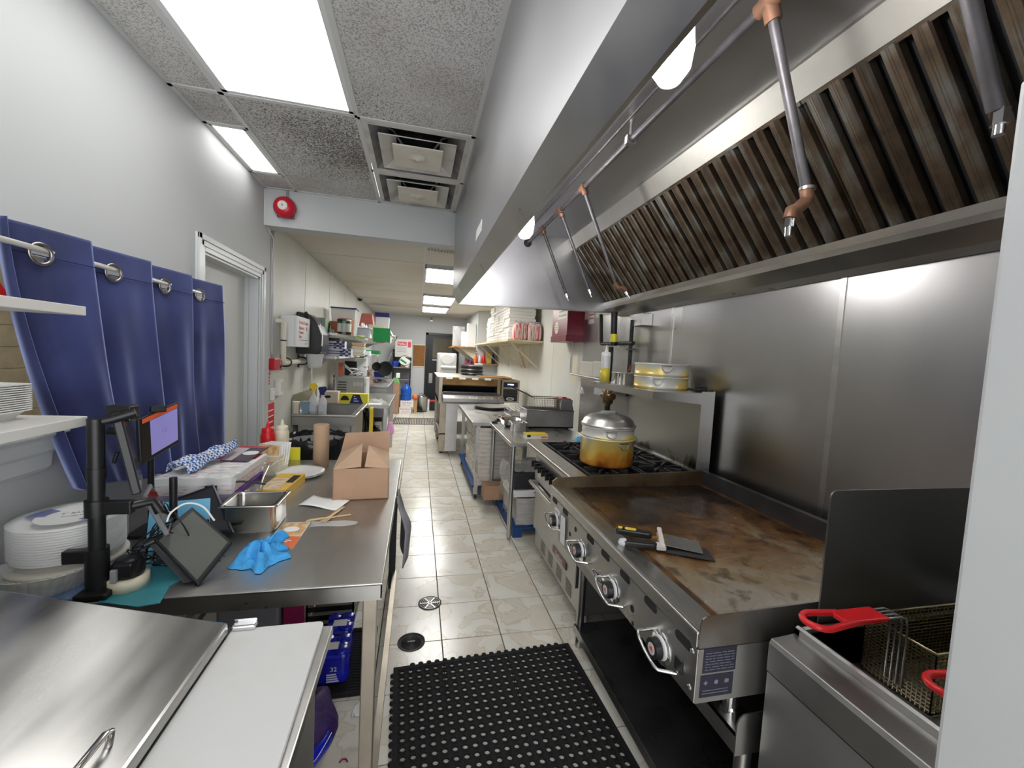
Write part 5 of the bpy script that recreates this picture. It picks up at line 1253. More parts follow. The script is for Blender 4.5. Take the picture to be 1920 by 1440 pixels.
# folded black tablet lying behind
B = atz(470, 990, T_+.004); n2 = Vector((-.10, -.75, .65))
P4 = [onplane(x, y, Vector((-.66, 1.66, T_+.012)), n2) for x, y in ((335, 1000), (440, 1000), (400, 908), (303, 943))]
t, P4 = tablet('folded_tablet', 'matte black tablet lying face down between the glossy tablet and the steel pan', P4, .012, CHAR, scr=(.06, .06, .94, .94))
build('stand_foot', slab([P4[2]+Vector((-.03, 0, -.008)), P4[2]+Vector((.01, 0, -.008)), Vector((P4[2].x+.01, P4[2].y+.01, T_+.002)), Vector((P4[2].x-.03, P4[2].y+.01, T_+.002))], .008), BLACK, t)
# order screen by the curtain
def screenmat():
    return mk('order_screen', (.25, .23, .55), .2, emis=.22)
P4 = [at(266, 873, 1.62), at(337, 830, 1.80), at(335, 753, 1.80), at(261, 786, 1.62)]
t, P4 = tablet('order_tablet', 'tablet with a lit lavender screen and orange bar in front of the curtain', P4, .014, screenmat(), scr=(.24, .10, .95, .86))
build('orange_bar', slab(inset(P4, .06, .87, .96, .97, .0007), .0004), mk('screen_orange', (.6, .10, .04), .2, emis=.1), t)
build('screen_ring', MB().tube([lerp4(P4, .58+.05*math.cos(k*.5236), .52+.06*math.sin(k*.5236))+Vector((.004, -.006, 0)) for k in range(12)], .0008, 4, True), mk('ring_mark', (.45, .2, .5), .3), t)
build('webcam', MB().box(-.022, .022, -.012, .012, -.008, .014).T(TR(*(lerp4(P4, .45, 1.02))) @ RZ(40)), BLACK, t, bev=.004)
m_ = lerp4(P4, .5, 0)
build('stand', MB().tube([lerp4(P4, .5, .3)+Vector((-.03, .02, 0)), m_+Vector((-.05, .03, -.02)), Vector((m_.x-.05, m_.y+.03, T_+.01))], .010, 8).box(m_.x-.10, m_.x, m_.y-.03, m_.y+.09, T_+.001, T_+.012), BLACK, t)

# ================================================================== beneath the tables
t = thing('boot_tray', 'black ribbed rubber tray on the floor under the work table', 'tray', (-.32, 2.12, 0))
build('tray', MB().box(-.52, -.165, 1.87, 2.33, .001, .008).box(-.52, -.165, 1.87, 1.885, .008, .022).box(-.18, -.165, 1.885, 2.33, .008, .022).box(-.52, -.165, 2.315, 2.33, .008, .022).box(-.52, -.505, 1.885, 2.315, .008, .022), RUBBER, t, bev=.003)
rb = MB()
for k in range(22): rb.box(-.50, -.185, 1.90+k*.019, 1.907+k*.019, .008, .011)
build('ribs', rb, RUBBER, t)['kind'] = 'stuff'
def can_pack(label, x0, x1, y0, y1, h, num):
    t = thing('drink_pack', label, 'pack', ((x0+x1)/2, (y0+y1)/2, .011), 'blue wrapped drink packs')
    m = MB()
    nx, ny = 2, 2
    build('wrap', MB().box(x0, x1, y0, y1, .0112, h), BLUE, t, bev=.03, seg=4)
    for i in range(nx):
        for j in range(ny):
            cx, cy = x0+(i+.5)*(x1-x0)/nx, y0+(j+.5)*(y1-y0)/ny
            build('can_top', MB().lathe([(.034, h-.006), (.034, h+.002), (.028, h+.006), (0, h+.006)], (cx, cy, 0), 16), BLUE, t)
    build('sticker', MB().box(x0+.035, x0+.10, y0+.03, y0+.08, h+.0062, h+.0072), PAPERG, t)
    if num:
        txt('32', .030, FR(((x0+x1)/2+.012, y0-.0015, .095), (1, 0, 0), (0, 0, 1)), LGREY, t)
        bb = MB()
        for r_ in range(4): bb.box((x0+x1)/2-.018, (x0+x1)/2+.035-.004*r_, y0-.0015, y0, .035+r_*.011, .041+r_*.011)
        build('print_block', bb, LGREY, t)['kind'] = 'stuff'
can_pack('blue plastic wrapped pack of drinks marked 32 on the rubber tray', -.415, -.262, 1.93, 2.085, .165, True)
can_pack('blue plastic wrapped pack of drinks behind the one marked 32', -.405, -.275, 2.10, 2.255, .165, False)
# black crate
t = thing('plastic_crate', 'black slatted plastic crate behind the blue drink packs', 'crate', (-.42, 2.45, 0))
for k in range(5): build('slat', MB().box(-.55, -.30, 2.36, 2.366, .01+k*.05, .04+k*.05), BLACK, t)
for k in range(5): build('slat', MB().box(-.306, -.30, 2.366, 2.62, .01+k*.05, .04+k*.05), BLACK, t)
for x, y in ((-.55, 2.36), (-.31, 2.36), (-.55, 2.61), (-.31, 2.61)): build('corner_post', MB().box(x, x+.012, y, y+.012, 0, .27), BLACK, t)
build('floor_panel', MB().box(-.55, -.30, 2.36, 2.62, 0, .01), BLACK, t)
t = thing('water_case', 'plastic wrapped case of bottles stored under the work table', 'case', (-.7, 2.35, 0))
build('case', MB().box(-.99, -.68, 2.36, 2.72, .0, .20), mk('case_grey', (.22, .21, .24), .3), t, bev=.02)
for k in range(4): build('bottle_cap', MB().lathe([(.03, .2), (.03, .215), (.02, .222), (0, .222)], (-.95+k*.075, 2.40, 0), 14), LGREY, t)
t = thing('magenta_box', 'magenta carton with a dark logo under the work table', 'box', (-.5, 2.5, .2))
solo('white_scrap', 'torn scrap of white paper on the floor under the work table', 'scrap', MB().sheet(lambda u, v: Vector((-.225+.05*u+.01*v, 1.76+.07*v, .0015+.006*math.sin(u*5+v*3)**2)), 6, 6, .0006), PAPERW)
solo('purple_scrap', 'small curved purple peel on the floor under the work table', 'scrap', MB().tube([(-.235, 1.56, .004), (-.225, 1.572, .004), (-.212, 1.57, .004), (-.205, 1.558, .004)], .003, 6), MAGENTA)
bpy.data.objects.remove(t)
t = thing('magenta_box', 'magenta carton standing on the bottle case under the work table', 'box', (-.5, 2.5, .0))
build('carton', MB().box(-.665, -.56, 2.37, 2.62, .0, .32), MAGENTA, t, bev=.003)
build('logo', MB().lathe([(.018, 0), (.03, .0), (.03, .001), (.018, .001)], (0, 0, 0), 20).T(TR(-.61, 2.369, .25) @ RX(90)), BLACK, t)
t['label'] = 'magenta carton with a round dark logo beside the black crate'
# purple net sack
sk = MB()
def sack(u, v):
    a = u*2*math.pi; r_ = math.sin(v*math.pi)**.55
    return (-.385+(.125*r_+.012*math.sin(5*a+3*v)*r_)*math.cos(a), 1.60+(.20*r_+.015*math.sin(4*a+5*v)*r_)*math.sin(a), .002+.20*(v**.8)*(1+.12*math.sin(3*a)*r_))
sk.sheet(sack, 36, 20, 0)
t = thing('net_sack', 'purple and blue mesh sack slumped on the floor under the prep table', 'sack', (-.385, 1.6, 0))
build('sack', sk, PURPLEBAG, t)
build('blue_label', MB().sheet(lambda u, v: Vector(sack(.80+.16*u, .45+.3*v))+Vector((.004, -.004, .004)), 10, 6, .001), BLUE, t)
build('tie_string', MB().tube([Vector(sack(.70+.02*k, .62+.05*math.sin(k*.6)))+Vector((.004, -.005, .006)) for k in range(14)], .0015, 5), WPLASTIC, t)
# rag on the table edge
t = thing('grey_rag', 'grey rag hanging off the aisle edge of the work table', 'rag', (-.03, 2.15, .43))
build('cloth', MB().sheet(lambda u, v: Vector((-.076+(.05+.03*math.sin(u*6))*min(1, v*2.2)*(1-.25*v), 2.0+.34*u*(.5+.5*v)+.05*(1-v), .83-.31*v+.02*math.sin(u*9))), 16, 14, .004), GREYCLOTH, t)
build('hook', MB().tube([(-.088, 2.12, .825), (-.078, 2.12, .835), (-.07, 2.12, .825)], .004, 6), STEEL_D, t)

# ================================================================== rubber mat
mt = MB()
cell = .0405; nx, ny = 22, 36
A0 = RZ(2.4)
MTR = TR(.868, 2.052, 0) @ A0
h = .0075
def mcell(cx, cy):
    s_ = cell/2; r0, r1 = .0118, .0155
    n = 8; inn = []; rg1 = []; sq = []
    for k in range(n):
        a = math.pi/8+k*math.pi/4
        inn.append((cx+r0*math.cos(a), cy+r0*math.sin(a))); rg1.append((cx+r1*math.cos(a), cy+r1*math.sin(a)))
    t8 = math.tan(math.pi/8)*s_
    sq = [(cx+s_, cy+t8), (cx+t8, cy+s_), (cx-t8, cy+s_), (cx-s_, cy+t8), (cx-s_, cy-t8), (cx-t8, cy-s_), (cx+t8, cy-s_), (cx+s_, cy-t8)]
    vs = [(p[0], p[1], .001) for p in inn]+[(p[0], p[1], h+.002) for p in inn]+[(p[0], p[1], h+.002) for p in rg1]+[(p[0], p[1], h) for p in rg1]+[(p[0], p[1], h-.0025) for p in sq]
    # order: ring starts at 22.5 deg like the outer octagon
    fs = []
    for k in range(n):
        q = (k+1) % n
        fs += [(k, 8+k, 8+q, q), (8+k, 16+k, 16+q, 8+q), (16+k, 24+k, 24+q, 16+q)]
        fs.append((24+k, 32+k, 32+q, 24+q))
    # corner squares between octagons
    cs_ = [((cx+s_, cy+s_), 0, 1), ((cx-s_, cy+s_), 2, 3), ((cx-s_, cy-s_), 4, 5), ((cx+s_, cy-s_), 6, 7)]
    b = len(vs)
    for i, (p, a, b2) in enumerate(cs_):
        vs.append((p[0], p[1], h-.0025)); fs.append((32+a, b+i, 32+b2))
    return vs, fs
for i in range(nx):
    for j in range(ny):
        v_, f_ = mcell(-.02-(i+.5)*cell, -.02-(j+.5)*cell); mt.add(v_, f_)
Wm, Lm = nx*cell, ny*cell
mt.box(-.02, 0, -.02-Lm, 0, .001, h); mt.box(-.02-Wm-.02, -.02-Wm, -.02-Lm, 0, .001, h); mt.box(-.02-Wm, -.02, -.02, 0, .001, h)
for k in range(nx-2): mt.lathe([(.0125, .001), (.0125, h), (.0, h+.001)], (-.05-(k+.5)*cell, .004, 0), 10)
for k in range(ny): mt.lathe([(.0125, .001), (.0125, h), (.0, h+.001)], (-.02-Wm-.022, -.03-(k+.5)*cell, 0), 10)
t = thing('rubber_mat', 'black rubber anti-fatigue floor mat with round holes in front of the griddle', 'mat', tuple(MTR @ Vector((-Wm/2, -Lm/2, 0))))
build('mat', mt.T(MTR), RUBBER, t)

# ================================================================== left wall fittings
WL = -1.2
def fbox(name, label, cat, x0, y0, x1, y1, Y, dep, mat, bev=.002, group=None, z0=None):
    a = at(x0, y1, Y); b = at(x1, y0, Y); zb = a.z if z0 is None else z0
    return solo(name, label, cat, MB().box(a.x, b.x, Y, Y+dep, zb, b.z), mat, bev, group)
def fb(x0, y0, x1, y1, Y):       # pixel rectangle -> x0,x1,z0,z1 on the plane Y
    a = at(x0, y1, Y); b = at(x1, y0, Y); return a.x, b.x, a.z, b.z
cp_ = thing('wall_conduit', 'pair of thin grey conduits running down to the red fire box', 'pipe', (WL+.012, 3.76, 1.46))
for y in (3.755, 3.80): build('conduit', MB().cyl((WL+.012, y, 1.455), (WL+.012, y, ZR), .008, n=10), mk('conduit_grey', (.45, .46, .48), .35, .7), cp_)
build('coupling', MB().cyl((WL+.012, 3.80, 1.46), (WL+.012, 3.80, 1.49), .012, n=10), GREYPL, cp_)
t = thing('alarm_switch', 'red fire alarm valve box on the rear left wall', 'alarm', (WL, 3.80, 1.35))
build('box', MB().box(WL, WL+.06, 3.73, 3.87, 1.36, 1.455), REDP, t, bev=.004)
build('lever', MB().box(WL+.02, WL+.04, 3.87, 3.93, 1.395, 1.425), REDP, t, bev=.003)
build('wire_guard', MB().tube([(WL+.05, 3.87, 1.45), (WL+.05, 3.94, 1.44), (WL+.05, 3.94, 1.37), (WL+.05, 3.87, 1.365)], .003, 6), STEEL_D, t)
solo('yellow_tag', 'yellow inspection tag hanging above the red fire box', 'tag', MB().box(WL, WL+.002, 3.70, 3.745, 1.46, 1.61), YELLOW)
t = thing('striped_label', 'small red and white striped label under the red fire box', 'label', (WL, 3.76, 1.24))
build('plate', MB().box(WL, WL+.001, 3.73, 3.80, 1.235, 1.335), RED, t)
for k in range(3): build('stripe', MB().box(WL+.001, WL+.0016, 3.735, 3.795, 1.25+k*.028, 1.256+k*.028), PAPERW, t)
t = thing('cream_pipe', 'cream plastic pipe bending along the rear left wall', 'pipe', (WL+.05, 4.2, 1.42))
build('pipe_run', MB().tube([(WL+.0, 3.94, 1.775), (WL+.045, 3.94, 1.778), (WL+.055, 3.955, 1.765), (WL+.055, 3.957, 1.44), (WL+.055, 3.97, 1.42), (WL+.055, 4.0, 1.415), (WL+.055, 5.0, 1.42)], .022, 12), PVC, t)
for y in (4.07, 4.62): build('pipe_clamp', MB().tube([(WL, y, 1.46), (WL+.05, y, 1.456)]+[(WL+.055+.036*math.sin(k*math.pi/6), y, 1.418+.036*math.cos(k*math.pi/6)) for k in range(7)]+[(WL, y, 1.38)], .007, 6).box(WL, WL+.012, y-.012, y+.012, 1.44, 1.485).box(WL, WL+.012, y-.012, y+.012, 1.35, 1.39), BLACK, t)
build('pipe_band', MB().cyl((WL+.055, 3.956, 1.605), (WL+.055, 3.956, 1.615), .024, n=12), BLACK, t)
for y0, z0, y1, z1, d, lb in ((3.80, 1.10, 3.90, 1.20, .012, 'flat white switch plate on the rear left wall'), (3.93, 1.13, 4.05, 1.27, .035, 'white thermostat box with a grey window on the rear left wall')):
    t = thing('wall_control', lb, 'switch', (WL, (y0+y1)/2, z0)); build('housing', MB().box(WL, WL+d, y0, y1, z0, z1), WPLASTIC, t, bev=.003)
    if d > .02: build('window', MB().box(WL+d, WL+d+.001, y0+.055, y1-.015, z0+.03, z1-.03), LGREY, t)
    else: build('rocker', MB().box(WL+d, WL+d+.004, y0+.035, y1-.035, z0+.03, z1-.03), WPLASTIC, t)
t = thing('fire_sign', 'red fire extinguisher sign with a white arrow low on the rear left wall', 'sign', (WL, 3.8, .82))
build('plate', MB().box(WL, WL+.002, 3.66, 3.92, .80, 1.075), RED, t)
build('arrow', MB().prism([(3.685, .92), (3.70, .92), (3.70, 1.0), (3.72, 1.0), (3.72, .92), (3.735, .92), (3.71, .87)], WL+.002, WL+.003, 'x'), PAPERW, t)
for k in range(4): build('text_line', MB().box(WL+.002, WL+.003, 3.76, 3.90-.01*(k % 2), .86+k*.05, .868+k*.05), PAPERW, t)
# first aid box
t = thing('first_aid_box', 'white first aid cabinet with red lettering beside the black towel dispenser', 'cabinet', (-1.14, 4.28, 1.56))
build('case', MB().box(WL, -1.065, 4.05, 4.50, 1.56, 1.838), WHITE, t, bev=.004)
build('door_edge', MB().box(-1.085, -1.08, 4.049, 4.0495, 1.565, 1.83), LGREY, t)
REDINK = mk('red_ink', (.55, .05, .07), .5)
MF = lambda y, z: FR((-1.0645, y, z), (0, 1, 0), (0, 0, 1))
for s_, z in (('First Aid Station', 1.785), ('Station de', 1.735), ('Premiers', 1.695), ('Soins', 1.655)): txt(s_, .046 if z > 1.78 else .042, MF(4.12, z), REDINK, t, align='LEFT')
build('divider', MB().box(-1.0646, -1.064, 4.12, 4.44, 1.622, 1.626), BLACKM, t)
build('leaf_mark', MB().prism([(4.38+r_*math.cos(a), 1.735+r_*math.sin(a)) for a, r_ in [(k*math.pi/5+.3, .026 if k % 2 else .013) for k in range(10)]], -1.0646, -1.064, 'x'), REDINK, t)
build('latch', MB().box(-1.0646, -1.058, 4.34, 4.36, 1.585, 1.60), STEEL_D, t)
solo('black_scoop', 'small black ladle bowl lying on top of the first aid cabinet', 'ladle', MB().lathe([(0, 0), (.02, .003), (.036, .018), (.04, .036), (.037, .036), (.033, .02), (0, .006)], (0, 0, 0), 16).T(TR(-1.10, 4.42, 1.862) @ RY(70)), BLACK)
# paper towel dispenser
dp = [(WL, 1.49), (-1.0, 1.49), (-.965, 1.52), (-.955, 1.60), (-.965, 1.70), (-.995, 1.79), (-1.04, 1.86), (-1.10, 1.90), (WL, 1.915)]
t = thing('towel_dispenser', 'large black curved paper towel dispenser on the rear left wall', 'dispenser', (-1.08, 4.72, 1.49))
build('shell', MB().prism(dp, 4.54, 4.89, 'y'), CHAR, t, bev=.015)
build('side_lever', MB().tube([(-.975, 4.53, 1.80), (-.952, 4.53, 1.70), (-.955, 4.53, 1.58)], .006, 6), CHROME, t)
t = thing('measuring_cup', 'translucent plastic measuring cup hanging below the towel dispenser', 'cup', (-1.0, 4.55, 1.36))
c_ = at(590, 690, 4.55)
build('cup', MB().lathe([(0, 0), (.055, 0), (.065, .03), (.08, .135), (.086, .138), (.086, .142), (.077, .138), (.062, .03), (.05, .004), (0, .004)], (c_.x, c_.y, c_.z), 24), FROST, t)
build('handle', MB().tube([(c_.x-.03, c_.y, c_.z+.02), (c_.x-.03, c_.y+.03, c_.z-.12), (c_.x-.02, c_.y+.04, c_.z-.24)], .008, 8), WPLASTIC, t)
build('hook', MB().tube([(c_.x-.05, c_.y, c_.z+.14), (c_.x-.06, c_.y+.01, c_.z+.165)], .004, 6), STEEL_D, t)

# fire bell on the beam
t = thing('fire_bell', 'round red fire alarm bell on the white beam', 'alarm', (-1.0, YB-.05, 2.5))
bc = at(532, 387, YB-.06)
build('gong', MB().lathe([(0, .075), (.018, .074), (.045, .069), (.068, .052), (.078, .028), (.079, .012), (.075, .012)], (0, 0, 0), 36).T(TR(bc.x, YB-.018, bc.z) @ RX(90)), REDP, t)
build('centre_plate', MB().lathe([(0, .079), (.03, .0785), (.034, .073)], (0, 0, 0), 24).T(TR(bc.x, YB-.018, bc.z) @ RX(90)), mk('bell_plate', (.72, .68, .62), .4), t)
build('centre_bolt', MB().lathe([(0, .088), (.006, .087), (.009, .078)], (0, 0, 0), 12).T(TR(bc.x, YB-.018, bc.z) @ RX(90)), CHROME, t)
build('back_box', MB().box(bc.x-.055, bc.x+.06, YB-.03, YB, bc.z-.07, bc.z+.045), MAROON, t)
build('conduit', MB().cyl((bc.x+.01, YB-.015, bc.z+.05), (bc.x+.01, YB-.015, ZC-.006), .009, n=10), GREYPL, t)
solo('bell_wire', 'thin white wire running down the wall corner below the bell', 'wire', MB().tube([(-1.165, YB-.006, ZC-.02), (-1.166, YB-.006, 2.5), (-1.15, YB+.16, 2.40), (WL+.01, 3.78, 2.2), (WL+.008, 3.80, 1.9), (WL+.008, 3.80, 1.6)], .003, 6), WPLASTIC)

# ================================================================== waste bin behind the work table
t = thing('waste_bin', 'round bin lined with a black bag behind the work table', 'bin', (-.69, 3.16, 0))
build('bin', MB().lathe([(.17, 0), (.19, .0), (.215, .90), (.20, .90), (.17, .02)], (-.69, 3.17, 0), 28), GREYPL, t)
BAGB = mk('bin_bag', (.012, .012, .014), .22)
bg = MB(); n_ = 56; rings = []
for r0, z0, am in ((.226, .68, .006), (.222, .88, .004), (.224, .935, .004), (.212, .94, .004), (.205, .90, .007), (.19, .80, .010), (.16, .72, .012)):
    rings.append([Vector((-.69+(r0+am*math.sin(k*2.3))*math.cos(k*2*math.pi/n_), 3.17+(r0+am*math.sin(k*2.3))*math.sin(k*2*math.pi/n_), z0+.006*math.sin(k*1.7))) for k in range(n_)])
loft(bg, rings, cap0=False, cap1=True); build('bag', bg, BAGB, t)
crumple('bin_rubbish', 'crumpled white and clear rubbish inside the black bin bag', 'rubbish', (-.66, 3.15), .09, .08, .09, CLEAR2, 9, z=.72)

# ================================================================== hand sink
sk = thing('utility_sink', 'stainless sink with a high splash on the rear left wall', 'sink', (-.9, 4.95, 0))
sx0, sx1, sy0, sy1, sz_ = -1.195, -.605, 4.42, 5.42, .885
build('bowl_shell', MB().box(sx0+.05, sx1-.04, sy0+.04, sy0+.046, sz_-.305, sz_-.006).box(sx1-.046, sx1-.04, sy0+.04, sy1-.04, sz_-.305, sz_-.006), STEEL_D, sk)
build('bowl', (lambda m: m.add([(sx0+.06, sy0+.05, sz_-.30), (sx1-.05, sy0+.05, sz_-.30), (sx1-.05, sy1-.05, sz_-.30), (sx0+.06, sy1-.05, sz_-.30), (sx0+.06, sy0+.05, sz_), (sx1-.05, sy0+.05, sz_), (sx1-.05, sy1-.05, sz_), (sx0+.06, sy1-.05, sz_)], [(0, 1, 2, 3), (4, 5, 1, 0), (5, 6, 2, 1), (6, 7, 3, 2), (7, 4, 0, 3)]))(MB()), STEEL_D, sk)
build('rim', MB().box(sx0, sx1, sy0, sy0+.05, sz_-.005, sz_+.005).box(sx0, sx1, sy1-.05, sy1, sz_-.005, sz_+.005).box(sx1-.05, sx1, sy0+.05, sy1-.05, sz_-.005, sz_+.005).box(sx0, sx0+.06, sy0+.05, sy1-.05, sz_-.005, sz_+.005), STEEL, sk)
build('rolled_edge', MB().cyl((sx0, sy0, sz_), (sx1, sy0, sz_), .014, n=10).cyl((sx1, sy0, sz_), (sx1, sy1, sz_), .014, n=10), STEEL, sk)
build('end_splash', MB().prism([(sx0, sz_), (sx0, sz_+.20), (sx0+.06, sz_+.20), (sx1-.25, sz_+.01), (sx1-.25, sz_)], sy0, sy0+.004, 'y') if False else MB().prism([(sy0, sz_), (sy0, sz_+.17), (sy0+.05, sz_+.20), (sy1, sz_+.20), (sy1, sz_)], sx0, sx0+.008, 'x'), STEEL, sk)
build('apron', MB().box(sx0, sx1-.01, sy0+.012, sy0+.016, sz_-.10, sz_-.005), STEEL_D, sk)
for x in (sx0+.06, sx1-.06):
    for y in (sy0+.06, sy1-.06): build('leg', MB().cyl((x, y, 0), (x, y, sz_-.01), .019, n=12), STEEL, sk)
def spray(label, c, z, hm, tm, body, h=.19, r_=.042):
    t = thing('spray_bottle', label, 'bottle', (*c, z), 'spray bottles by the sink')
    build('bottle', MB().lathe([(0, 0), (r_, 0), (r_, h*.62), (r_*.75, h*.80), (r_*.36, h*.95), (r_*.34, h*1.08)], (*c, z), 18, sx=1, sy=.7), body, t)
    build('label', MB().box(c[0]-r_*.7, c[0]+r_*.7, c[1]-r_*.72, c[1]-r_*.69, z+.03, z+.10), mk('label_pale', (.55, .62, .70), .5), t)
    build('collar', MB().cyl((c[0], c[1], z+h*1.04), (c[0], c[1], z+h*1.16), r_*.42, n=12), hm, t)
    build('head', MB().prism([(c[0]-.045, z+h*1.36), (c[0]-.035, z+h*1.46), (c[0]+.03, z+h*1.50), (c[0]+.045, z+h*1.35), (c[0]+.015, z+h*1.14), (c[0]-.012, z+h*1.14)], c[1]-.013, c[1]+.013, 'y'), hm, t, bev=.004)
    build('trigger', MB().tube([(c[0]-.02, c[1], z+h*1.38), (c[0]-.03, c[1], z+h*1.25), (c[0]-.022, c[1], z+h*1.12)], .006, 6), tm, t)
spray('clear spray bottle with a yellow and green trigger on the sink rim', (-1.02, 4.50), sz_+.006, YELLOW, GREEN, FROST, .21)
spray('clear spray bottle with a blue trigger on the sink rim', (-.925, 4.47), sz_+.006, NAVY, NAVY, FROST, .19)
solo('soap_carton', 'small cream carton on the near corner of the sink', 'carton', MB().box(-1.19, -1.14, 4.44, 4.50, sz_+.006, sz_+.13), CREAM, .002)
solo('blue_tub', 'clear tub with blue liquid on the sink rim', 'tub', MB().frus((-1.085, 4.50), (.03, .04), (.038, .05), sz_+.006, sz_+.13), clear('blue_tub_plastic', (.22, .36, .50), .15, .75))

# ================================================================== second work table, rear left
r2 = thing('rear_table', 'stainless work table beyond the sink in the rear kitchen', 'table', (-.75, 6.3, 0))
rx0, rx1, ry0, ry1, rz_ = -1.19, -.335, 5.46, 7.0, .87
build('tabletop', MB().box(rx0, rx1, ry0, ry1, rz_-.04, rz_), STEEL, r2, bev=.004)
for x in (rx0+.05, rx1-.05):
    for y in (ry0+.06, ry1-.06): build('leg', MB().box(x-.02, x+.02, y-.02, y+.02, 0, rz_-.04), STEEL, r2)
build('undershelf', MB().box(rx0+.05, rx1-.05, ry0+.05, ry1-.05, .22, .235), STEEL_D, r2)
t = thing('microwave', 'grey metal microwave on the rear work table', 'microwave', (-.95, 6.1, rz_))
a, b, c, d = fb(630, 708, 683, 748, 6.0)
build('body', MB().box(a, b, 6.0, 6.38, rz_+.012, d), mk('micro_grey', (.30, .30, .30), .5, .4), t, bev=.006)
for k in range(5): build('vent_slot', MB().box(a+.02, a+.13, 5.998, 6.0, d-.08-k*.035, d-.065-k*.035), DARKMETAL, t)
for k in range(4): build('raised_mark', MB().box(a+.22+k*.045, a+.25+k*.045, 5.996, 6.0, d-.12, d-.07), mk('micro_mark', (.42, .42, .41), .4, .4), t)
build('door_frame', MB().box(b, b+.03, 6.0, 6.38, rz_+.012, d-.01), LGREY, t, bev=.003)
for x in (a+.04, b-.04): build('foot', MB().cyl((x, 6.05, rz_), (x, 6.05, rz_+.012), .015, n=10), BLACK, t)
mzt = d
t = thing('glove_box', 'white and orange glove carton on the rear table beside the yellow film carton', 'box', (-1.0, 5.6, rz_))
a, b, c, d = fb(601, 733, 634, 756, 5.62)
build('carton', MB().box(a, b, 5.62, 5.78, rz_, rz_+.14), mk('card_beige', (.58, .52, .45), .6), t, bev=.002); build('opening', MB().prism([((a+b)/2-.02+.04*math.cos(k*.5236), rz_+.075+.018*math.sin(k*.5236)) for k in range(12)], 5.618, 5.62, 'y'), BLACKM, t)
build('orange_flash', MB().prism([(5.63, rz_+.005), (5.77, rz_+.005), (5.77, rz_+.07)], b, b+.001, 'x'), ORANGE, t)
t = thing('film_carton', 'yellow and navy cling film carton on the rear table', 'box', (-.78, 5.55, rz_))
a, b, c, d = fb(636, 735, 690, 756, 5.50)
build('carton', MB().box(a, b, 5.50, 5.60, rz_, rz_+.135), YELLOWBR, t, bev=.002)
build('navy_panel', MB().prism([(a+.12, rz_+.01), (a+.16, rz_+.125), (b-.10, rz_+.125), (b-.055, rz_+.01)], 5.498, 5.50, 'y'), NAVY, t)
for k in range(3): build('text_line', MB().box(a+.17, b-.11-.02*k, 5.4965, 5.498, rz_+.035+k*.03, rz_+.048+k*.03), LGREY, t)
build('black_arc', MB().prism([(a+.065+.05*math.cos(k*math.pi/8), rz_+.05+.06*math.sin(k*math.pi/8)) for k in range(9)]+[(a+.04, rz_+.05), (a+.09, rz_+.05)][::-1], 5.498, 5.50, 'y'), BLACK, t)
crumple('plastic_bag', 'crumpled blue and white plastic bag on the rear table', 'bag', (-.52, 5.75), .11, .12, .04, CLEAR2, 14, z=rz_)
solo('table_paper', 'white sheet of paper on the rear table by the plastic bag', 'paper', MB().box(-.60, -.44, 5.52, 5.64, rz_, rz_+.002), PAPERW)
# things standing on the microwave
solo('red_folder', 'upright orange and white folder behind the microwave', 'folder', (lambda q: MB().box(q[0], q[1], 6.40, 6.44, rz_, q[3]))(fb(634, 680, 643, 710, 6.4)), mk('folder_red', (.60, .16, .08), .5))
a, b, c, d = fb(645, 678, 668, 711, 6.42)
solo('black_binder', 'black flat case standing behind the microwave', 'case', MB().box(a, b, 6.46, 6.50, rz_, d), BLACKM)
p = at(664, 707, 6.2)
t = thing('cable_coil', 'grey coiled hose piled on the microwave', 'hose', (p.x, 6.2, mzt))
build('coil', MB().tube([(p.x-.10+.02*k*.5+.07*math.cos(k*.9), 6.2+.06*math.sin(k*.9), mzt+.012+.012*(k % 5)+.10*max(0, math.sin(k*.35))) for k in range(24)], .012, 6), LGREY, t)
a, b, c, d = fb(617, 696, 628, 735, 6.6)
solo('glass_jar', 'tall glass jar with a dark lid beside the microwave', 'jar', MB().lathe([(0, 0), (.055, 0), (.06, .02), (.06, .22), (.05, .25), (.05, .27)], ((a+b)/2, 6.5, rz_), 18), GLASSJ)
solo('jar_lid', 'dark lid of the tall glass jar beside the microwave', 'lid', MB().lathe([(.056, .27), (.056, .30), (0, .302)], ((a+b)/2, 6.5, rz_), 18), BLACK)

# ================================================================== wall shelves, rear left
def wshelf(label, y0, y1, z, dep, mat, th=.03):
    t = thing('wall_shelf', label, 'shelf', (WL+dep/2, (y0+y1)/2, z-th)); build('board', MB().box(WL, WL+dep, y0, y1, z-th, z), mat, t, bev=.002)
    for y in (y0+.1, y1-.1): build('bracket', MB().prism([(WL, z-th), (WL+dep*.8, z-th), (WL, z-th-.16)], y-.004, y+.004, 'y'), STEEL_D, t)
wshelf('grey metal wall shelf with storage tubs above the sink', 4.93, 7.3, 1.735, .30, STEEL)
wshelf('middle white wall shelf with foil cartons above the sink', 4.93, 6.9, 1.475, .30, SHW)
wshelf('far wall shelf holding the green cutting boards', 7.32, 9.4, 1.72, .34, STEEL)
wshelf('lower far wall shelf with white papers', 7.0, 8.6, 1.50, .36, SHW)
zA, zB = 1.736, 1.476
def tub(label, x0, y0, x1, Y, dep, h, z, mat, lidm=None, cat='container', name='storage_tub', grp=None):
    a = at(x0, 600, Y).x; b = at(x1, 600, Y).x
    t = thing(name, label, cat, ((a+b)/2, Y+dep/2, z), grp)
    build('tub', MB().frus(((a+b)/2, Y+dep/2), ((b-a)/2*.88, dep/2*.9), ((b-a)/2, dep/2), z, z+h), mat, t, bev=.008)
    if lidm: build('lid', MB().box(a-.008, b+.008, Y-.008, Y+dep+.008, z+h, z+h+.015), lidm, t, bev=.003)
    return t
q = at(640, 576, 5.75)
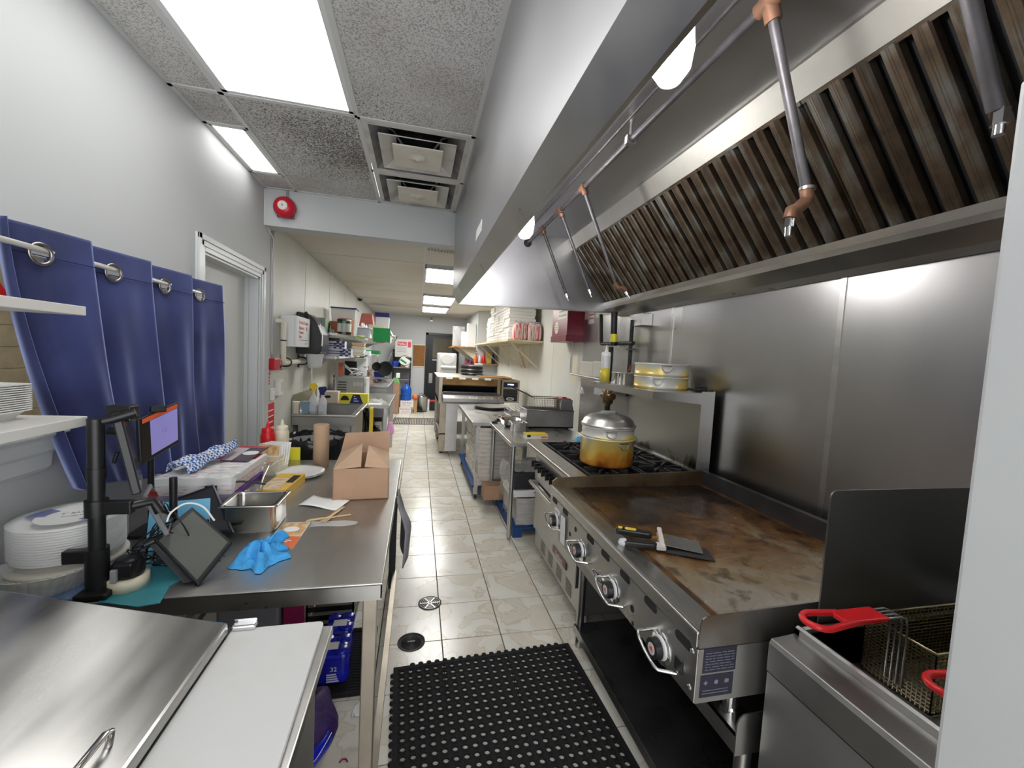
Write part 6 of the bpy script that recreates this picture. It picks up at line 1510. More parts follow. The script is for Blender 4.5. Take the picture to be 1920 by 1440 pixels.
tub('tall clear storage tub with a navy lid on the grey wall shelf', 620, 0, 667, 5.75, .28, q.z-zA-.015, zA, clear('tub_clear', (.70, .68, .64), .2, .8), NAVY)
AMB = clear('amber_tub', (.40, .10, .03), .2, .85)
tub('amber plastic tub in front of the tall clear tub', 635, 0, 660, 5.45, .16, .20, zA, AMB)
tub('orange red tub beside the towel dispenser on the grey shelf', 614, 0, 634, 5.30, .16, .15, zA, mk('tub_rust', (.36, .08, .04), .4))
for k, x in enumerate((636, 645, 653)):
    a = at(x, 600, 5.30).x
    t = thing('spice_jar', ('spice jar with a pale label on the grey shelf, next to the orange red tub', 'spice jar with a pale label on the grey shelf, between two others', 'spice jar with a pale label on the grey shelf, next to the paper bundle')[k], 'jar', (a, 5.33, zA), 'spice jars on the grey shelf')
    build('jar', MB().lathe([(0, 0), (.032, 0), (.032, .15), (.026, .16)], (a, 5.33, zA), 14), DARKMETAL if k != 1 else GREYPL, t)
    build('label', MB().lathe([(.0325, .03), (.0325, .13)], (a, 5.33, zA), 14), mk('jar_label%d' % k, ((.60, .62, .58), (.55, .62, .60), (.62, .62, .52))[k], .5), t)
    build('cap', MB().lathe([(.03, .16), (.03, .18), (0, .18)], (a, 5.33, zA), 14), (BLACK, GREEN, CREAM)[k], t)
crumple('green_bunch', 'dark green leafy bundle on the grey shelf beside the dispenser', 'produce', (at(618, 620, 5.2).x, 5.15), .05, .06, .09, mk('leaf_dark', (.03, .07, .03), .5), 31, z=zA)
solo('green_carton', 'long green topped cling film carton on the end of the grey shelf', 'box', MB().box(-1.18, -1.02, 4.98, 5.22, zA, zA+.16), mk('carton_green', (.25, .34, .22), .5), .002)
crumple('paper_towels', 'stack of white napkins on the grey shelf', 'napkins', (at(680, 610, 6.4).x, 6.45), .11, .12, .16, PAPERW, 33, z=zA)
tub('clear tub of utensils on the grey shelf', 662, 0, 694, 6.2, .22, .13, zA, clear('tub_grey', (.40, .43, .48), .15, .75), LGREY)
solo('lime_cover', 'bright green plastic lid on the grey shelf', 'lid', MB().lathe([(0, 0), (.07, 0), (.07, .02), (0, .022)], (at(672, 625, 6.0).x, 6.05, zA), 20), mk('lime', (.30, .55, .08), .4))
solo('red_bottle_small', 'small red and white carton at the shelf end by the green boards', 'carton', MB().box(-.98, -.92, 7.2, 7.28, zA, zA+.16), mk('carton_red', (.60, .06, .05), .5), .002)
# green cutting boards leaning on the far shelf
for k, (x0, x1, lb) in enumerate(((713, 733, 'large green cutting board standing on the far shelf'),)):
    a, b, c, d = fb(697, 616, 732, 645, 8.0)
    solo('green_board', lb, 'board', MB().box(a+.02, b, 8.0, 8.02, 1.722, d), GREEN, .004)
a, b, c, d = fb(690, 610, 722, 640, 8.1)
solo('cream_board', 'cream cutting board behind the green one on the far shelf', 'board', MB().box(a, b, 8.1, 8.115, 1.722, d), mk('board_cream', (.70, .68, .52), .5), .003)
a, b, c, d = fb(668, 641, 712, 648, 7.0)
solo('green_tray', 'green tray lying on the lower far shelf', 'tray', MB().box(a, b, 7.05, 7.3, 1.502, 1.56), GREEN, .004)
solo('blue_tray', 'light blue tray lying on the middle shelf', 'tray', (lambda q: MB().box(q[0], q[1], 6.3, 6.6, zB, zB+.022))(fb(652, 650, 690, 656, 6.3)), SKYBLUE, .003)
# foil cartons with blue checks
def foil(label, Y, z, x0, x1, h):
    a = at(x0, 660, Y).x; b = at(x1, 660, Y).x
    t = thing('foil_carton', label, 'box', ((a+b)/2, Y, z), 'foil cartons on the middle shelf')
    build('carton', MB().box(a, b, Y, Y+.13, z, z+h), mk('foil_card', (.56, .57, .66), .45), t, bev=.002)
    s_ = h*.25
    for i in range(4):
        for j in range(4):
            if (i+j) % 2 == 0: build('check', MB().box(b-.12+i*.03, b-.09+i*.03, Y-.001, Y, z+j*s_, z+(j+1)*s_), NAVY, t)
    for k in range(2): build('text_line', MB().box(a+.02, a+.22, Y-.001, Y, z+h*(.3+.3*k), z+h*(.42+.3*k)), NAVY, t)
foil('lower long foil carton with blue checks on the middle shelf', 5.05, zB, 606, 658, .085)
foil('upper long foil carton with blue checks on the middle shelf', 5.12, zB+.086, 607, 646, .085)
a, b, c, d = fb(622, 640, 648, 651, 5.6)
solo('grater', 'steel grater in a black frame lying on the foil cartons', 'grater', MB().box(a, b, 5.2, 5.26, zB+.172, zB+.21), DARKMETAL, .004)
a, b, c, d = fb(660, 653, 682, 673, 5.9)
t = thing('takeout_containers', 'stack of cream takeout containers on the middle shelf', 'containers', ((a+b)/2, 5.95, zB))
for k in range(4): build('container', MB().frus(((a+b)/2, 5.98), (.07, .07), (.085, .085), zB+k*.045, zB+.04+k*.045), (CREAM, FOAM, CREAM, WOOD)[k], t, bev=.004)
a, b, c, d = fb(682, 664, 693, 673, 6.5)
solo('white_pads', 'stack of white paper pads at the end of the middle shelf', 'paper', MB().box(a, b, 6.5, 6.7, zB, zB+.07), PAPERW, .003)
# small cabinet and things under the middle shelf
a, b, c, d = fb(662, 680, 695, 712, 6.75)
solo('small_cabinet', 'white wall cabinet with a small lock under the middle shelf', 'cabinet', MB().box(WL, b-.06, 6.72, 6.95, 1.10, 1.43), WPLASTIC, .004)
crumple('tool_bundle', 'bundle of brown straps and tools hanging under the middle shelf', 'tools', (at(690, 700, 6.8).x, 6.85), .07, .06, .22, mk('straps', (.32, .22, .18), .8, var=.4, vs=30), 41, z=1.0)
# top-of-shelf brown trays and red bag in the distance
a, b, c, d = fb(672, 588, 702, 606, 8.3)
solo('red_bag', 'red and clear bag of cups on the far top shelf', 'bag', MB().frus(((a+b)/2, 8.45), ((b-a)/2, .12), ((b-a)/2*.7, .08), zA+.27, d), mk('bag_red', (.45, .14, .12), .3), .02)
a, b, c, d = fb(676, 600, 712, 612, 8.2)
t = thing('high_rack', 'brown rack tray on the far top shelf', 'tray', ((a+b)/2, 8.35, 1.72)); build('tray', MB().box(a, b, 8.2, 8.55, zA+.22, zA+.268), mk('tray_brown', (.16, .06, .04), .4), t, bev=.005)
for x in (a+.03, b-.03): build('post', MB().box(x-.01, x+.01, 8.3, 8.32, 1.722, zA+.22), STEEL_D, t)
a, b, c, d = fb(706, 600, 722, 612, 9.0)
solo('round_tin', 'brown and cream round tin on the far top shelf', 'tin', MB().lathe([(0, 0), (.10, 0), (.10, .20), (0, .205)], ((a+b)/2, 9.1, 1.722), 20), mk('tin_brown', (.30, .17, .08), .4))
a, b, c, d = fb(704, 588, 731, 594, 9.6)
t = thing('blue_lid_tub', 'tub with a wide blue lid at the top of the far shelves', 'container', ((a+b)/2, 9.7, 1.72)); build('lid', MB().box(a, b, 9.5, 9.85, c, d), NAVY, t, bev=.006); build('tub', MB().frus(((a+b)/2, 9.68), ((b-a)/2*.8, .14), ((b-a)/2*.95, .165), 1.9, c), FROST, t, bev=.006); build('rack_shelf', MB().box(WL, b, 9.45, 9.95, 1.86, 1.9), STEEL_D, t)
# hanging pans
bar = thing('pan_rail', 'steel rail with hooks holding frying pans in the rear kitchen', 'rail', (-.7, 8.3, 1.78))
pr0 = at(724, 650, 8.6); build('rail', MB().cyl((pr0.x, 8.0, 1.70), (pr0.x, 8.9, 1.70), .008, n=8), STEEL, bar); build('support', MB().box(WL, pr0.x+.02, 8.42, 8.46, 1.70, 1.715), STEEL_D, bar)
def fpan(label, px, py, Y, r_, hp):
    c = at(px, py, Y); h = at(*hp, Y)
    t = thing('frying_pan', label, 'pan', (c.x, Y, c.z-r_), 'hanging black frying pans')
    build('pan', MB().lathe([(0, 0), (r_*.75, 0), (r_, .035), (r_*.97, .035), (r_*.73, .005), (0, .005)], (0, 0, 0), 24).T(TR(*c) @ RZ(-15) @ RX(78)), BLACKM, t)
    d = (h-c).normalized()
    build('handle', MB().tube([c+d*r_, c+d*r_*1.2+Vector((0, -.03, 0)), h], .011, 8), CHROME, t)
fpan('larger black frying pan hanging with a steel handle in the rear kitchen', 723, 692, 8.5, .15, (734, 662))
fpan('smaller black frying pan hanging beside the larger one', 707, 688, 8.3, .09, (709, 666))
t = thing('steel_colander', 'shiny steel colanders stacked beside the hanging pans', 'colander', (at(730, 640, 8.8).x, 8.8, 1.722))
build('bowl', MB().lathe([(.05, 0), (.12, .07), (.15, .14), (.16, .14), (.155, .15)], (at(731, 640, 8.8).x, 8.8, 1.722), 24), CHROME, t)
build('cone', MB().lathe([(.02, .26), (.10, .14), (.105, .135)], (at(729, 640, 8.8).x, 8.8, 1.722), 20), CHROME, t)
# dish sink area beyond the rear table
ds = thing('dish_sink', 'dark stainless dish counter beyond the rear work table', 'counter', (-.8, 8.2, 0))
build('counter', MB().box(-1.19, -.47, 7.25, 9.2, .93, .97), STEEL_D, ds, bev=.01); build('front', MB().box(-1.19, -.50, 7.27, 9.18, .45, .93), STEEL_D, ds)
for x in (-1.1, -.55):
    for y in (7.35, 9.1): build('leg', MB().cyl((x, y, 0), (x, y, .46), .02, n=10), STEEL, ds)
build('splash', MB().box(-1.195, -1.18, 7.25, 9.2, .97, 1.25), STEEL_D, ds)
tp = MB().tube([(-1.0, 7.6, .97), (-1.0, 7.6, 1.14), (-.98, 7.6, 1.17), (-.85, 7.6, 1.17), (-.84, 7.6, 1.13)], .012, 8)
build('tap', tp, CHROME, ds)
crumple('black_pan_pile', 'pile of dark trays on the dish counter', 'trays', (-.72, 8.1), .18, .25, .05, BLACKM, 51, z=.97)
a, b, c, d = fb(700, 698, 722, 710, 9.6)
solo('navy_bin', 'navy storage bin on the rack behind the hanging pans', 'bin', MB().frus(((a+b)/2, 9.75), ((b-a)/2*.85, .12), ((b-a)/2, .15), .97, d), NAVY, .008)
t = thing('rear_cabinet', 'low steel cabinet carrying the navy bin at the rear', 'cabinet', (-.9, 9.8, 0)); build('body', MB().box(-1.19, -.62, 9.4, 10.2, .1, .97), STEEL_D, t)
build('plinth', MB().box(-1.15, -.66, 9.45, 10.15, 0, .1), BLACKM, t)

# ================================================================== back corner
Yb = 11.9
a, b, c, d = fb(774, 648, 797, 686, Yb-.02)
t = thing('cork_board', 'brown cork board on the back wall beside the black door', 'board', ((a+b)/2, Yb, c)); build('cork', MB().box(a, b, Yb-.02, Yb, c, d), CORK, t); build('frame', MB().box(a, b, Yb-.03, Yb, d, d+.02).box(a, b, Yb-.03, Yb, c-.02, c), CREAM, t)
t = thing('wall_panel', 'pale grey lower wall panel beside the black door', 'panel', (-.02, Yb, 0)); build('sheet', MB().box(a, b, Yb-.015, Yb, .02, c-.03), LGREY, t)
rk = thing('storage_rack', 'dark metal storage rack against the back wall', 'rack', (-.45, 11.6, 0))
ax, bx, c, d = fb(733, 668, 771, 760, 11.5)
for x in (ax, bx-.03):
    for y in (11.5, 11.84): build('upright', MB().box(x, x+.03, y, y+.03, 0, 1.62), BLACKMETAL, rk)
for z in (.35, .80, 1.12, 1.52): build('shelf', MB().box(ax, bx, 11.5, 11.87, z, z+.025), STEEL_D, rk)
build('back_sheet', MB().box(ax, bx, 11.86, 11.875, .8, 1.52), mk('rack_back', (.16, .16, .17), .5), rk)
a, b, c, d = fb(740, 640, 773, 669, 11.42)
t = thing('shop_bag', 'white printed plastic bag with a red heading hanging on the storage rack', 'bag', ((a+b)/2, 11.42, c))
build('bag', MB().box(a, b, 11.44, 11.49, c, d+.04), PAPERG, t, bev=.012)
build('red_heading', MB().box(a+.06, b-.14, 11.438, 11.44, d-.13, d-.03), mk('heading_red', (.55, .05, .08), .4), t); txt('Vallee', .085, FR(((a+b)/2-.045, 11.437, d-.08), (1, 0, 0), (0, 0, 1)), PAPERW, t)
build('red_patch', MB().box(b-.11, b-.03, 11.438, 11.44, d-.17, d-.02), bpy.data.materials['heading_red'], t)
for k in range(3): build('text_line', MB().box(a+.05, b-.14, 11.438, 11.44, d-.20-k*.05, d-.188-k*.05), GREYPL, t)
t = thing('clock_face', 'tilted white paper plate with green print hanging below the printed bag', 'sign', (-.43, 11.4, 1.2))
cc = at(759, 678, 11.4)
build('card', MB().box(-.14, .14, 0, .01, -.10, .10).T(TR(cc.x, 11.40, cc.z) @ RY(32)), PAPERW, t); build('green_print', MB().box(-.12, .06, -.001, 0, -.04, .01).T(TR(cc.x, 11.40, cc.z) @ RY(32)), GREEN, t)
build('ring', MB().tube([(cc.x+.15*math.cos(k*.3), 11.39, cc.z+.03+.13*math.sin(k*.3)) for k in range(21)], .006, 6, True), BLACK, t)
a, b, c, d = fb(726, 700, 747, 712, 11.45)
solo('blue_crate', 'bright blue plastic crate on the storage rack', 'crate', MB().frus(((a+b)/2, 11.66), ((b-a)/2*.9, .12), ((b-a)/2, .14), 1.146, 1.30), mk('crate_blue', (.02, .08, .55), .4), .006)
a, b, c, d = fb(750, 700, 770, 712, 11.45)
t = thing('carton_pair', 'tan carton on the storage rack beside the blue crate', 'box', ((a+b)/2, 11.6, 1.146)); build('carton', MB().box(a, b, 11.52, 11.8, 1.146, 1.27), mk('card_tan', (.56, .42, .26), .7), t, bev=.003)
# brown cartons stacked near the dish counter
x0, x1, c, d = fb(736, 737, 748, 777, 10.6)
zs = [0, .36, .56, .78]
for k in range(3):
    z0, z1 = zs[k], zs[k+1]
    solo('brown_carton', ('tall brown carton on the floor beside the blue water jug', 'brown carton in the middle of the stack beside the blue water jug', 'brown carton on top of the stack beside the blue water jug')[k], 'box', MB().box(x0-.02*k, x1, 10.6+.01*k, 10.9, z0+.001, z1), KRAFT, .004, 'brown cartons beside the water jug')
t = thing('green_bag', 'green and white bag lying on the brown cartons', 'bag', ((x0+x1)/2, 10.7, .78)); build('bag', MB().frus(((x0+x1)/2-.02, 10.74), (.09, .1), (.05, .06), .781, .90), mk('bag_green', (.12, .35, .10), .4), t, bev=.02); build('white_tub', MB().box((x0+x1)/2-.02, (x0+x1)/2+.07, 10.70, 10.8, .90, 1.02), PAPERW, t, bev=.006)
x0, x1, c, d = fb(749, 749, 774, 776, 10.7)
for k in range(2):
    t = thing('tomato_carton', ('lower white carton lettered in red under the blue water jug', 'upper white carton lettered in red under the blue water jug')[k], 'box', ((x0+x1)/2, 10.8, k*.16), 'white cartons under the water jug')
    sh = .012*k
    build('carton', MB().box(x0+sh-.01*(1-k), x1+sh-.04*(1-k), 10.70, 10.98, k*.165+.001, k*.165+.163), PAPERW, t, bev=.003)
    txt('Full Red', .072, FR(((x0+x1)/2+sh-.02*(1-k), 10.698, k*.165+.115), (1, 0, 0), (0, 0, 1)), REDINK, t)
    for j in range(2): build('text_line', MB().box(x0+.04+sh, x1-.06+sh, 10.698, 10.70, k*.165+.03+j*.03, k*.165+.038+j*.03), mk('faint_ink%d%d' % (k, j), (.55, .42, .40), .6), t)
jx = (x0+x1)/2-.02
t = thing('water_jug', 'large blue water cooler jug on the white cartons', 'jug', (jx, 10.84, .33))
build('jug', MB().lathe([(0, 0), (.125, 0), (.135, .02), (.135, .09), (.13, .10), (.135, .11), (.135, .19), (.13, .20), (.135, .21), (.135, .29), (.11, .34), (.05, .38), (.032, .40), (.032, .45)], (jx, 10.84, .331), 24), BLUEWATER, t)
build('cap', MB().lathe([(.036, .43), (.036, .465), (0, .467)], (jx, 10.84, .331), 16), NAVY, t)
px0 = at(789, 760, 11.1)
t = thing('stock_pot', 'large steel stock pot with a lid near the back door', 'pot', (px0.x, 11.2, 0)); r_ = .165
build('stand', MB().box(px0.x-.20, px0.x+.05, 11.0, 11.1, .001, .06), BLACKM, t)
build('body', MB().lathe([(0, .03), (r_, .03), (r_, .40), (r_+.008, .405), (r_-.005, .405)], (px0.x, 11.2, 0), 32), STEEL, t)
build('lid', MB().lathe([(r_+.006, .405), (r_-.01, .43), (.04, .45), (0, .45)], (px0.x, 11.2, 0), 32), CHROME, t)
build('lid_handle', MB().tube([(px0.x-.05, 11.2, .45), (px0.x-.04, 11.2, .475), (px0.x+.04, 11.2, .475), (px0.x+.05, 11.2, .45)], .008, 8), BLACK, t)
for s_ in (-1, 1): build('handle', MB().tube([(px0.x+s_*r_, 11.15, .33), (px0.x+s_*(r_+.04), 11.17, .34), (px0.x+s_*(r_+.04), 11.23, .34), (px0.x+s_*r_, 11.25, .33)], .008, 8), STEEL, t)
build('foot_ring', MB().lathe([(r_*.9, .001), (r_*.9, .03), (r_*.8, .03)], (px0.x, 11.2, 0), 24), BLACKM, t)
x0 = at(778, 745, 10.75).x
t = thing('orange_bag', 'orange net bag on a tan board beside the stock pot', 'bag', (x0, 10.8, 0)); build('board', MB().box(x0-.02, x0+.06, 10.78, 10.82, .001, .36), mk('board_tan', (.45, .28, .12), .6), t); build('bag', MB().lathe([(0, 0), (.06, .01), (.075, .06), (.05, .12), (0, .13)], (x0, 10.8, .36), 14), ORANGE, t)
# far floor mat
a = atz(740, 784, .0); b = atz(735, 796, 0); c = atz(818, 795, 0)
t = thing('slotted_mat', 'dark slotted floor mat far down the aisle', 'mat', (-.02, 9.6, 0))
fm = MB().box(-.50, .44, 9.12, 9.135, .001, .012).box(-.50, .44, 9.955, 9.97, .001, .012)
for k in range(27): fm.box(-.50+k*.036, -.488+k*.036+.008, 9.135, 9.955, .001, .012)
build('slats', fm, mk('mat_grey', (.05, .048, .045), .7), t)
t = thing('far_mat', 'dark slotted mat beside the oven stand', 'mat', (.8, 9.6, 0)); fm = MB()
for k in range(12): fm.box(.50+k*.036, .522+k*.036, 9.15, 9.95, .001, .012)
fm.box(.50, .93, 9.12, 9.15, .001, .012); build('slats', fm, bpy.data.materials['mat_grey'], t)
# red and black bag by the back door
a, b, c, d = fb(804, 731, 818, 750, 11.4)
t = thing('tool_bag', 'black and red tool bag on the floor by the back door', 'bag', ((a+b)/2, 11.5, 0)); build('bag', MB().box(a+.02, b, 11.4, 11.6, .001, .24), BLACKM, t, bev=.02); build('flap', MB().box(a+.02, b-.02, 11.39, 11.6, .24, .28), RED, t, bev=.01); build('white_card', MB().box(a-.03, a+.02, 11.42, 11.44, .001, .32), PAPERW, t)
# pink bag and red box below the rear table
solo('pink_bag', 'pale pink plastic bag under the aisle edge of the rear table', 'bag', MB().frus((-.40, 6.9), (.07, .10), (.03, .05), .236, .42), PINK, .02)
solo('red_carton', 'red and white carton on the floor under the rear table', 'box', MB().box(-.66, -.56, 5.6, 5.8, .236, .34), mk('carton_rw', (.50, .10, .07), .5), .003)
crumple('black_sack', 'black rubbish sack on the undershelf of the rear table', 'bag', (-.72, 6.2), .22, .35, .35, BAGB, 61, z=.236)
solo('yellow_strap', 'yellow cloth strip hanging beside the sink', 'cloth', MB().sheet(lambda u, v: Vector((-.575+.045*u, 5.44+.02*u+.01*math.sin(v*5), .85-.45*v)), 4, 10, .004), YELLOW)

# ================================================================== right side: prep tables
t4 = thing('side_table', 'stainless side table beside the range carrying the small fryer', 'table', (1.25, 3.85, 0))
qx0, qx1, qy0, qy1, qz = .782, 1.605, 3.33, 4.345, .853
build('tabletop', MB().box(qx0, qx1, qy0, qy1, qz-.035, qz), STEEL_X, t4, bev=.004)
for x, y in ((.815, 3.37), (.815, 4.29), (1.57, 3.37), (1.57, 4.29)):
    build('leg', MB().cyl((x, y, .03), (x, y, qz-.035), .0205, n=14), STEEL, t4); build('foot', MB().cyl((x, y, 0), (x, y, .06), .015, n=10), GREYPL, t4)
build('cross_rail', MB().box(1.56, 1.58, 3.37, 4.29, .22, .25).box(.815, 1.57, 4.30, 4.31, .22, .25), STEEL_D, t4)
t3 = thing('box_table', 'stainless table with pizza boxes stored below, next to the oven', 'table', (.93, 5.1, 0))
ux0, ux1, uy0, uy1, uz = .592, 1.28, 4.36, 5.92, .852
build('tabletop', MB().box(ux0, ux1, uy0, uy1, uz-.04, uz), STEEL_D, t3, bev=.004)
for x, y in ((.665, 4.42), (1.2, 4.42), (.665, 5.86), (1.2, 5.86)):
    build('leg', MB().box(x-.021, x+.021, y-.021, y+.021, .05, uz-.04), STEEL, t3); build('caster', MB().cyl((x-.012, y, .03), (x+.012, y, .03), .03, n=12), BLACK, t3)
build('undershelf', MB().box(.62, 1.24, 4.40, 5.88, .13, .15), BLUEPAL, t3)
# countertop fryer
cf = thing('tabletop_fryer', 'small stainless tabletop fryer with a wire basket on the side table', 'fryer', (1.4, 4.0, qz))
cx0, cx1, cy0, cy1, cz1 = 1.085, 1.585, 3.98, 4.26, qz+.195
tk = MB().box(cx0, cx1, cy0, cy0+.006, qz+.015, cz1).box(cx0, cx1, cy1-.006, cy1, qz+.015, cz1).box(cx0, cx0+.006, cy0, cy1, qz+.015, cz1).box(cx1-.006, cx1, cy0, cy1, qz+.015, cz1).box(cx0, cx1, cy0, cy1, qz+.015, qz+.03)
build('tank', tk, STEEL_D, cf, bev=.002); build('rim', MB().tube([(cx0, cy0, cz1), (cx1, cy0, cz1), (cx1, cy1, cz1), (cx0, cy1, cz1)], .006, 6, True), STEEL, cf)
build('oil', MB().box(cx0+.006, cx1-.006, cy0+.006, cy1-.006, cz1-.06, cz1-.05), mk('dark_oil', (.05, .03, .015), .15), cf)
build('control_head', MB().box(cx1-.13, cx1, cy0+.05, cy1, cz1, cz1+.11), STEEL_D, cf, bev=.004); build('red_top', MB().box(cx1-.15, cx1-.02, cy0+.05, cy1-.03, cz1+.11, cz1+.122), mk('red_panel', (.42, .07, .06), .35), cf, bev=.003)
build('switch', MB().box(cx1-.10, cx1-.06, cy0+.08, cy0+.11, cz1+.122, cz1+.132), BLACK, cf); 
for x in (cx0+.05, cx1-.05):
    for y in (cy0+.04, cy1-.04): build('foot', MB().cyl((x, y, qz), (x, y, qz+.015), .015, n=10), BLACK, cf)
WIR2 = mk('old_wire', (.30, .22, .16), .4, .9)
bk = MB(); X0_, X1_, Y0_, Y1_, Z0_, Z1_ = 1.17, 1.42, 4.03, 4.21, cz1-.02, cz1+.12
for k in range(15):
    x = X0_+(X1_-X0_)*k/14; bk.box(x-.001, x+.001, Y0_, Y0_+.002, Z0_, Z1_).box(x-.001, x+.001, Y1_, Y1_+.002, Z0_, Z1_)
for k in range(8):
    z = Z0_+(Z1_-Z0_)*k/7; bk.box(X0_, X1_, Y0_, Y0_+.002, z-.001, z+.001).box(X0_, X1_, Y1_, Y1_+.002, z-.001, z+.001).box(X0_, X0_+.002, Y0_, Y1_, z-.001, z+.001).box(X1_, X1_+.002, Y0_, Y1_, z-.001, z+.001)
bk_ = build('basket', bk, WIR2, cf); bk_['kind'] = 'stuff'
build('basket_rim', MB().tube([(X0_, Y0_, Z1_), (X1_, Y0_, Z1_), (X1_, Y1_, Z1_), (X0_, Y1_, Z1_)], .005, 6, True).tube([(X1_, 4.12, Z1_), (X1_+.03, 4.12, Z1_+.01), (X1_+.03, 4.12, Z0_+.02)], .008, 6), WIR2, cf)
build('basket_handle', MB().tube([(X0_, 4.12, Z1_), (X0_-.06, 4.15, Z1_+.03), (X0_-.22, 4.30, Z1_+.10)], .007, 6), BLACK, cf)
build('power_cord', MB().tube([(cx1, 4.2, cz1+.09), (cx1+.05, 4.2, cz1+.07), (cx1+.07, 4.19, cz1-.02), (cx1+.05, 4.18, qz+.02), (cx1-.02, 4.29, qz+.006)], .005, 6), BLACK, cf)
# bowls and pan
p = (.955, 4.16)
t = thing('mixing_bowl', 'wide shiny steel mixing bowl on the side table', 'bowl', (*p, qz)); build('bowl', MB().lathe([(0, 0), (.05, 0), (.09, .03), (.118, .075), (.125, .077), (.116, .073), (.088, .03), (.05, .004), (0, .004)], (*p, qz), 32), CHROME, t)
gnpan('square_pan', 'small square steel pan in front of the mixing bowl', (.985, 3.90), .165, .14, .085, qz, mat=STEEL)
t, M = carton('glove_carton', 'slim yellow and white carton on the front of the side table', 'box', (1.06, 3.555), .20, .10, .042, qz, 3, mk('carton_white', (.74, .71, .66), .5))
build('yellow_lid', MB().box(-.1005, .1005, -.0505, .0505, .030, .0425).T(M), YELLOW, t); build('black_mark', MB().box(-.095, -.062, -.0515, -.05, .016, .036).T(M), BLACK, t); build('orange_fade', MB().box(.04, .095, -.0515, -.05, .008, .022).T(M), ORANGE, t)
crumple('blue_glove', 'blue glove lying behind the steamer pot on the side table', 'glove', (1.44, 3.44), .05, .04, .03, SKYBLUE, 71, z=qz)
# tongs and tools at the table edge
solo('black_clamp', 'small black clamp at the corner between the two steel tables', 'clamp', MB().box(.79, .85, 4.30, 4.335, qz, qz+.02).cyl((.80, 4.32, qz+.012), (.86, 4.36, qz+.02), .010, n=8), BLACK, .002)
# pans and peels on the box table
t = thing('pizza_pan', 'pile of dark pizza pans on the box table in front of the oven', 'pan', (.98, 5.5, uz))
for k in range(3): build('pan', MB().lathe([(0, 0), (.20, 0), (.215, .014), (.21, .014), (.195, .004), (0, .004)], (.98+.01*k, 5.55-.02*k, uz+.001+k*.015), 28), DARKMETAL if k < 2 else STEEL_D, t)
t = thing('tray_rack', 'wire tray with white cups at the back of the box table', 'tray', (1.18, 4.9, uz)); build('tray', MB().box(1.10, 1.27, 4.75, 5.15, uz, uz+.02), STEEL, t, bev=.003)
for k in range(4): build('wire', MB().tube([(1.10+.05*k, 4.75, uz+.08), (1.10+.05*k, 5.15, uz+.08)], .004, 6), STEEL, t)
for x, y in ((1.10, 4.75), (1.25, 4.75), (1.10, 5.15), (1.25, 5.15)): build('post', MB().cyl((x, y, uz), (x, y, uz+.08), .004, n=6), STEEL, t)
solo('steel_bowl_far', 'shallow steel bowl behind the mixing bowl on the box table', 'bowl', MB().lathe([(0, 0), (.06, 0), (.11, .045), (.115, .045), (.06, .006), (0, .006)], (.95, 4.55, uz), 28), CHROME)
# pizza boxes stored below the box table
pbx = None
stk = [(4.56, 14), (4.93, 14), (5.30, 13)]
for s_, (y, n) in enumerate(stk):
    for k in range(n):
        z = .151+k*.0455; dx = random.uniform(-.008, .008)
        lb = ('nearest the side table', 'between two others', 'nearest the oven')[s_]; lb = ORD[k]+' pizza box from the bottom, under-table stack '+lb
        gp = 'pizza boxes under the box table'
        if pbx is None:
            pbx = tag(build('pizza_box', MB().box(-.205, .205, -.170, .170, 0, .009).box(-.21, .21, -.175, .175, .009, .0452), [mk('pizza_box_card', (.66, .63, .58), .7, col2=(.50, .38, .28), vs=18, stretch=(.5, 1, 3), lo=.55, hi=.75)], None, .002), lb, 'box', gp); pbx.location = (.88+dx, y, z)
        else:
            o = pbx.copy(); COL.objects.link(o); o.location = (.88+dx, y, z); o['label'] = lb; o['group'] = gp
# under the side table: wrapped cartons, black sack, white box, pallet
pal = thing('blue_pallet', 'blue plastic pallet on the floor under the side table', 'pallet', (1.25, 3.8, 0))
for k in range(4): build('slat', MB().box(.86, 1.53, 3.40+k*.225, 3.57+k*.225, .07, .09), BLUEPAL, pal)
for x in (.90, 1.20, 1.49): build('runner', MB().box(x-.04, x+.04, 3.40, 4.245, .0, .07), BLUEPAL, pal)
t = thing('wrapped_cartons', 'flat cartons in clear wrap stacked on the blue pallet under the side table', 'cartons', (1.2, 3.7, .09))
CARS = mk('carton_edges', (.50, .46, .42), .7, col2=(.34, .27, .22), vs=6, stretch=(1, 1, 14))
build('stack', MB().box(.90, 1.50, 3.45, 4.05, .091, .32), CARS, t, bev=.004)
build('wrap', MB().sheet(lambda u, v: Vector((.885+.02*math.sin(u*9+v*5)-.05*math.sin(v*3)*(.5+.5*math.sin(u*4)), 3.42+.70*u, .092+.28*v)), 24, 14, .001).sheet(lambda u, v: Vector((.88+.5*u, 3.425+.012*math.sin(u*21+v*7), .10+.24*v)), 20, 10, .001), CLEAR2, t)
t = thing('flat_white_box', 'flat white box with a slot lying on the wrapped cartons', 'box', (1.15, 3.6, .33)); build('box', MB().box(.84, 1.24, 3.47, 3.82, .335, .39), PAPERW, t, bev=.003); build('slot', MB().box(1.05, 1.10, 3.468, 3.47, .372, .38), BLACKM, t)
t = thing('black_carton', 'black carton lettered in grey in a clear bag under the side table', 'box', (1.05, 3.7, .40))
build('carton', MB().box(.865, 1.20, 3.50, 3.84, .392, .545), CHAR, t, bev=.015)
txt('BLACK', .05, FR((1.11, 3.498, .43), (-1, 0, 0), (0, 0, -1)), LGREY, t)
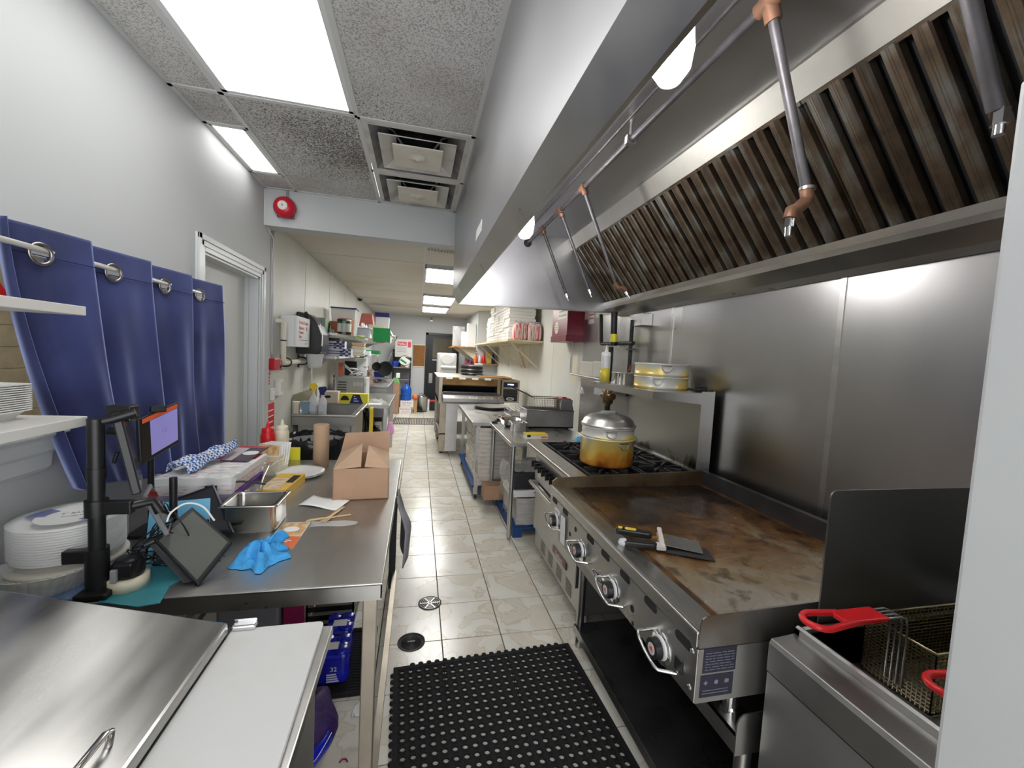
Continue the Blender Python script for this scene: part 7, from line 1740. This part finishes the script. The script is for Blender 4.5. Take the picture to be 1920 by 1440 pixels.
build('clear_bag', MB().sheet(lambda u, v: Vector((.845-.04*math.sin(v*3.1)*(.6+.4*math.sin(u*13)), 3.48+.42*u, .35+.24*v)), 22, 12, .001).sheet(lambda u, v: Vector((.84+.30*u, 3.48+.40*v, .565+.03*math.sin(u*3.1)*math.sin(v*3.1)+.006*math.sin(u*23+v*17))), 20, 20, .001), CLEAR2, t)
t = thing('open_carton', 'open brown carton on the floor between the two steel tables', 'box', (.87, 4.32, 0))
build('wall', MB().box(.70, .705, 4.28, 4.348, .1, .30), KRAFT_L, t) if False else None
build('body', MB().box(.705, 1.0, 4.09, 4.262, .091, .24), KRAFT, t, bev=.003); build('flap', slab([Vector((.705, 4.09, .24)), Vector((.705, 4.262, .24)), Vector((.63, 4.26, .34)), Vector((.64, 4.10, .35))], .004), KRAFT_L, t)
t['label'] = 'open brown carton on the blue pallet between the two steel tables'
tub2 = MB().lathe([(0, 0), (.11, 0), (.13, .20), (.12, .20), (.1, .01), (0, .01)], (1.2, 4.05, .321), 24)
solo('clear_tub', 'clear plastic tub behind the black carton under the side table', 'container', tub2, FROST)

# ================================================================== conveyor oven
OVS = mk('oven_steel', (.46, .43, .37), .4, .9, col2=(.34, .26, .15), vs=3)
ov = thing('conveyor_oven', 'stainless conveyor pizza oven with amber stained mouth in the rear kitchen', 'oven', (.9, 6.9, 0))
ox0, ox1, oy0, oy1, oz0, oz1 = .33, 1.295, 6.45, 7.75, .80, 1.215
build('top', MB().box(ox0-.03, ox1+.02, oy0-.04, oy1, oz1-.012, oz1), OVS, ov)
build('mouth_top', MB().box(ox0+.05, ox1-.05, oy0, oy0+.02, 1.095, oz1-.012), mk('amber_steel', (.36, .22, .075), .45, .7, col2=(.20, .11, .04), vs=5), ov)
build('side', MB().box(ox0, ox0+.05, oy0-.01, oy1, oz0, oz1-.012), OVS, ov); build('side', MB().box(ox1-.05, ox1, oy0-.01, oy1, oz0, oz1-.012), OVS, ov)
build('tunnel', MB().box(ox0+.05, ox1-.05, oy0+.5, oy0+.51, .95, 1.2).box(ox0+.05, ox1-.05, oy0, oy0+.5, 1.08, 1.095), BLACKM, ov)
build('bottom', MB().box(ox0, ox1, oy0, oy1, oz0, .86), OVS, ov)
build('roller', MB().cyl((ox0+.06, oy0-.08, .975), (ox1-.06, oy0-.08, .975), .022, n=12), DARKMETAL, ov)
b_ = build('conveyor_belt', MB().box(ox0+.06, ox1-.06, oy0-.30, oy0+.4, .965, .985), DARKMETAL, ov)
tr_ = build('crumb_tray', MB().prism([(oy0-.46, .93), (oy0-.36, .965), (oy0-.02, .965), (oy0-.02, .86), (oy0-.42, .86), (oy0-.46, .875)], ox0+.04, ox1-.02, 'x'), STEEL_D, ov, bev=.003)
for k in range(8): build('tray_stud', MB().lathe([(.012, 0), (.006, .008), (0, .008)], (ox0+.10+k*.11, oy0-.41, .945), 8), CHROME, tr_)
cb_ = build('control_box', MB().box(ox1+.01, ox1+.30, 6.38, 7.0, .845, 1.20), OVS, ov, bev=.006)
build('display', MB().box(ox1+.035, ox1+.265, 6.372, 6.38, 1.09, 1.17), mk('display_dark', (.01, .012, .05), .15), cb_)
build('display_digits', MB().box(ox1+.10, ox1+.20, 6.370, 6.372, 1.12, 1.145), mk('digits', (.25, .30, .9), .3, emis=1.5), cb_)
build('vent_panel', MB().box(ox1+.035, ox1+.265, 6.372, 6.38, .87, 1.06), mk('vent_dark', (.015, .016, .02), .3), cb_)
for k in range(4): build('louvre', MB().box(ox1+.045, ox1+.255, 6.366, 6.372, .96+k*.022, .966+k*.022), CHAR, cb_)
M = FR((ox1+.15, 6.370, .905), (1, 0, 0), (0, 0, 1))
build('oval_badge', MB().prism([(.062*math.cos(k*.314), .026*math.sin(k*.314)) for k in range(20)], 0, .003).T(M), PAPERW, cb_); build('badge_inner', MB().prism([(.05*math.cos(k*.314), .019*math.sin(k*.314)) for k in range(20)], .003, .004).T(M), BDG, cb_); txt('CELCO', .026, M @ TR(0, 0, .0045), PAPERW, cb_)
for x in (ox0+.08, ox1-.08):
    for y in (oy0+.10, oy1-.10): build('leg', MB().box(x-.05, x+.05, y-.05, y+.05, .03, oz0), OVS, ov); build('foot', MB().cyl((x, y, 0), (x, y, .03), .03, n=10), BLACK, ov)
build('stand_panel', MB().box(ox0+.12, ox0+.30, oy0-.02, oy0, .05, oz0), STEEL, ov)
build('lower_shelf', MB().box(ox0+.03, ox1-.03, oy0+.05, oy1-.05, .30, .32), STEEL_D, ov)
solo('wood_peel', 'wide wooden board lying on top of the oven', 'board', MB().box(.98, 1.50, 6.55, 7.1, oz1+.001, oz1+.016), WOODD, .004)
for k in range(4):
    solo('paper_note', ('white note taped under the oven top edge, first from the dough machine side', 'white note taped under the oven top edge, second from the dough machine side', 'white note taped under the oven top edge, third from the dough machine side', 'white note taped under the oven top edge, beside the control box')[k], 'note', MB().box(ox0+.10+k*.20, ox0+.20+k*.20, oy0-.043, oy0-.041, oz1-.03, oz1+.0), PAPERW)
# dough sheeter behind the oven, on its own stand
dm = thing('dough_machine', 'white dough rolling machine beyond the oven', 'machine', (.55, 8.4, 0))
a, b, c, d = fb(820, 663, 857, 705, 8.2)
build('stand', MB().box(a, b, 8.2, 8.8, .04, c), STEEL_D, dm); build('feet', MB().box(a, b, 8.22, 8.78, 0, .04), BLACKM, dm)
build('body', MB().box(a, b, 8.2, 8.75, c, d), WPLASTIC, dm, bev=.03)
build('hopper', MB().prism([((a+b)/2+.13*math.cos(k*.4488), d-.12+.10*math.sin(k*.4488)) for k in range(14)], 8.17, 8.2, 'y'), FOAM, dm, bev=.006)
build('roller', MB().cyl((a+.06, 8.17, d-.28), (b-.02, 8.17, d-.28), .035, n=12), WPLASTIC, dm)
build('knob', MB().cyl((b, 8.3, d-.10), (b+.04, 8.3, d-.10), .03, n=12), BLACK, dm)
# pan stack on the oven top
x = at(884, 690, 7.4).x
t = thing('pan_stack', 'stack of round dark pizza pans with a pink cloth on the oven', 'pans', (x, 7.35, oz1))
for k in range(8): build('pan', MB().lathe([(0, 0), (.19, 0), (.205, .018), (.2, .018), (.185, .004), (0, .004)], (x+random.uniform(-.015, .015), 7.35, oz1+.001+k*.022), 26), (DARKMETAL, STEEL_D, BLACKMETAL)[k % 3], t)
crumple('pink_cloth', 'pink and black cloth on the stack of pizza pans', 'cloth', (x-.05, 7.32), .12, .10, .06, mk('pink_black', (.38, .04, .10), .8, col2=(.02, .015, .02), vs=12), 81, z=oz1+.185)
solo('folded_paper', 'folded white paper on the stack of pizza pans', 'paper', MB().box(x+.03, x+.18, 7.25, 7.4, oz1+.185, oz1+.21), PAPERW, .003)

# ================================================================== shelf of pizza boxes on the right wall
sh = thing('box_shelf', 'long cream wall shelf loaded with white pizza boxes', 'shelf', (1.5, 7.5, 1.80))
SZ = 1.825
build('board', MB().box(1.24, XR, 5.80, 10.0 if False else 9.38, SZ-.028, SZ), mk('cream_board', (.66, .58, .38), .5, var=.06, vs=3), sh, bev=.002)
for y in (5.95, 7.0, 8.1, 9.1):
    build('bracket', MB().tube([(1.30, y, SZ-.03), (XR-.01, y, SZ-.42)], .012, 6).box(1.28, XR, y-.012, y+.012, SZ-.045, SZ-.028).box(XR-.012, XR, y-.012, y+.012, SZ-.45, SZ-.03), CREAM, sh)
build('cross_brace', MB().tube([(1.45, 6.15, SZ-.05), (1.76, 6.75, SZ-.42)], .010, 6), mk('brace_tan', (.48, .36, .16), .5), sh)
sbx = None
random.seed(9)
cols = [(6.15, 12, 0), (6.55, 12, 1), (6.95, 17, 2), (7.35, 13, 3), (7.75, 10, 4)]
names = ('shelf stack beside the striped bags', 'shelf stack second from the striped bags', 'the tallest shelf stack', 'shelf stack just past the tallest one', 'shelf stack furthest from the striped bags')
for y, n, ci in cols:
    for k in range(n):
        z = SZ+.001+k*.0455; dx = random.uniform(-.012, .012)
        if sbx is None:
            sbx = tag(build('pizza_box', MB().box(-.195, .195, -.187, .187, 0, .009).box(-.20, .20, -.192, .192, .009, .0452), BOXW, None, .002), 'first white pizza box from the bottom, '+names[ci], 'box', 'white pizza boxes on the wall shelf'); o = sbx
            build('tab_print', MB().box(-.2008, -.20, -.10, .10, .012, .030), mk('pale_print', (.70, .55, .45), .6, col2=(.80, .79, .74), vs=60), sbx)
        else:
            o = sbx.copy(); COL.objects.link(o); o['label'] = ORD[k]+' white pizza box from the bottom, '+names[ci]
            c = sbx.children[0].copy(); COL.objects.link(c); c.parent = o
        o.location = (1.475+dx, y, z)
# larger boxes lying across the top of the first stacks
tpz = SZ+.001+12*.0455
t = thing('large_flat_box', 'large flat carton lying across the two nearest shelf stacks of pizza boxes', 'box', (1.5, 6.3, tpz)); build('box', MB().box(1.30, 1.72, 5.97, 6.74, tpz+.001, tpz+.045), BOXG, t, bev=.003)
def stripe_bag(label, c):
    t = thing('striped_bag', label, 'bag', (*c, SZ), 'red striped bags on the box shelf')
    STR = mk('red_white_bag', (.72, .60, .56), .4, col2=(.60, .10, .10), vs=9, stretch=(6, 6, .4), lo=.5, hi=.54)
    m = MB(); rings = []
    for k, (s_, z0) in enumerate(((.80, 0), (.98, .03), (1.0, .12), (.94, .20), (.70, .25))):
        rings.append([Vector((c[0]+p[0]*s_*(1+.03*math.sin(i*2.1+k)), c[1]+p[1]*s_, SZ+.001+z0)) for i, p in enumerate(rrect(.105, .085, .03, 4))])
    loft(m, rings); build('bag', m, STR, t)
    build('clear_top', MB().sheet(lambda u, v: Vector((c[0]-.09+.18*u, c[1]-.05+.10*v, SZ+.245+.035*abs(math.sin(u*9+v*5)))), 14, 6, .001), CLEAR2, t)
stripe_bag('red and white striped bag of takeout bags at the shelf corner, beside the pizza boxes', (1.43, 5.92)); stripe_bag('red and white striped bag of takeout bags against the right wall', (1.64, 5.90))
# items further along the shelf
fz = at(866, 650, 10.0).z
fs_ = thing('far_shelf', 'wooden shelf past the pizza boxes near the black door', 'shelf', (1.1, 10.3, fz-.03)); build('board', MB().box(.78, 1.3, 9.5, 11.3, fz-.03, fz), WOODD, fs_)
for y in (9.7, 11.1): build('bracket', MB().prism([(1.3, fz-.03), (.9, fz-.03), (1.3, fz-.3)], y-.01, y+.01, 'y'), CREAM, fs_)
a, b, c, d = fb(876, 607, 890, 650, 9.6)
solo('tall_white_box', 'tall white carton past the pizza boxes on the far wooden shelf', 'box', MB().box(a, 1.29, 9.6, 9.85, fz+.001, d), PAPERW, .004)
a, b, c, d = fb(866, 622, 877, 650, 9.95)
solo('short_white_box', 'shorter white carton beside the tall white one on the far wooden shelf', 'box', MB().box(a, b, 9.95, 10.2, fz+.001, d), PAPERW, .004)
a, b, c, d = fb(846, 613, 870, 650, 10.4)
t = thing('bagged_fan', 'dark appliance wrapped in clear plastic on the far wooden shelf', 'appliance', ((a+b)/2, 10.5, fz)); build('body', MB().frus(((a+b)/2+.03, 10.55), ((b-a)/2*.9, .13), ((b-a)/2*.75, .1), fz+.001, d-.03), mk('appliance_grey', (.12, .12, .13), .4), t, bev=.03)
build('plastic', MB().sheet(lambda u, v: Vector((a+.02+(b-a)*u, 10.38+.02*math.sin(u*9+v*7), fz+.005+(d-fz)*v)), 12, 12, .001), CLEAR2, t)
# step-wall shelf with condiments, and papers
p9 = at(908, 695, 9.40)
cs_ = thing('condiment_shelf', 'small wooden shelf with bottles on the short rear wall', 'shelf', (1.55, 9.33, 1.42)); a, b, c, d = fb(888, 678, 930, 682, 9.25)
build('board', MB().box(a, XR-.003, 9.22, 9.42, c-.01, c+.02), WOODD, cs_)
zc_ = c+.021
for k, (x, mt, hh, lb) in enumerate(((892, ORANGE, .20, 'orange bottle on the small condiment shelf'), (900, LGREY, .17, 'white bottle on the small condiment shelf'), (907, RED, .22, 'red bottle on the small condiment shelf'), (917, mk('tin_gold', (.55, .40, .10), .4), .26, 'square gold tin on the small condiment shelf'), (925, NAVY, .22, 'dark blue bottle on the small condiment shelf'))):
    xx = at(x, 670, 9.3).x
    if k == 3: solo('oil_tin', lb, 'tin', MB().box(xx-.055, xx+.055, 9.27, 9.37, zc_, zc_+hh), mt, .006)
    else: solo('condiment_bottle', lb, 'bottle', MB().lathe([(0, 0), (.038, 0), (.04, .01), (.04, hh*.65), (.018, hh*.82), (.016, hh), (0, hh)], (xx, 9.32, zc_), 16), mt)
a, b, c, d = fb(863, 652, 888, 676, 9.41)
t = thing('wire_rack', 'white wall rack of thin dark rods on the short rear wall', 'rack', ((a+b)/2, 9.40, c))
for k in range(5): build('rod', MB().cyl((max(a, 1.305), 9.40, c+.02+k*.05), (b+.05, 9.40, c+.02+k*.05), .008, n=8), DARKMETAL, t)

# ================================================================== fire suppression cabinet and gas piping
t = thing('suppression_cabinet', 'dark red fire suppression cabinet with paper labels on the right wall', 'cabinet', (1.68, 4.57, 1.775))
build('case', MB().box(1.575, XR, 4.31, 4.83, 1.80, 2.25), mk('cabinet_red', (.24, .012, .035), .3), t, bev=.004); build('lower_band', MB().box(1.565, XR, 4.305, 4.835, 1.775, 1.845), MAROON, t, bev=.003)
build('paper_label', MB().box(1.573, 1.575, 4.33, 4.62, 2.03, 2.22), CREAM, t)
for k in range(3): build('text_line', MB().box(1.572, 1.573, 4.35, 4.60, 2.06+k*.05, 2.075+k*.05), GREYPL, t)
build('round_label', MB().prism([(4.66+.07*math.cos(k*.314), 1.94+.07*math.sin(k*.314)) for k in range(20)], 1.573, 1.575, 'x'), CREAM, t)
for k in range(3): build('text_line', MB().box(1.572, 1.573, 4.615, 4.705, 1.915+k*.025, 1.922+k*.025), GREYPL, t)
solo('cabinet_conduit', 'grey conduit from the red cabinet to the gas valve', 'pipe', MB().tube([(1.70, 4.45, 1.775), (1.70, 4.45, 1.44), (1.70, 4.44, 1.42), (1.70, 4.41, 1.415), (1.70, 3.62, 1.40)], .011, 10), mk('conduit_steel', (.42, .42, .42), .35, .8))
t = thing('gas_piping', 'black gas pipes with a brass valve beside the range', 'pipe', (1.66, 3.35, 1.0))
gx = 1.68
def gp_(pts, r_, m=BLACKMETAL, n='pipe'): return build(n, MB().tube([tuple(p) for p in pts], r_, 10), m, t)
p1, p2, p3 = atx(1127, 590, gx), atx(1127, 645, gx), atx(1187, 648, gx)
gp_([p1, (gx, p2.y, p2.z+.02), (gx, p2.y-.01, p2.z+.004), (gx, p2.y-.03, p2.z), (gx, p3.y, p2.z-.005)], .017)
q1, q2 = atx(1152, 585, gx-.03), atx(1150, 648, gx-.03)
gp_([q1, q2], .028); build('yellow_band', MB().cyl((q2.x, q2.y, q2.z+.03), (q2.x, q2.y, q2.z+.10), .030, n=12), YELLOWBR, t)
v1 = atx(1140, 742, gx-.04); gp_([(v1.x, v1.y, q2.z-.01), (v1.x, v1.y, v1.z+.05)], .02)
build('valve', MB().lathe([(.02, -.09), (.045, -.06), (.05, 0), (.04, .05), (.025, .07)], tuple(v1), 12).cyl((v1.x, v1.y-.09, v1.z), (v1.x, v1.y+.09, v1.z), .032, n=10), BRASS, t)
gp_([(v1.x, v1.y, v1.z-.08), (v1.x, v1.y, .95), (v1.x, v1.y, .40)], .024); build('union', MB().cyl((v1.x, v1.y, .93), (v1.x, v1.y, 1.0), .036, n=8).cyl((v1.x, v1.y-.07, .95), (v1.x, v1.y+.07, .95), .022, n=8), mk('rust_union', (.14, .07, .05), .5, .5), t)
r1, r2_ = atx(1186, 600, gx), atx(1183, 690, gx); gp_([(gx, r1.y, r1.z), (gx, r1.y, r2_.z), (gx, r1.y, 1.30)], .016)
build('valve_box', MB().box(1.63, 1.72, v1.y+.10, v1.y+.28, v1.z-.01, v1.z+.09), LGREY, t)
build('handle', MB().box(gx-.03, gx-.02, r1.y-.12, r1.y+.02, p2.z-.06, p2.z-.05), BLACK, t)
# steel bracket box under the hood end
e1 = atx(1185, 590, 1.70); build_b = solo('steel_box', 'small steel junction box under the hood corner beside the gas pipe', 'box', MB().box(1.68, 1.77, e1.y-.20, e1.y-.02, 1.87, 1.965), STEEL, .003)
# notices
a = atx(1110, 582, XR-.005); b = atx(1110, 607, XR-.005)
t = thing('warning_notice', 'small white and red printed notice on the steel wall panel', 'sign', (XR-.005, a.y, b.z)); build('card', MB().box(XR-.006, XR-.004, a.y-.075, a.y+.075, b.z, a.z+.06), PAPERW, t)
for k in range(3): build('text_line', MB().box(XR-.007, XR-.006, a.y-.06, a.y+.06, b.z+.05+k*.04, b.z+.062+k*.04), REDINK, t)
for k, (x0, x1, y0, y1, lb) in enumerate(((1090, 1113, 677, 712, 'curled paper order sheet taped on the steel wall panel, next to the white wall'), (1114, 1128, 677, 710, 'curled paper order sheet taped on the steel wall panel, next to the oil bottle'))):
    a = atx(x0, y0, XR-.006); b = atx(x1, y1, XR-.006)
    solo('order_sheet', lb, 'paper', MB().sheet(lambda u, v: Vector((XR-.008-.018*v*v*(.4+.6*math.sin(u*3)), a.y+(b.y-a.y)*u, a.z+(b.z-a.z)*v)), 8, 8, .0008), mk('sheet_cream%d' % k, (.66, .63, .55), .7))
a = atx(1098, 738, XR-.02)
crumple('crumpled_note', 'crumpled white receipt stuck beside the gas valve', 'paper', (1.70, a.y), .03, .06, .05, PAPERW, 91, z=a.z)
# yellowed sheet on the white wall
a = atx(1076, 690, XR); solo('faded_sheet', 'faded cream sheet on the white wall below the red cabinet', 'paper', MB().box(XR-.002, XR, a.y-.10, a.y+.10, a.z-.18, a.z+.16), CREAM)
# tidy: drop helper properties
for o in bpy.data.objects:
    if '_w' in o.keys(): del o['_w']
